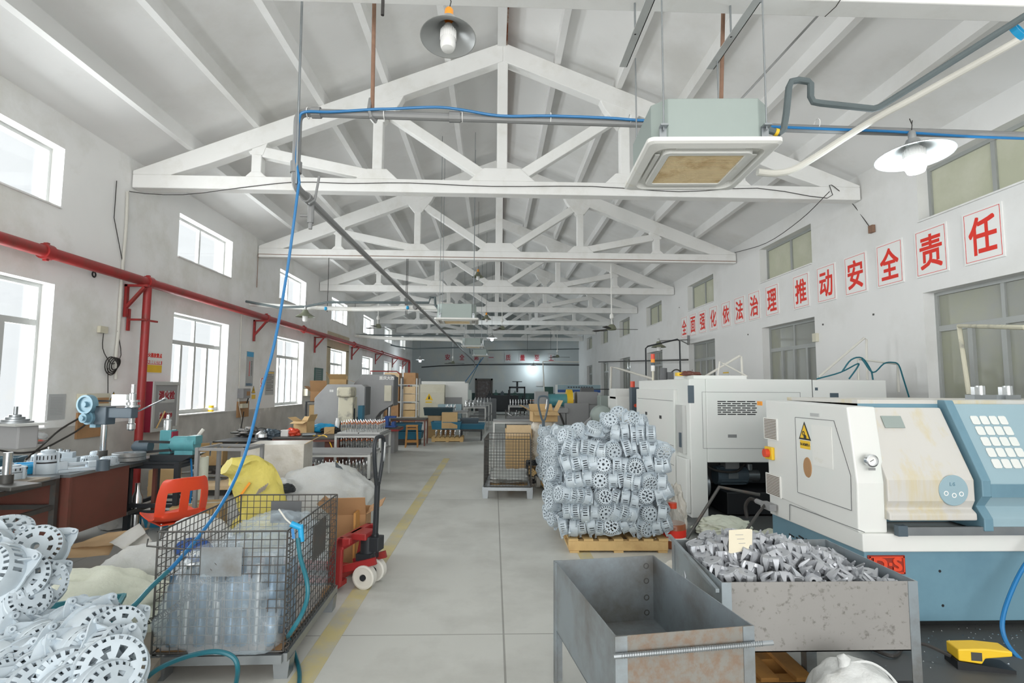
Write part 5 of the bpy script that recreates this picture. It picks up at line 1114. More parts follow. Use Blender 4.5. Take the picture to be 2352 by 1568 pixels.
c = on(655, 998, 10.9, dz); tag(MB().box((0, 0, .06), (.14, .1, .12)).build('white_carton', 'signwhite', loc=c), 'small white carton on the work desk', 'box')
c = on(757, 985, 11.5, dz); box_carton('small brown carton beside the dark rag', c, (.2, .16, .13), .2, 'card', tape=False)
mb = MB(); mb.tube([on(715, 1000, 10.8, dz+.02), on(738, 1001, 10.8, dz+.02), on(750, 1003, 10.7, dz+.01), on(762, 1020, 10.5, .6), on(767, 1045, 10.5, .45), on(775, 1060, 10.5, .3)], .01, 6, 3); tag(mb.build('power_cable', 'yellow'), 'yellow cord hanging over the edge of the work desk', 'cord')
c = on(712, 1003, 10.8, dz); t = thing('angle_grinder', 'grey hand grinder lying on the work desk edge', 'grinder', c, .4); mb = MB(); mb.cyl((-.14, 0, .04), (.1, 0, .04), .035); mb.build('body', 'steel', t); MB().cyl((.13, 0, .0), (.13, 0, .03), .06).build('disc', 'dsteel', t)
c = on(600, 1012, 10.7, .72); t = thing('kettle', 'round steel kettle on the low dark table', 'kettle', c); MB().lathe([(.001, 0), (.1, 0), (.12, .04), (.11, .1), (.05, .14), (.03, .16), (.001, .17)], n=24).build('body', 'chrome', t); MB().tube([(-.09, 0, .12), (-.06, 0, .2), (.06, 0, .2), (.09, 0, .12)], .008, 6, 4).build('handle', 'black', t)
o = blob('tangled_parts', 'slate', None, on(622, 1010, 10.9, .72), (.18, .15, .1), 14, .5, 3, 4, fold=.6); tag(o, 'dark tangled cables beside the kettle', 'cables'); o['kind'] = 'stuff'
o = blob('tangled_parts', 'dsteel', None, on(585, 1000, 11.3, .72), (.35, .2, .1), 17, .5, 3, 4, fold=.6); tag(o, 'heap of small dark parts by the wall behind the kettle', 'parts'); o['kind'] = 'stuff'
tag(MB().lathe([(.08, 0), (.11, .2), (.112, .2), (.082, 0)], n=20, closed=True).build('paper_bucket', 'blue', loc=on(714, 1030, 10.3, .52)), 'small blue and white bucket on a stool under the desk edge', 'bucket')
bpy.data.objects['paper_bucket'].location.z = .0; bpy.data.objects['paper_bucket'].location.y = 10.55
# shaft racks
def shaft_mesh():
    mb = MB().lathe([(.001, -.09), (.008, -.09), (.008, .0), (.022, .005), (.022, .055), (.009, .06), (.009, .13), (.005, .14), (.001, .14)], n=10); return mb.mesh('rotor_shaft', MT['chrome'])
SH = shaft_mesh(); RING = MB().lathe([(.011, .075), (.015, .075), (.015, .11), (.011, .11)], n=10, closed=True).mesh('slip_ring', MT['copper'])
def shaft(loc, label, group, rot=(0, 0, 0), ring=True):
    o = inst('rotor_shaft', SH, loc, rot, label, 'shaft', group)
    if ring:
        r = bpy.data.objects.new('slip_ring', RING); C.objects.link(r); r.parent = o
def rack(label, loc, rz, lx, ly, h, shelf, topm='conduit'):
    t = frame_table(label, loc, rz, lx, ly, h, 'frame', .04, (), 'conduit', nm='parts_rack', cat='rack', group='grey parts racks')
    MB().bb((-lx/2, -ly/2, shelf-.025), (lx/2, ly/2, shelf)).build('shelf', 'conduit', t); return t
rack('grey steel rack table with bare top behind the bulk bag', (-2.6, 9.1, 0), 0, 1.35, .75, .7, .3)
for i in range(11):
    for j in range(3): shaft((-3.15+.11*i, 8.85+.2*j, .4), 'bright shaft hanging in the lower shelf of the bare topped rack', 'shafts in the lower rack', ring=False)
rack('grey steel rack with rows of copper ringed shafts on top', (-2.5, 10.75, 0), 0, .85, 1.0, .86, .55)
for lv, z in (('top', .95), ('middle shelf', .64)):
    for i in range(8):
        for j in range(5): shaft((-2.84+.095*i, 10.4+.17*j, z), 'copper ringed shaft standing on the %s of the rear rack' % lv, 'copper ringed shafts on the %s' % lv)
for z in (.86, .55):
    for k in range(2): tag(MB().box((-2.7+.4*k, 10.75, z+.012), (.38, .9, .02)).build('shaft_tray', 'frame'), 'pale tray under the shafts, %s %s' % ('left' if k == 0 else 'right', 'on the rack top' if z > .8 else 'on the middle shelf'), 'tray', 'shaft trays')
# grey band-saw presses
def bandsaw(label, loc, rz, L, h, dep, panel=True):
    t = thing('press_machine', label, 'machine', loc, rz, 'grey press machines'); mb = MB()
    mb.prism([(-L*.5, 0), (L*.1, 0), (L*.1, h*.45), (L*.2, h*.52), (L*.5, h*.62), (L*.5, h*.97), (L*.43, h), (-L*.25, h), (-L*.5, h*.82)], 'y', -dep/2, dep/2); mb.build('body', 'machgrey', t, bevel=.012)
    mb = MB(); mb.bb((L*.5, -dep/2, h*.6), (L*.5+.02, dep/2, h*.97)); mb.build('end_plate', 'machdark', t)
    if panel: MB().bb((L*.3, -dep/2-.06, h*.66), (L*.46, -dep/2, h*.86)).build('control_box', 'creammach', t)
    MB().cyl((L*.36, 0, h*.3), (L*.36, 0, h*.62), .05).build('ram', 'chrome', t)
    mb = MB(); mb.bb((L*.1, -dep/2, 0), (L*.55, dep/2, h*.28)); mb.build('table_base', 'machgrey', t)
    for k in range(4): MB().bb((L*.02*k-L*.2, -dep/2-.002, h*.9), (L*.02*k-L*.19, -dep/2+.002, h*.93)).build('printed_mark', 'signwhite', t) if not panel else None
    return t
bandsaw('nearer grey press machine with sloped back behind the cream column drill', (-3.55, 13.0, 0), 0, 1.15, 1.78, .5, False)
t = bandsaw('taller grey press machine with pale control box and red topped table', (-3.2, 14.8, 0), 0, 1.12, 2.05, .6, True)
MB().bb((.05, -.5, .58), (.75, .3, .63)).build('red_table', 'red', t); MB().bb((.05, -.5, .63), (.75, .3, .66)).build('plate', 'dsteel', t)
text('lettering', '重庆大西', .1, 'signwhite', t, (.38, -.302, 1.95), (pi/2, 0, 0), .002)
mb = MB(); mb.bb((.28, -.2, .66), (.62, .12, .7)); mb.bb((.3, -.15, .7), (.42, .1, .9)); mb.bb((.32, -.12, .9), (.6, .05, .95)); mb.bb((.5, -.15, .7), (.58, .1, .8)); mb.build('blue_fixture', MT['logoblue'], t)
tag(MB().tube([(-3.3, 14.7, 2.06), (-3.3, 14.7, 2.14), (-2.6, 14.7, 2.14), (-2.5, 14.7, 2.06)], .015, 8).build('handle_rail', 'red'), 'red rail lying on top of the taller grey press', 'rail')
t = thing('column_drill', 'cream column drill with chipped paint in front of the grey presses', 'drill', (aY(798, 950, 12.3).x, 12.3, 0))
MB().bb((-.16, -.18, 0), (.16, .18, 1.5)).build('column', 'drillcream', t, bevel=.015); MB().bb((-.18, -.28, 1.5), (.14, .2, 1.72)).build('cap', 'drillcream', t, bevel=.04); MB().bb((.161, -.1, .9), (.165, .02, 1.25)).build('slot', 'black', t)
mb = MB(); mb.bb((.2, -.1, .75), (.3, .1, 1.3)); tag(mb.build('blue_valves', 'bluetray', loc=(aY(830, 940, 12.6).x-.25, 12.6, 0)), 'dark blue valve block beside the cream column drill', 'valve block')
bpy.data.objects['blue_valves'].parent = None
# tower of cartons on a shelf by the wall
t = thing('storage_shelf', 'narrow dark shelf loaded with cartons by the left wall', 'shelf', (-4.36, 14.0, 0)); mb = MB()
for x in (-.23, .23):
    for y in (-.4, .4): MB().box((x, y, .68), (.035, .035, 1.36)).build('post', 'blacksteel', t)
for z in (.2, .6, .97, 1.36): MB().bb((-.25, -.42, z-.02), (.25, .42, z)).build('shelf_board', 'blacksteel', t)
for k, (z, hgt, m, lb) in enumerate(((.2, .3, 'card3', 'brown carton on the lowest shelf of the carton tower'), (.6, .16, 'darkred', 'dark red bundle on the second shelf of the carton tower'), (.97, .3, 'card', 'brown carton on the third shelf of the carton tower'), (1.36, .24, 'card3', 'open brown carton on the top shelf of the carton tower'))):
    box_carton(lb, (-4.36, 13.95, z), (.4, .6, hgt), .05*k, m, flaps=1 if k == 3 else 0)
box_carton('large open carton in front of the fourth left window', (-4.05, 14.4, 1.63), (.42, .4, .28), .2, 'card', flaps=3)
box_carton('brown carton under the large open carton by the fourth left window', (-4.05, 14.4, 1.2), (.4, .4, .42), .1, 'card', flaps=0)
frame_table('dark stand carrying the two cartons by the fourth left window', (-4.05, 14.4, 0), 0, .42, .4, 1.19, 'blacksteel', .04, (.4,), nm='stand', cat='stand')
# carton shelf beyond the presses
t = thing('storage_shelf', 'tall pale shelf packed with cartons beyond the grey presses', 'shelf', (-3.05, 18.2, 0)); SX, SY = .55, .35
for x in (-SX, 0.05, SX):
    for y in (-SY, SY): MB().box((x, y, 1.0), (.04, .04, 2.0)).build('post', 'frame', t)
for z in (.15, .75, 1.25, 1.8): MB().bb((-SX, -SY, z-.025), (SX, SY, z)).build('shelf_board', 'frame', t)
for z, hg in ((.15, .5), (.75, .45), (1.25, .5), (1.8, .4)):
    for x, w_ in ((-.27, .5), (.31, .42)):
        n_ = 1 if x < 0 or z > 1.7 else 2
        for q in range(n_):
            box_carton('brown carton packed on the tall pale shelf', (-3.05+x, 18.2, z+q*hg/n_), (w_-.03, .6, hg/n_-.02), rr.uniform(-.01, .01), ('card', 'card2', 'card3')[rr.randrange(3)], tape=False, group='cartons on the tall pale shelf')
# dark table, stool and trays
frame_table('dark narrow table in front of the carton shelf', (-2.55, 16.6, 0), 0, 1.1, .7, .78, 'brownsteel', .04, (), 'dsteel', nm='side_table', cat='table')
stool('wooden stool in front of the dark narrow table', (aZ(944, 1027).x, 16.0, 0), .1, .34, .62)
tray('dark blue tray under the dark narrow table, upper of two', (-2.6, 16.7, .42), .1, .9, .6, .22, 'bluetray'); tray('dark blue tray under the dark narrow table, lower of two', (-2.6, 16.7, .18), 0, .95, .6, .22, 'bluetray')
MB().box((-2.6, 16.7, .09), (.8, .5, .18)).build('low_crate', 'dsteel'); tag(bpy.data.objects['low_crate.001'], 'dark low crate under the blue trays at the dark table', 'crate')
# pallet with trays of parts and a trolley
pallet('pale wooden pallet with small parts near the lane edge', (-1.45, 17.8, 0), .02, 1.0, .8, 'wood')
for i in range(6):
    for j in range(2): shaft((-1.82+.15*i, 17.5+.3*j, .235), 'dark shaft standing on the pale pallet near the lane edge', 'shafts on the pale pallet', ring=False)
tray('teal blue tray resting on the shafts of the pale pallet', (-1.5, 17.8, .38), 0, .95, .6, .24, 'bluetray'); box_carton('brown carton standing in the tray on the pale pallet', (-1.4, 17.7, .41), (.5, .4, .5), .05, 'card', tape=False)
def trolley(label, loc, lx, ly, h, m='blacksteel'):
    t = frame_table(label, loc, 0, lx, ly, h, m, .04, (), 'dsteel', nm='trolley', cat='trolley', group='small trolleys')
    for x in (-1, 1):
        for y in (-1, 1): MB().cyl((x*(lx/2-.03)-.02, y*(ly/2-.05), .05), (x*(lx/2-.03)+.02, y*(ly/2-.05), .05), .05).build('castor', 'whitecable', t)
    return t
trolley('low dark trolley carrying a blue tray at the lane edge', (-.72, 18.2, 0), .7, .7, .36)
tray('teal blue tray on the low dark trolley', (-.7, 18.2, .365), 0, .85, .75, .18, 'bluetray'); tray('grey green tray stacked on the blue trolley tray', (-.78, 18.2, .5), 0, .6, .5, .2, 'slate')
for k, (x, y, z, d, m, lb) in enumerate(((-2.0, 18.9, 0, (.5, .45, .4), 'card', 'brown carton on the floor left of the pale pallet, lower one'), (-2.02, 18.9, .4, (.45, .4, .35), 'card2', 'brown carton left of the pale pallet, upper one'), (-1.6, 19.3, 0, (.5, .4, .8), 'card3', 'tall brown carton behind the pale pallet'))):
    box_carton(lb, (x, y, z), d, .1*k, m)
tray('big dark teal tray lying on the cartons before the cream machine', (-1.9, 19.0, .76), .1, 1.0, .7, .25, 'darktray')
# cream CNC machine and its tail
t = thing('cnc_machine', 'cream and grey lathe with a warning triangle at the far left', 'machine', (-2.4, 22.8, 0), group='far machines')
mb = MB(); mb.prism([(-.5, .35), (-.62, .5), (-.62, 1.5), (-.5, 1.82), (.6, 1.82), (.6, .35)], 'x', -.9, .42); mb.build('door', 'creammach', t, bevel=.02)
mb = MB(); mb.bb((-.88, -.4, .0), (1.35, .6, .5)); mb.bb((.42, -.3, .5), (1.35, .6, 1.88)); mb.bb((-.6, 0, 1.8), (1.2, .6, 1.95)); mb.build('body', 'cnc', t, bevel=.01)
MB().bb((.43, -.34, .62), (1.1, -.31, 1.3)).build('inner_panel', 'machgrey', t)
MB().bb((1.35, -.3, 1.2), (1.5, 0, 1.6)).build('control_box', 'acgreen', t)
tr = MB(); tr.prism([(-.36, 1.18), (-.04, 1.18), (-.2, 1.46)], 'y', -.625, -.62); tr.build('warning_sign', 'yellow', t); tr = MB(); tr.prism([(-.24, 1.23), (-.16, 1.23), (-.2, 1.4)], 'y', -.63, -.625); tr.build('warning_symbol', 'black', t)
MB().bb((-.34, -.625, 1.08), (-.08, -.62, 1.13)).build('warning_label', 'yellow', t)
frame_table('blue grey chip bin in front of the cream machine', (-1.68, 21.4, 0), 0, .9, .6, 1.05, 'cncblue', .04, (), 'cncblue2', nm='chip_bin', cat='bin', top=.5)
# white cart frames with parts along the lane
for k, (x, y, h, lb) in enumerate(((-1.35, 20.2, .85, 'white cart frame with a few parts, nearest of the row by the lane'), (-.72, 21.6, .98, 'white cart frame loaded with small parts, second of the row by the lane'), (-.6, 23.6, 1.0, 'white cart frame loaded with small parts, third of the row by the lane'), (-.5, 25.8, 1.0, 'white cart frame loaded with small parts, last of the row by the lane'))):
    rack(lb, (x, y, 0), 0, .85, 1.2, h, h*.5)
    for i in range(6 if k else 3):
        for j in range(4): shaft((x-.35+.14*i, y-.45+.28*j, h+.09), 'tiny grey shaft standing on the white cart frames by the lane', 'shafts on the far carts', (rr.uniform(-.2, .2), 0, 0), ring=False)
tag(MB().box((.25-.55, 29, .55), (.9, 2.2, 1.1)).build('dark_cabinet', 'machdark'), 'dark machine cabinet at the end of the lane before the far door', 'cabinet')
# ================================================================ right front
# big white CNC machine
t = thing('cnc_machine', 'big white machine with vent slots and an open motor bay at the right', 'machine', (0, 0, 0), group='large white machines')
X0, Y0, HT = 2.68, 7.4, 1.87; oz = aY(1640, 1062, Y0).z; ox = aY(1626, 1100, Y0).x; X1 = 4.4
mb = MB()
mb.bb((X0, Y0, .0), (ox, Y0+2.6, HT)); mb.bb((ox, Y0, oz), (X1, Y0+2.6, HT)); mb.bb((ox, Y0+.9, 0), (X1, Y0+2.6, oz)); mb.build('body', 'cnc', t, bevel=.012)
MB().bb((X1+.004, Y0+.0, .0), (5.45, Y0+2.4, HT-.005)).build('side_module', 'cnc', t, bevel=.012)
MB().bb((X0-.05, Y0+.5, .28), (X0+.02, Y0+2.6, HT-.15)).build('end_panel', 'cnc', t, bevel=.01)
MB().bb((X0-.06, Y0+.02, .06), (X0-.002, Y0+.42, .78)).build('lower_box', 'cnc', t, bevel=.01)
MB().bb((X0-.052, Y0+.15, .84), (X0-.002, Y0+.4, 1.5)).build('recess_cover', 'frame', t); MB().bb((X0-.07, Y0+.2, .92), (X0-.05, Y0+.26, 1.12)).build('gauge_block', 'slate', t)
MB().bb((ox, Y0+.88, .0), (X1, Y0+.9, oz)).build('bay_back', 'machdark', t)
pz0, pz1 = aY(1700, 1030, Y0).z, aY(1700, 900, Y0).z; px0, px1 = aY(1612, 900, Y0).x, aY(1838, 900, Y0).x
mb = MB(); e = .004
for a, b_ in (((px0, pz0), (px1, pz0+e)), ((px0, pz1-e), (px1, pz1)), ((px0, pz0), (px0+e, pz1)), ((px1-e, pz0), (px1, pz1))): mb.bb((a[0], Y0-.002, a[1]), (b_[0], Y0+.001, b_[1]))
mb.bb((X1-.003, Y0-.002, .9), (X1+.003, Y0, HT)); mb.build('panel_seam', 'machdark', t)
mb = MB(); vz = aY(1690, 920, Y0).z; vx = aY(1648, 930, Y0).x; vw = aY(1738, 930, Y0).x-vx
for r_ in range(7):
    z = vz-.004-r_*.029; q = 0 if r_ % 2 == 0 else -.5
    for k in range(5):
        a = vx+vw*(k+q)/4; b_ = a+vw/4*.86; a = max(a, vx); b_ = min(b_, vx+vw)
        if b_-a > .02: mb.bb((a, Y0-.002, z-.014), (b_, Y0+.001, z))
mb.build('vent_slots', 'black', t)
def plate(px, py, w_, h_, m, nm, Yp=Y0, d=.004): c = aY(px, py, Yp); return MB().bb((c.x-w_/2, Yp-d, c.z-h_/2), (c.x+w_/2, Yp+.001, c.z+h_/2)).build(nm, m, t)
plate(1567+0, 905, .085, .24, 'slate', 'instruction_plate', Y0); bpy.context.scene.objects['instruction_plate'].location.x = .12
plate(1682, 1001, .12, .042, 'conduit', 'latch'); plate(1916, 909, .12, .08, 'slate', 'nameplate'); plate(1875, 893, .04, .04, 'slate', 'latch')
for z, y in ((1.28, Y0+1.9), (1.26, Y0+1.1)): MB().bb((X0-.056, y, z), (X0-.05, y+.1, z+.05)).build('latch', 'blacksteel', t)
mb = MB()
for z in (.62, .9, 1.55): mb.bb((X0-.052, Y0+.55, z), (X0-.05, Y0+2.5, z+.006))
mb.build('panel_seam', 'machdark', t)
bz = .32
mb = MB(); mb.cyl((ox+.28, Y0+.45, bz+.18), (ox+.72, Y0+.45, bz+.18), .13, n=24)
for k in range(12): a = 2*pi*k/12; mb.bar((ox+.33, Y0+.45+.13*cos(a), bz+.18+.13*sin(a)), (ox+.7, Y0+.45+.13*cos(a), bz+.18+.13*sin(a)), .012)
mb.build('motor', 'slate', t); MB().bb((ox+.42, Y0+.31, bz+.15), (ox+.56, Y0+.318, bz+.23)).build('motor_plate', 'steel', t)
MB().cyl((ox+.05, Y0+.4, bz+.05), (ox+.13, Y0+.4, bz+.05), .17, n=24).build('flywheel', 'steel', t); mb = MB(); mb.cyl((ox+.78, Y0+.45, bz+.1), (ox+.78, Y0+.45, bz+.34), .05); mb.cyl((ox+.74, Y0+.45, bz+.18), (ox+.9, Y0+.45, bz+.18), .09); mb.build('pump', 'steel', t); MB().bb((ox+.4, Y0+.36, bz+.28), (ox+.6, Y0+.54, bz+.38)).build('terminal_box', 'machgrey', t)
MB().tube([(ox+.02, Y0+.3, bz+.4), (ox+.2, Y0+.25, bz+.28), (ox+.5, Y0+.25, bz+.26), (ox+.66, Y0+.3, bz+.38)], .018, 8, 4).build('bay_cable', 'cable', t)
MB().bb((ox+.3, Y0+.1, .02), (X1-.02, Y0+.85, bz)).build('tank', 'black', t, bevel=.01)
MB().bb((X0+.1, Y0+.1, HT), (X0+.85, Y0+.9, HT+.05)).build('top_cover', 'cnc', t)
# things standing on it
c = aY(1500, 868, 9.4); zt = HT
s_ = thing('signal_tower', 'red orange and white signal light tower on the big white machine', 'signal light', (c.x, 9.4, zt))
for a, b_, m, r_ in ((0, .16, 'creammach', .02), (.16, .2, 'acwhite', .035), (.2, .26, 'signwhite', .035), (.26, .31, 'slate', .035), (.31, .37, 'orange', .035), (.37, .46, 'redplastic', .035)): MB().cyl((0, 0, a), (0, 0, b_), r_, n=16).build('pole' if a == 0 else 'light_segment', m, s_)
c = aY(1524, 866, 9.2); s_ = thing('electric_motor', 'small dark motor with cables on top of the big white machine', 'motor', (c.x, 9.2, zt)); mb = MB(); mb.cyl((0, 0, 0), (0, 0, .21), .06); mb.bb((.05, -.05, .02), (.16, .05, .14)); mb.build('body', 'machdark', s_); MB().tube([(.12, 0, .12), (.2, 0, .18), (.28, 0, .16), (.32, 0, .04)], .012, 6, 4).build('cable', 'cable', s_)
o = blob('work_gloves', 'brownsteel', None, aY(1583, 866, 7.8), (.16, .1, .04), 3, .3, 2.4, 4, fold=.3); o.location.z = HT+.05; tag(o, 'dark red and yellow gloves lying on the big white machine', 'gloves')
o = MB().box((-.15, 0, .02), (.08, .1, .05)).build('cuff', 'yellow', o, label='yellow cuff')
tag(MB().tube([(aY(1610, 870, 8.4)), aY(1699, 817, 8.4), aY(1703, 819, 8.4), aY(1705, 866, 8.4)], .018, 8).build('bent_pipe', 'whitecable'), 'pale bent pipe frame on the big white machine before the right windows', 'pipe')
tag(MB().tube([aY(1648, 868, 8.0), aY(1653, 830, 8.0), aY(1660, 834, 8.0), aY(1716, 864, 8.0)], .012, 8).build('bent_pipe', 'whitecable'), 'small thin bent rod beside the notice on the big white machine', 'rod')
tag(MB().tube([aY(1880, 866, 8.2), aY(1985, 776, 8.2), aY(1990, 780, 8.2), aY(1992, 872, 8.2)], .018, 8).build('bent_pipe', 'whitecable'), 'grey slanted pipe frame above the right half of the big white machine', 'pipe')
tag(MB().tube([aY(1972, 872, 7.8), aY(1970, 824, 7.8), aY(2062, 836, 7.8), aY(2064, 900, 7.8)], .018, 8).build('bent_pipe', 'whitecable'), 'cream pipe frame draped with teal hoses at the right of the big white machine', 'pipe')
for k, L in enumerate((((1876, 870), (1930, 855), (1970, 835), (1968, 845), (1950, 870)), ((1935, 852), (1955, 826), (1980, 822), (2000, 850), (2005, 872)), ((1980, 824), (2005, 855), (2030, 835), (2050, 832), (2064, 838), (2075, 870), (2088, 912)))):
    tag(MB().tube([aY(x, y, 7.75-.02*k) for x, y in L], .011, 6, 4).build('teal_hose', 'hoseteal'), 'teal hose draped over the cream pipe frame, %s' % ('leftmost loop', 'middle loop', 'long loop hanging at the right')[k], 'hose', 'teal hoses on the pipe frame')
tag(MB().tube([aX(2225, 905, 5.6), aX(2203, 748, 5.6), aX(2352, 752, 5.2), (6.0, 5.2, 2.62)], .026, 8).build('bent_pipe', 'drillcream'), 'cream rusty pipe frame in front of the nearest right window', 'pipe')

# near lathe
t = thing('lathe', 'near white and blue lathe with oil stained sliding door at the right edge', 'lathe', (0, 0, 0), group='large white machines')
LX0, LX1, LY0, LY1, LH_ = 2.7, 5.6, 4.0, 5.35, 1.63; DX = 3.56
bzr = aX(1752, 1172, LX0).z; bzf = aY(1990, 1268, LY0).z; wzf = aY(1990, 1226, LY0).z; wzr = aX(1816, 1158, LX0)
MB().prism([(LY0+.02, .06), (LY1, .06), (LY1, bzr), (LY0+.02, bzf)], 'x', LX0+.03, LX1).build('base', 'cncblue', t, bevel=.008)
MB().prism([(LY0, bzf), (LY1+.0, bzr), (LY1, bzr+.2), (LY0, wzf)], 'x', LX0+.01, LX1).build('white_band', 'cnc', t, bevel=.008)
MB().prism([(LY0+.03, wzf), (LY1-.02, bzr+.2), (LY1, LH_), (LY0+.1, LH_-.02), (LY0+.02, 1.05)], 'x', LX0, LX0+.22).build('left_cover', 'cnc', t, bevel=.01)
dp = [(LY0-.03, wzf+.1), (LY0-.03, wzf+.15), (LY0+.01, wzf+.18), (LY0-.02, wzf+.24), (LY0-.02, 1.08), (LY0+.25, 1.6), (LY0+.33, 1.6), (LY0+.33, wzf+.1)]
MB().prism(dp, 'x', LX0+.2, DX).build('sliding_door', 'cncs', t, bevel=.01)
MB().prism([(LY0+.28, wzf+.02), (LY1, wzf+.02), (LY1, LH_), (LY0+.3, LH_)], 'x', LX0+.22, LX1).build('body', 'cncblue', t)
MB().bb((LX0+.22, LY0+.3, 1.61), (LX1, LY1, 1.66)).build('top_cover', 'cncs', t)
rp = [(LY0-.06, wzf+.03), (LY0-.06, wzf+.12), (LY0+.0, wzf+.2), (LY0-.06, wzf+.28), (LY0-.06, 1.08), (LY0+.23, 1.66), (LY0+.4, 1.66), (LY0+.4, wzf+.03)]
MB().prism(rp, 'x', DX+.02, DX+.09).build('door_post', 'cncblue', t, bevel=.006)
rp2 = [(LY0-.04, wzf+.03), (LY0-.04, wzf+.12), (LY0+.02, wzf+.19), (LY0-.04, wzf+.28), (LY0-.04, 1.06), (LY0+.25, 1.63), (LY0+.4, 1.63), (LY0+.4, wzf+.03)]
MB().prism(rp2, 'x', DX+.09, LX1).build('right_housing', 'cncblue2', t, bevel=.006)
MB().prism([(LY0-.046, wzf+.27), (LY0-.046, 1.05), (LY0-.03, 1.06), (LY0-.03, wzf+.27)], 'x', DX+.1, LX1).build('lower_panel', 'cncblue', t)
MB().bb((LX0+.3, LY0-.05, wzf+.0), (LX1, LY0-.02, wzf+.06)).build('door_rail', 'steel', t); MB().bb((LX0+.24, LY0-.055, wzf-.005), (LX0+.31, LY0-.01, wzf+.07)).build('rail_stop', 'slate', t)
# window grid on the sloped housing
sl = Vector((0, .29, .57)).normalized(); nrm = Vector((0, -.57, .29)).normalized()
for r_ in range(5):
    for k in range(4 if r_ < 3 else 4):
        p = Vector((DX+.22+.075*k, LY0-.04, 1.06))+sl*(.5-.088*r_)+nrm*.002
        m_ = MB(); q = [(-.03, -.022), (-.022, -.03), (.022, -.03), (.03, -.022), (.03, .022), (.022, .03), (-.022, .03), (-.03, .022)]
        m_.prism([(a*1.05, b_*1.2) for a, b_ in q], 'z', 0, .004); mt = Matrix((Vector((1, 0, 0)), sl, nrm)).transposed().to_4x4(); mt.translation = p
        m_.v = [tuple(mt @ Vector(v)) for v in m_.v]; m_.build('window_cell', 'cnc', t)
# left cover details on plane X = LX0
def onx(px, py): return aX(px, py, LX0)
def xplate(a, b_, m, nm, d=.006): p, q = onx(*a), onx(*b_); return MB().bb((LX0-d, min(p.y, q.y), min(p.z, q.z)), (LX0+.001, max(p.y, q.y), max(p.z, q.z))).build(nm, m, t)
for (a, b_) in (((1756, 958), (1788, 1012)), ((1761, 1084), (1796, 1145))):
    v = xplate(a, b_, 'acwhite', 'vent_grille', .012); p, q = onx(*a), onx(*b_); sm = MB(); z0, z1 = min(p.z, q.z), max(p.z, q.z); y0, y1 = min(p.y, q.y)+.015, max(p.y, q.y)-.015
    for k in range(13): z = z0+.015+(z1-z0-.03)*k/12; sm.bb((LX0-.0135, y0, z-.004), (LX0-.0115, y1, z+.004))
    sm.build('vent_slats', 'dirt', v)
p = onx(1771, 1040); sw = MB().bb((LX0-.03, p.y-.07, p.z-.06), (LX0, p.y+.07, p.z+.06)).build('main_switch', 'yellow', t, bevel=.006, label='yellow switch plate'); MB().cyl((LX0-.03, p.y, p.z), (LX0-.07, p.y, p.z), .04).build('switch_knob', 'redplastic', sw, label='red rotary knob')
P = [onx(1828, 958), onx(1917, 966), onx(1956, 1092), onx(1958, 1172), onx(1834, 1130)]
MB().prism([(v.y, v.z) for v in P], 'x', LX0-.006, LX0+.001).build('inspection_panel', 'cnc', t)
mb = MB()
for i in range(5): a, b_ = P[i], P[(i+1) % 5]; mb.bar(a+Vector((-.006, 0, 0)), b_+Vector((-.006, 0, 0)), .004)
a, b_ = onx(1814, 1158), onx(1814, 1195); mb.bar(a, b_, .004); mb.bar(a, onx(1986, 1222), .004); mb.build('panel_seam', 'machdark', t)
xplate((1866, 975), (1916, 1078), 'acwhite', 'blank_plate', .01)
mb = MB(); p = onx(1857, 1073); mb.lathe([(.001, .012), (.055, .012), (.06, 0)], n=24, mt=Matrix.Translation(p) @ Matrix.Rotation(-pi/2, 4, 'Y') @ Matrix.Diagonal((1.5, 1.05, 1, 1))); mb.build('oil_sight_glass', 'card3', t, label='brown oval oil window')
p = onx(1850, 995); mt_ = lambda r_: [(-r_*.9+p.y, p.z-r_*.55), (r_*.9+p.y, p.z-r_*.55), (p.y, p.z+r_)]
ws = MB().prism(mt_(.1), 'x', LX0-.009, LX0-.006).build('warning_sign', 'black', t); MB().prism(mt_(.075), 'x', LX0-.0105, LX0-.009).build('warning_plate', 'yellow', ws)
mb = MB(); mb.lathe([(.012, 0), (.02, 0), (.02, .002), (.012, .002)], n=12, mt=Matrix.Translation((LX0-.0105, p.y+.012, p.z+.0)) @ Matrix.Rotation(-pi/2, 4, 'Y'), closed=True); mb.lathe([(.001, .002), (.02, .002), (.02, 0)], n=12, mt=Matrix.Translation((LX0-.0105, p.y-.01, p.z-.03)) @ Matrix.Rotation(-pi/2, 4, 'Y')); mb.build('gear_symbol', 'black', ws)
p = onx(1851, 1021); lb = MB().bb((LX0-.008, p.y-.075, p.z-.035), (LX0-.005, p.y+.075, p.z+.035)).build('warning_label', 'yellow', t); text('lettering', '当心机械伤人', .026, 'black', lb, (LX0-.0085, p.y, p.z), (pi/2, 0, -pi/2), .0006, .0006)
xplate((1862, 948), (1882, 957), 'greypaper', 'latch'); xplate((1741, 921), (1751, 931), 'orange', 'corner_label', .01)
mb = MB(); p = onx(1770, 1160); mb.bb((LX0-.07, p.y-.12, p.z-.03), (LX0-.005, p.y+.06, p.z+.03)); mb.cyl((LX0-.04, p.y+.06, p.z), (LX0-.04, p.y+.2, p.z), .025); mb.build('cable_plug', 'machgrey', t)
MB().tube([(LX0-.04, p.y+.2, p.z), (LX0-.06, p.y+.3, p.z), (LX0-.08, p.y+.36, p.z-.08), (LX0-.07, p.y+.36, p.z-.2)], .018, 8, 4).build('power_cable', 'cable', t)
mb = MB()
for k in range(4): q = onx(1808+10*k, 1224+3*k); mb.bar(onx(1806+14*(k % 2)+8*k, 1226+4*k)+Vector((.028, 0, 0)), onx(1817+14*(k % 2)+8*k, 1233+4*k)+Vector((.028, 0, 0)), .008, .012)
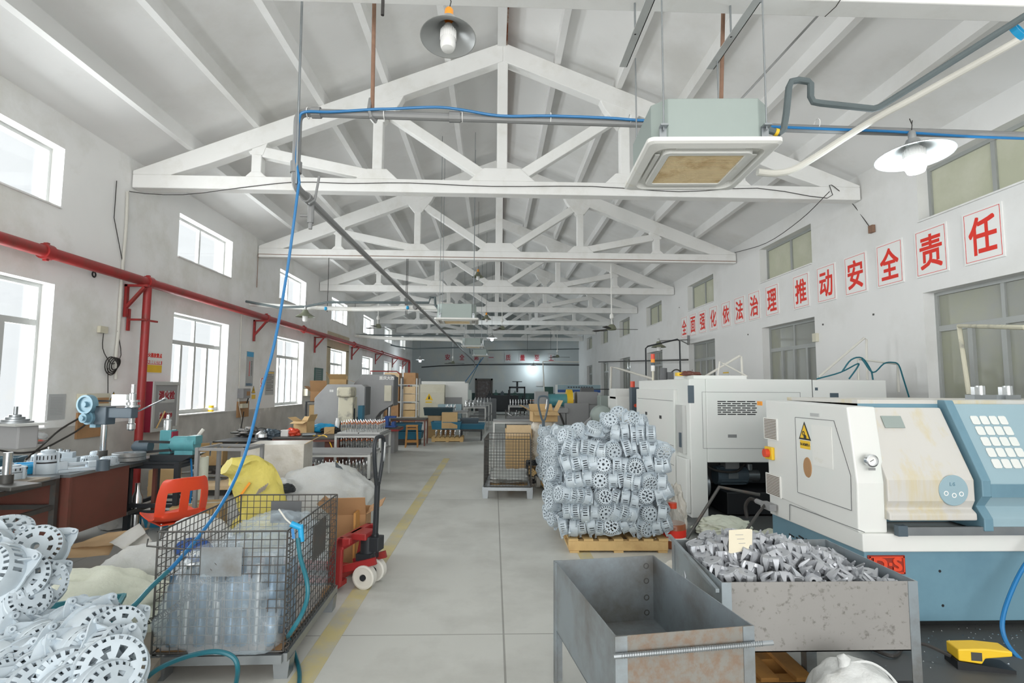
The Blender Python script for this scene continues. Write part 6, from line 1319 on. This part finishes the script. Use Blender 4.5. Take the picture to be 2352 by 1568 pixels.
mb.build('base_slots', 'black', t)
# door details (front)
def ony(px, py, Y): return aY(px, py, Y)
g_ = ony(1998, 1057, LY0-.02); mt = Matrix.Translation(g_) @ Matrix.Rotation(pi/2, 4, 'X')
ga = MB().lathe([(.034, 0), (.046, 0), (.046, .03), (.036, .032), (.034, .02)], n=28, mt=mt, closed=True).build('pressure_gauge', 'chrome', t); MB().lathe([(.001, .018), (.035, .018), (.035, .016)], n=24, mt=mt).build('gauge_dial', 'signwhite', ga); MB().bar(g_+Vector((-.012, -.02, -.006)), g_+Vector((.015, -.02, .008)), .003).build('gauge_needle', 'black', ga)
MB().box(ony(2003, 1077, LY0-.022), (.05, .004, .018)).build('gauge_label', 'conduit', t)
c = ony(2190, 1126, LY0-.022); mt = Matrix.Translation(c) @ Matrix.Rotation(pi/2, 4, 'X')
bd = MB().lathe([(.001, .004), (.108, .004), (.112, 0)], n=40, mt=mt).build('round_badge', 'cncblue2', t, label='pale blue round badge')
text('badge_letters', 'L·S', .035, 'cncblue', bd, c+Vector((-.01, -.005, .045)), (pi/2, 0, 0), .001, .001)
mb = MB()
for dx, dz_ in ((-.06, -.02), (0, -.035), (.055, -.025)): mb.lathe([(.012, .004), (.018, .004), (.018, .0055), (.012, .0055)], n=14, mt=Matrix.Translation(c+Vector((dx, 0, dz_))) @ Matrix.Rotation(pi/2, 4, 'X'), closed=True)
mb.build('badge_marks', 'signwhite', bd)
sb = Vector((LX0+.42, LY0+.2, 1.52)); mb = MB(); mt = Matrix((Vector((1, 0, 0)), Vector((0, .27, .52)).normalized(), Vector((0, -.52, .27)).normalized())).transposed().to_4x4(); mt.translation = Vector((LX0+.42, LY0+.19, 1.49)); mb.box((0, 0, .004), (.16, .1, .005), mt=mt); mb.build('data_plate', 'acgreen', t)
# orange badge on the base
MT['badgered'] = mat('badge_ground', s(140, 44, 30), .5, 0, .08)
c = ony(2035, 1296, LY0+.02); od = MB().bb((c.x-.14, LY0+.01, c.z-.068), (c.x+.14, LY0+.021, c.z+.068)).build('maker_badge', MT['badgered'], t, bevel=.004, label='orange red cast badge')
mb = MB(); 
for a, b_ in (((-.13, -.06), (.13, -.052)), ((-.13, .052), (.13, .06)), ((-.13, -.06), (-.122, .06)), ((.122, -.06), (.13, .06))): mb.bb((c.x+a[0], LY0+.004, c.z+a[1]), (c.x+b_[0], LY0+.011, c.z+b_[1]))
mb.build('badge_rim', 'redplastic', od); text('badge_letters', 'D·S', .13, 'redplastic', od, (c.x, LY0+.008, c.z), (pi/2, 0, 0), .004, .012, 1.15)
for px, py in ((2158, 1311), (2165, 1390)): MB().cyl(ony(px, py, LY0+.022), ony(px, py, LY0+.022)+Vector((0, -.004, 0)), .01).build('base_hole', 'black', t)
mb = MB(); mb.bb((LX0+.06, LY0+.1, 0), (LX1, LY1-.05, .07)); mb.build('plinth', 'oilgrime', t)
# fittings lying on the lathe
for k, (px, lb) in enumerate(((2255, 'larger bright steel fitting lying on top of the near lathe'), (2318, 'smaller steel fitting on top of the near lathe at the right edge'))):
    c = aZ(px, 916, 1.67); c = Vector((aY(px, 912, 4.75).x, 4.75, 1.66)); s_ = thing('steel_fitting', lb, 'fitting', c); mb = MB(); mb.bb((-.11+.03*k, -.05, 0), (.09-.03*k, .05, .04)); mb.build('block', 'steel', s_); mb = MB(); mb.cyl((-.01, 0, .04), (-.01, 0, .12), .035); mb.bb((-.08, -.02, .04), (-.04, .02, .11)); mb.build('turret', 'chrome', s_)

# alternator castings on the pallet
pallet('yellow wooden pallet carrying the big casting stack', (1.35, 6.42, 0), radians(-1), 1.06, 1.06, 'wood', boards=7)
tx = text('stencil', '98', .06, 'dsteel', None, (1.72, 5.885, .075), (pi/2, pi, 0), .002, .001); tx.parent = bpy.data.objects['wooden_pallet.001'] if 'wooden_pallet.001' in bpy.data.objects else None
rr = random.Random(21)
LS = 'silver aluminium housing casting in the tall stack on the pallet before the white machine'
GS = 'castings stacked on the pallet'
n_ = 0; tl = 0
SX0, SX1, SY0 = .76, 1.86, 5.98
for lay in range(7):
    z = .25+.166*lay
    for row in range(2):
        x = SX0+rr.uniform(-.03, .03)+(.02 if lay % 2 else 0); run = rr.randrange(3, 6); turn = 1 if rr.random() < .7 else -1
        xe = SX1 - (.0 if lay < 7 else .0)
        while x < xe:
            if lay == 6 and not (1.25 < x < 1.75): x += .08; continue
            bul = .05*sin(pi*min(1, (lay+.5)/6))
            jit = lambda a: rr.uniform(-a, a)
            if run <= 0:
                d = (jit(.5), -1, jit(.5)); run = rr.randrange(2, 6); tl = rr.uniform(-.3, .3); turn = 1 if rr.random() < .7 else -1
                inst('housing_casting', CAST[n_ % 2], (x+.06, SY0-.02-bul*.5+.2*row, z+jit(.012)), axis_rot(d, rr.uniform(0, 6)), LS, 'casting', GS, 1.0); x += .18
            else:
                d = (turn, -.3+jit(.2), .12+turn*tl+jit(.2)); run -= 1
                inst('housing_casting', CAST[n_ % 2], (x, SY0-bul*.5+.2*row+jit(.02), z+jit(.02)+tl*(2-run)*.05), axis_rot(d, rr.uniform(0, 6)+(0 if turn > 0 else pi)), LS, 'casting', GS, rr.uniform(.95, 1.04)); x += rr.uniform(.078, .1)
            n_ += 1
# left flank
for lay in range(6):
    for k in range(3):
        inst('housing_casting', CAST[(lay+k) % 2], (.74+rr.uniform(-.02, .02), 6.36+.22*k, .25+.166*lay), axis_rot((-1, -.5, rr.uniform(-.3, .3)), rr.uniform(0, 6)), LS, 'casting', GS)
# loose ones on top
for x, y, z, d in ((1.28, 6.05, 1.36, (0, -1, .5)), (1.5, 6.05, 1.38, (.5, -.8, .4)), (1.42, 6.15, 1.42, (-.4, -.6, .7)), (1.62, 6.1, 1.35, (.8, -.5, .2)), (.95, 6.05, 1.24, (-.5, -.6, .6)), (1.1, 6.02, 1.26, (.2, -.5, .9)), (.82, 6.0, 1.2, (-.8, -.4, .3)), (1.34, 6.25, 1.3, (.1, -.3, 1))):
    inst('housing_casting', CAST[n_ % 2], (x, y, z), axis_rot(d, rr.uniform(0, 6)), LS, 'casting', GS); n_ += 1
# the hidden rear of the stack as one body of castings
mb = MB(); 
for lay in range(8):
    for r_ in range(4):
        for k in range(7):
            x = .8+.155*k; y = 6.4+.145*r_
            mb.lathe([(.03, -.07), (.075, -.07), (.075, .0), (.06, .07), (.03, .07)], (0, 0, 0), 12, mt=Matrix.Translation((x, y, .235+.138*lay)) @ axis_rot((1, rr.uniform(-.4, .4), rr.uniform(-.4, .4))).to_matrix().to_4x4(), closed=True)
tag(mb.build('housing_castings', 'cast'), 'silver castings filling the rear of the pallet stack', 'castings'); bpy.data.objects['housing_castings']['kind'] = 'stuff'
# second pallet of castings
pallet('wooden pallet with a smaller casting heap behind the big stack', (1.32, 9.4, .08), .05, 1.0, 1.0, 'wood', boards=6)
for lay in range(5):
    for k in range(5):
        inst('housing_casting', CAST[(lay+k) % 2], (.86+.03*lay*.3+.15*(k % 2), 8.98+.17*k, .31+.165*lay), axis_rot((-.6, -1, rr.uniform(-.4, .5)), rr.uniform(0, 6)), 'silver casting in the smaller heap behind the big stack, beside the far cage', 'casting', 'castings in the smaller heap')
MB().box((1.32, 9.4, .04), (.9, .9, .08)).build('fork_frame', 'blacksteel'); tag(bpy.data.objects['fork_frame'], 'dark low frame under the smaller casting pallet', 'frame')
# oil bottle
t = thing('oil_bottle', 'clear bottle of amber oil with red cap beside the casting stack', 'bottle', (2.0, 6.12, 0)); t.scale = (1.3, 1.3, 1.2)
MB().lathe([(.001, .005), (.098, .005), (.105, .02), (.105, .2), (.1, .21), (.1, .235), (.08, .285), (.04, .325), (.03, .33), (.03, .36), (.001, .36)], n=28).build('bottle', 'bottle', t)
MB().lathe([(.001, .002), (.1, .002), (.1065, .02), (.1065, .2), (.1, .215), (.001, .215)], n=28).build('oil', 'oil', t)
MB().lathe([(.035, .345), (.036, .395), (.001, .397)], n=20).build('cap', 'redplastic', t, label='red screw cap')
l_ = MB().lathe([(.1075, .1), (.1085, .1), (.1085, .165), (.1075, .165)], n=28, closed=True).build('label', 'signred', t, label='red and white label'); MB().lathe([(.1075, .075), (.1085, .075), (.1085, .1), (.1075, .1)], n=28, closed=True).build('label_band', 'signwhite', l_)
# steel bins
def bin_(label, loc, rz, lx, ly, z0, h, m, front, legs=True):
    t = thing('steel_bin', label, 'bin', loc, rz, 'welded steel bins'); th = .004
    MB().bb((-lx/2, -ly/2, z0), (lx/2, ly/2, z0+.006)).build('floor_plate', m, t)
    for nm, a, b_, mm in (('side_sheet', (-lx/2, -ly/2, z0), (-lx/2+th, ly/2, z0+h), m), ('side_sheet', (lx/2-th, -ly/2, z0), (lx/2, ly/2, z0+h), m), ('front_sheet', (-lx/2, -ly/2, z0), (lx/2, -ly/2+th, z0+h), front), ('rear_sheet', (-lx/2, ly/2-th, z0), (lx/2, ly/2, z0+h), m)):
        MB().bb(a, b_).build(nm, mm, t)
    for x in (-1, 1):
        for y in (-1, 1):
            q = MB(); xa, ya = x*lx/2, y*ly/2; q.bb((xa, ya+y*.004, 0), (xa-x*.05, ya+y*.0, z0+h)); q.bb((xa+x*.004, ya+y*.004, 0), (xa, ya-y*.05, z0+h)); q.build('corner_leg', 'galv', t)
    return t
b1 = bin_('empty galvanised steel bin in the foreground with rusty front', (.767, 2.93, 0), radians(8.4), .64, 1.02, .31, .39, 'galv', 'rustsheet')
MB().cyl((-.34, -.53, .63), (.4, -.53, .63), .011, n=8).build('rebar_handle', 'steel', b1); mb = MB()
for k in range(60): mb.lathe([(.011, -.002), (.0135, 0), (.011, .002)], n=8, mt=Matrix.Translation((-.3+.011*k, -.53, .63)) @ Matrix.Rotation(pi/2, 4, 'Y') @ Matrix.Rotation(.5, 4, 'X'), closed=True)
mb.build('rebar_ribs', 'steel', b1)
MT['weld'] = mat('weld_scorch', s(88, 88, 86), .6, .4, .2, 20)
mb = MB()
for z in (.64, .55, .45, .36): mb.lathe([(.012, 0), (.018, .0), (.018, .002), (.012, .002)], n=14, mt=Matrix.Translation((.27, .505, z)) @ Matrix.Rotation(pi/2, 4, 'X'), closed=True)
mb.build('weld_marks', 'weld', b1)
b2 = bin_('steel bin full of spiky claw parts in front of the lathe', (1.785, 3.415, 0), 0, 1.08, .82, .335, .365, 'galv', 'bareplate')
MB().bb((-.54, -.43, .13), (.54, -.39, .17)).build('lower_rail', 'blacksteel', b2); MB().bb((-.54, .39, .13), (.54, .43, .17)).build('lower_rail', 'blacksteel', b2)
MB().bb((.03, -.2, .0), (.09, -.14, .335)).build('centre_leg', 'galv', b2)
mb = MB(); mb.bar((-.57, -.42, .66), (-.56, .1, .7), .02); mb.bar((-.56, .1, .7), (-.55, .44, .72), .02); mb.build('side_handle', 'galv', b2)
def claw_mesh():
    mb = MB(); mb.lathe([(.009, 0), (.041, 0), (.044, .003), (.044, .018), (.036, .022), (.02, .022), (.02, .045), (.009, .045)], n=24, closed=True)
    for k in range(6):
        mt = Matrix.Rotation(2*pi*k/6, 4, 'Z'); V = [(.03, -.017, .002), (.047, -.016, .002), (.047, .016, .002), (.03, .017, .002), (.038, -.014, .022), (.053, -.013, .02), (.053, .013, .02), (.038, .014, .022), (.046, -.003, .07), (.052, -.0025, .07), (.052, .0025, .07), (.046, .003, .07)]
        F = [(3, 2, 1, 0), (8, 9, 10, 11)]+[(a+i, a+(i+1) % 4, a+4+(i+1) % 4, a+4+i) for a in (0, 4) for i in range(4)]
        mb.add(V, F, False, mt)
    return mb.mesh('claw_pole', MT['claw'])
CL = claw_mesh(); rr = random.Random(5); k = 0
for lay in range(3):
    for i in range(10):
        for j in range(8):
            x = -.47+.104*i+rr.uniform(-.02, .02); y = -.29+.085*j+rr.uniform(-.02, .02); hh = .25+.13*max(0, 1-((x+.12)/.5)**2)*max(.2, 1-((y-.1)/.5)**2)
            if lay < 2 and (j > 0 or lay == 0) and not (lay == 1 and j < 2): 
                if lay == 0: continue
            d = (rr.uniform(-.5, .5), rr.uniform(-.7, .3), -1) if rr.random() < .5 else (rr.uniform(-.9, .9), rr.uniform(-.9, .9), rr.uniform(.2, 1))
            inst('claw_pole', CL, (1.785+x*.98, 3.415+y*.98, .345+hh*(.72 if lay == 1 else 1)+rr.uniform(-.01, .02)+(.07 if d[2] == -1 and lay == 2 else 0)), axis_rot(d, rr.uniform(0, 6)), 'grey steel claw pole part heaped in the steel bin before the lathe', 'claw part', 'claw poles in the bin', 1.15); k += 1
t = thing('paper_tag', 'torn cream paper tag stuck among the claw parts', 'tag', aY(1700, 1240, 3.3), .1); mb = MB(); mb.prism([(-.075, -.07), (-.06, -.075), (.05, -.06), (.06, -.03), (.075, -.03), (.08, .06), (.05, .065), (-.07, .06)], 'y', -.001, .001); mb.build('sheet', 'tagpaper', t)
mb = MB()
for q in range(3): mb.bb((-.03+.01*q, -.0015, .03-.025*q), (.02+.006*q, -.001, .033-.025*q))
mb.build('handwriting', 'machgrey', t)
# things on the floor at the right
o = blob('dirty_sack', 'sackgreen', None, aZ(1660, 1222, 0)+Vector((.0, .0, 0)), (.32, .26, .11), 51, .25, 1.9, 5, fold=.3); tag(o, 'dirty pale cloth sack on the floor behind the claw bin', 'sack')
o = blob('dirty_sack', 'sackgreen', None, (2.95, 5.8, 0), (.28, .28, .14), 54, .25, 1.9, 5, fold=.3); tag(o, 'dirty pale sack with a dark stain lying against the lathe', 'sack')
o = blob('film_bag', 'filmwrap', None, (1.45, 4.45, 0), (.24, .2, .2), 57, .25, 1.9, 5, fold=.35); tag(o, 'crumpled translucent bag between the pallet and the claw bin', 'bag')
o = blob('film_bag', 'filmwrap', None, (2.24, 6.75, 0), (.12, .16, .34), 59, .25, 1.9, 5, fold=.3); tag(o, 'tall dirty film bag behind the oil bottle', 'bag')
o = blob('white_sack', 'sack', None, (1.77, 2.72, 0), (.25, .22, .26), 61, .08, 1.4, 5, fold=.12); tag(o, 'white woven sack tied at the top at the bottom edge of the view', 'sack')
mb = MB(); mb.lathe([(.03, .0), (.022, .03), (.03, .06), (.001, .08)], (-.05, .0, .38), n=14); mb.tube([(-.05, 0, .41), (.05, -.02, .43), (.12, -.05, .4), (.16, -.1, .34)], .006, 6, 4); mb.build('tied_neck', 'sack', o)
pallet('orange wooden pallet under the claw bin', (1.55, 3.42, 0), 0, .5, .6, 'wood2', boards=3)
tag(MB().tube([aY(1578, 1236, 5.5), aY(1652, 1118, 5.6), aY(1745, 1136, 5.55)], .017, 8).build('bent_rod', 'dsteel'), 'bent steel rod frame leaning before the motor bay', 'rod')
tag(MB().tube([aY(1716, 1215, 4.9), aY(1742, 1178, 5.2), aY(1756, 1160, 5.3)], .014, 8).build('steel_rod', 'dsteel'), 'short steel rod leaning on the corner of the lathe', 'rod')
c = aZ(2250, 1530, 0); t = thing('foot_pedal', 'yellow and black foot pedal on the oily floor under the lathe', 'pedal', (c.x, c.y, 0), radians(-12))
MB().prism([(-.16, 0), (.16, 0), (.16, .02), (-.16, .05)], 'y', -.07, .07).build('base', 'black', t); MB().prism([(-.15, .05), (-.02, .04), (0, .075), (.15, .1), (.15, .13), (-.0, .135), (-.15, .12)], 'y', -.065, .065).build('cover', 'yellow', t, bevel=.008)
MB().bb((-.08, -.067, .06), (-.02, -.064, .11)).build('side_plate', 'dsteel', t)
MB().tube([(-.16, 0, .05), (-.3, .05, .09), (-.38, .12, .02), (-.5, .0, .02), (-.6, .1, .02)], .012, 6, 5).build('pedal_cable', 'cable', t)
tag(MB().tube([aY(2400, 1240, 3.85), aY(2352, 1300, 3.85), aY(2318, 1370, 3.8), aY(2302, 1430, 3.75), aY(2312, 1475, 3.7), aY(2345, 1515, 3.6), aY(2400, 1560, 3.5)], .014, 8, 5).build('air_hose', 'hoseblue'), 'blue air hose looping at the right edge in front of the lathe', 'hose')
# bright swarf scattered on the oily floor
rr = random.Random(77); mb = MB()
for k in range(1500):
    x = 2.35+2.6*rr.random(); y = 3.45+2.2*rr.random()**.8; a = rr.uniform(0, 6.28); q = rr.uniform(.003, .009); z = .002+rr.random()*.006
    mb.add([(x+q*cos(a), y+q*sin(a), z), (x+q*cos(a+2), y+q*.6*sin(a+2), z+.004), (x+q*cos(a+4), y+q*.8*sin(a+4), z)], [(0, 1, 2)])
o = tag(mb.build('metal_chips', 'chrome'), 'bright metal chips scattered on the oily floor around the lathe', 'metal chips'); o['kind'] = 'stuff'
# ================================================================ centre and far right
cage('empty wire cage with white sheets standing in the middle of the aisle', (.26, 9.25, 0), radians(-3), .74, 1.15, .92, .19, 0)
for k, (m, z, lb) in enumerate((('card', .205, 'brown carton sheet in the far cage, lowest sheet'), ('acwhite', .235, 'white sheet lying in the far cage'), ('paper', .27, 'rumpled white sheet lying topmost in the far cage'))):
    tag(sheet('sheet', m, [(-.05, 8.75, z), (.55, 8.72, z), (.6, 9.7, z+.02*k), (-.03, 9.7, z+.03*k)], k+3, .012+.01*k, 10, .008), lb, 'sheet')
# cartons behind the far cage
frame_table('light steel frame table behind the far cage', (.42, 12.4, 0), 0, .85, .7, 1.0, 'frame', .035, (), 'conduit', nm='side_table', cat='table')
pallet('wooden pallet under the film wrapped goods behind the far cage', (.85, 11.2, 0), 0, 1.1, 1.0, 'wood', boards=6)
box_carton('tall open carton behind the far cage', (.5, 11.0, .16), (.5, .45, .75), .03, 'card', tape=False)
tag(MB().bb((.26, 10.76, .78), (.74, 10.77, 1.0)).build('carton_sheet', 'card2'), 'upright carton flap sheet on the tall carton behind the far cage', 'cardboard')
o = blob('film_goods', 'filmwrap', None, (1.05, 11.2, .16), (.36, .4, .6), 71, .1, 1.5, 5, fold=.2); tag(o, 'film wrapped bale behind the second pallet jack', 'bale')
box_carton('open carton with spread flaps on top of the film wrapped bale', (1.02, 11.15, 1.05), (.5, .42, .2), .1, 'card', flaps=2)
jack('dark pallet jack with upright loop handle behind the far cage', (aY(1240, 1000, 9.9).x+.0, 9.9, 0), radians(8), 'blacksteel', 'slate', 1.22, -.03)
# third white machine with control panel
t = thing('cnc_machine', 'white machine with grey control panel left of the big white machine', 'machine', (2.95, 11.6, 0), group='large white machines')
mb = MB(); mb.prism([(-.4, 0), (.9, 0), (.9, 1.55), (.1, 1.55), (-.15, 1.1), (-.42, .75)], 'x', -.32, 1.3); mb.build('body', 'cnc', t, bevel=.01)
MB().bb((-.32, .1, 1.5), (.2, .7, 1.72)).build('upper_box', 'cnc', t)
cp = MB().bb((-.14, -.55, 1.22), (.4, -.35, 1.75)).build('control_panel', 'slate', t, bevel=.01)
MB().bb((.0, -.556, 1.5), (.3, -.55, 1.68)).build('screen', 'cncblue2', cp); MB().cyl((-.06, -.55, 1.38), (-.06, -.58, 1.38), .035).build('stop_button', 'redplastic', cp); MB().bb((.04, -.556, 1.3), (.3, -.55, 1.44)).build('keypad', 'machgrey', cp)
o = blob('blue_cloth', 'cncblue2', None, (3.15, 11.0, .85), (.12, .06, .2), 77, .2, 2, 4, fold=.3, flat=False); tag(o, 'pale blue cloth hanging below the grey control panel', 'cloth'); o.location.z = 1.0
mb = MB(); mb.cyl((0, 0, 0), (0, 0, .16), .05); tag(mb.build('red_cup', 'redplastic', loc=(2.99, 11.35, 1.72)), 'red cup on top of the machine with the grey control panel', 'cup'); bpy.data.objects['red_cup'].location = (aY(1453, 888, 11.9).x, 11.9, 1.72)
# blower motor and green bed
t = thing('machine_bed', 'green machine bed with pale blower motor in front of the far machines', 'machine', (1.9, 12.6, 0), group='far machines')
MB().bb((-.75, -.35, 0), (.75, .4, .85)).build('bed', 'green', t, bevel=.01); MB().bb((-.1, -.36, .45), (.5, -.345, .8)).build('blue_panel', 'slate', t)
mb = MB(); mb.lathe([(.001, .18), (.1, .18), (.22, .14), (.24, .1), (.24, -.1), (.2, -.16), (.001, -.16)], n=28, mt=Matrix.Translation((.55, -.2, 1.1)) @ Matrix.Rotation(pi/2, 4, 'X')); mb.bb((.75, -.25, 1.0), (.9, -.05, 1.15)); mb.build('blower', 'acgreen', t)
MB().lathe([(.001, .19), (.07, .19), (.09, .175)], n=20, mt=Matrix.Translation((.55, -.2, 1.1)) @ Matrix.Rotation(pi/2, 4, 'X')).build('fan_cap', 'cncblue2', t)
mb = MB(); mb.bar((.1, -.2, .85), (.42, -.2, 1.15), .12, .04); mb.bb((-.0, -.3, .85), (.35, -.1, .9)); mb.build('duct', 'conduit', t)
frame_table('grey panelled table frame before the green machine bed', (1.72, 11.7, 0), 0, .95, .5, .82, 'frame', .035, (), 'conduit', nm='side_table', cat='table')
MB().bb((1.28, 11.46, .25), (2.16, 11.48, .78)).build('grey_sheet', 'machgrey'); tag(bpy.data.objects['grey_sheet'], 'grey sheet panel on the table frame before the green bed', 'sheet')
# grey milling machine with teal motor
t = thing('milling_machine', 'grey machine with teal motor and yellow guard in the far right work area', 'machine', (2.75, 17.2, 0), group='far machines')
mb = MB(); mb.bb((-.55, -.4, 0), (.2, .5, 1.25)); mb.bb((.2, -.35, 0), (.85, .5, 1.2)); mb.bb((-.15, -.3, 1.2), (.5, .4, 1.6)); mb.build('body', 'machgrey', t, bevel=.02)
mb = MB(); mb.bb((-1.3, -.4, 0), (-.5, .3, .95)); mb.bb((-1.35, -.45, .95), (-.45, .35, 1.1)); mb.build('slide_base', 'machgrey', t, bevel=.01)
MB().cyl((-1.05, 0, 1.33), (-.45, 0, 1.33), .2, n=20).build('motor', 'tealmach', t); MB().cyl((-.45, 0, 1.33), (-.28, 0, 1.33), .34, n=24).build('pulley_guard', 'yellow', t); MB().bb((-1.45, -.25, 1.1), (-1.05, .25, 1.6)).build('junction_cabinet', 'machgrey', t)
MB().tube([(-.85, -.3, 1.15), (-.7, -.42, .9), (-.55, -.45, .5)], .03, 8, 4).build('cable', 'cable', t)
mb = MB(); mb.cyl((.0, 0, 1.55), (.4, 0, 1.55), .18); mb.build('top_motor', 'machdark', t)
t = thing('washing_machine_line', 'long blue and white enclosed machine near the far right corner', 'machine', (3.9, 25.5, 0), group='far machines')
MB().bb((-.95, -.5, 0), (1.0, .6, 1.85)).build('body', 'cnc', t); 
for z in (.95, 1.5): MB().bb((-.96, -.52, z), (1.01, -.5, z+.12)).build('blue_stripe', MT['logoblue'], t)
MB().bb((-.96, -.53, 1.62), (1.01, -.5, 1.84)).build('header', 'cncblue2', t); mb = MB()
for k in range(10): mb.bb((-.5+.12*k, -.535, 1.7), (-.42+.12*k, -.53, 1.77))
mb.build('printed_marks', 'slate', t)
t = thing('drill_machine', 'pale teal headed drill with a paper sheet near the right wall', 'machine', (3.45, 16.0, 0), group='far machines')
MB().bb((-.35, -.2, 1.15), (.4, .3, 1.5)).build('head', 'acgreen', t, bevel=.02); MB().bb((-.05, -.2, 0), (.2, .3, 1.15)).build('column', 'machgrey', t); MB().bb((-.12, -.215, .95), (.14, -.2, 1.4)).build('paper', 'card2', t); MB().bb((-.4, -.4, .55), (.5, .4, .7)).build('table', 'machdark', t)
t = thing('grey_grinder', 'grey rounded machine with black hose by the right wall', 'machine', (4.15, 15.0, 0), group='far machines'); mb = MB(); mb.bb((-.3, -.3, 0), (.35, .3, .75)); mb.bb((-.2, -.2, .75), (.3, .3, 1.35)); mb.build('body', 'machgrey', t, bevel=.05); MB().tube([(-.2, -.25, 1.2), (-.35, -.3, 1.0), (-.25, -.35, .7), (-.1, -.32, .6)], .04, 8, 4).build('hose', 'black', t)
for k in range(4): box_carton('brown carton in the heap beside the pale teal drill', (2.9+.35*(k % 3), 18.5+.2*k, .0+.0*k), (.45, .4, .95+.12*k), .3*k, ('card', 'card3')[k % 2], tape=False, group='cartons by the pale teal drill')
# parts carts and crate in the middle distance
for k, (x, y, lb) in enumerate(((1.0, 22.0, 'white cart frame with upright shafts in the far middle'), (1.85, 22.5, 'white cart frame with brass coloured parts in the far middle'))):
    rack(lb, (x, y, 0), 0, .8, .8, 1.0, .5)
    for i in range(7):
        for j in range(2): shaft((x-.33+.11*i, y-.25+.3*j, 1.1), 'shaft standing on the far middle carts', 'shafts on the far middle carts', ring=bool(k))
cage('small wire crate of bright parts beyond the cartons', (1.0, 19.0, 0), 0, 1.15, .8, .92, .2)
for i in range(9):
    for j in range(3): shaft((.55+.11*i, 18.75+.2*j, .8), 'bright part heaped in the small wire crate', 'parts in the small wire crate', (rr.uniform(-1.5, 1.5), rr.uniform(-1.5, 1.5), 0), ring=False)
MB().bb((.46, 18.65, .22), (1.54, 19.35, .7)).build('carton_liner', 'machgrey'); tag(bpy.data.objects['carton_liner'], 'grey liner block inside the small wire crate', 'liner')
# dark benches at the far wall
for k, (x, y, lx, lb) in enumerate(((.55, 34.5, 2.0, 'dark workbench by the far wall right of the door'), (2.9, 35.5, 2.4, 'dark workbench under the lit lamp on the far wall'))):
    hb = .9 if k else 1.2; frame_table(lb, (x, y, 0), 0, lx, .9, hb, 'blacksteel', .06, (.2,), 'blacksteel', nm='workbench', cat='workbench', group='dark benches at the far wall', top=hb-.3)
    for q in range(5):
        c = (x-lx/2+.2+lx/5*q, y, hb); o = thing('bench_tool', 'small dark tool standing on the far benches', 'tool', c, group='tools on the far benches'); mb = MB(); mb.bb((-.1, -.1, 0), (.1, .1, .12+.05*(q % 3))); mb.cyl((0, 0, .1), (0, 0, .28+.06*(q % 2)), .03); mb.build('body', ('blacksteel', 'green', 'slate')[q % 3], o)
t = thing('arbor_press', 'tall dark press frame on the far bench', 'press', (1.45, 33.6, 0)); mb = MB(); mb.bb((-.5, -.1, 0), (-.42, .1, 1.75)); mb.bb((.42, -.1, 0), (.5, .1, 1.75)); mb.bb((-.5, -.1, 1.65), (.5, .1, 1.75)); mb.bb((-.5, -.12, .7), (.5, .12, .85)); mb.build('frame', 'blacksteel', t); MB().cyl((0, 0, 1.4), (0, 0, 2.05), .06).build('screw', 'blacksteel', t); MB().bb((-.3, -.03, 2.03), (.3, .03, 2.08)).build('cross_bar', 'blacksteel', t)
t = thing('green_machine', 'dark green machine with a screen in front of the lit far wall', 'machine', (3.55, 31.5, 0), group='far machines'); mb = MB(); mb.bb((-.5, -.3, 0), (.5, .4, 1.1)); mb.bb((-.6, 0, 1.1), (-.1, .4, 1.75)); mb.build('body', 'green', t, bevel=.02); MB().bb((.0, -.1, 1.55), (.5, .0, 1.85)).build('screen', 'machdark', t); MB().bb((.06, -.11, 1.6), (.44, -.1, 1.8)).build('screen_glass', 'machgrey', t); MB().bb((.2, -.05, 1.1), (.28, .0, 1.55)).build('stand', 'machdark', t)
t = thing('parts_table', 'table with black top and dark clutter near the right wall', 'table', (4.3, 21.5, 0)); MB().bb((-.8, -.4, 1.65), (.6, .4, 1.68)).build('canopy_top', 'black', t); mb = MB(); mb.bb((-.7, -.3, .7), (.6, .4, .8)); mb.build('tabletop', 'machdark', t)
for x in (-.7, .55): MB().box((x, .3, .83), (.04, .04, 1.66)).build('leg', 'blacksteel', t)
for q in range(6): o = thing('bench_tool', 'dark clutter piece on the black topped table near the right wall', 'tool', (3.7+.22*q, 21.4, .8), group='clutter on the black topped table'); MB().bb((-.07, -.1, 0), (.08, .1, .25+.1*(q % 3))).build('body', ('blacksteel', 'slate', 'card3')[q % 3], o)
t = thing('far_cabinet', 'grey cabinet machine at the far left wall', 'cabinet', (-4.6, 27.5, 0)); MB().bb((-.5, -.6, 0), (.6, .6, 1.6)).build('body', 'machgrey', t); MB().bb((-.3, -.3, 1.6), (.2, .3, 2.2)).build('motor_box', 'machdark', t)
tag(MB().tube([Vector((lx+(endp.x-lx)*.8, CY+1+(YF-1.3-CY)*.8, zl-.03)), aY(1055, 895, 30)], .02, 6).build('air_hose', 'hoseblue'), 'distant blue hose hanging to the cream machine', 'hose')
tag(MB().tube([Vector((lx+(endp.x-lx)*.85, CY+1+(YF-1.3-CY)*.85, zl-.03)), aY(1073, 892, 31)], .018, 6).build('air_hose', 'hoseteal'), 'distant dark hose hanging beside the far door', 'hose')
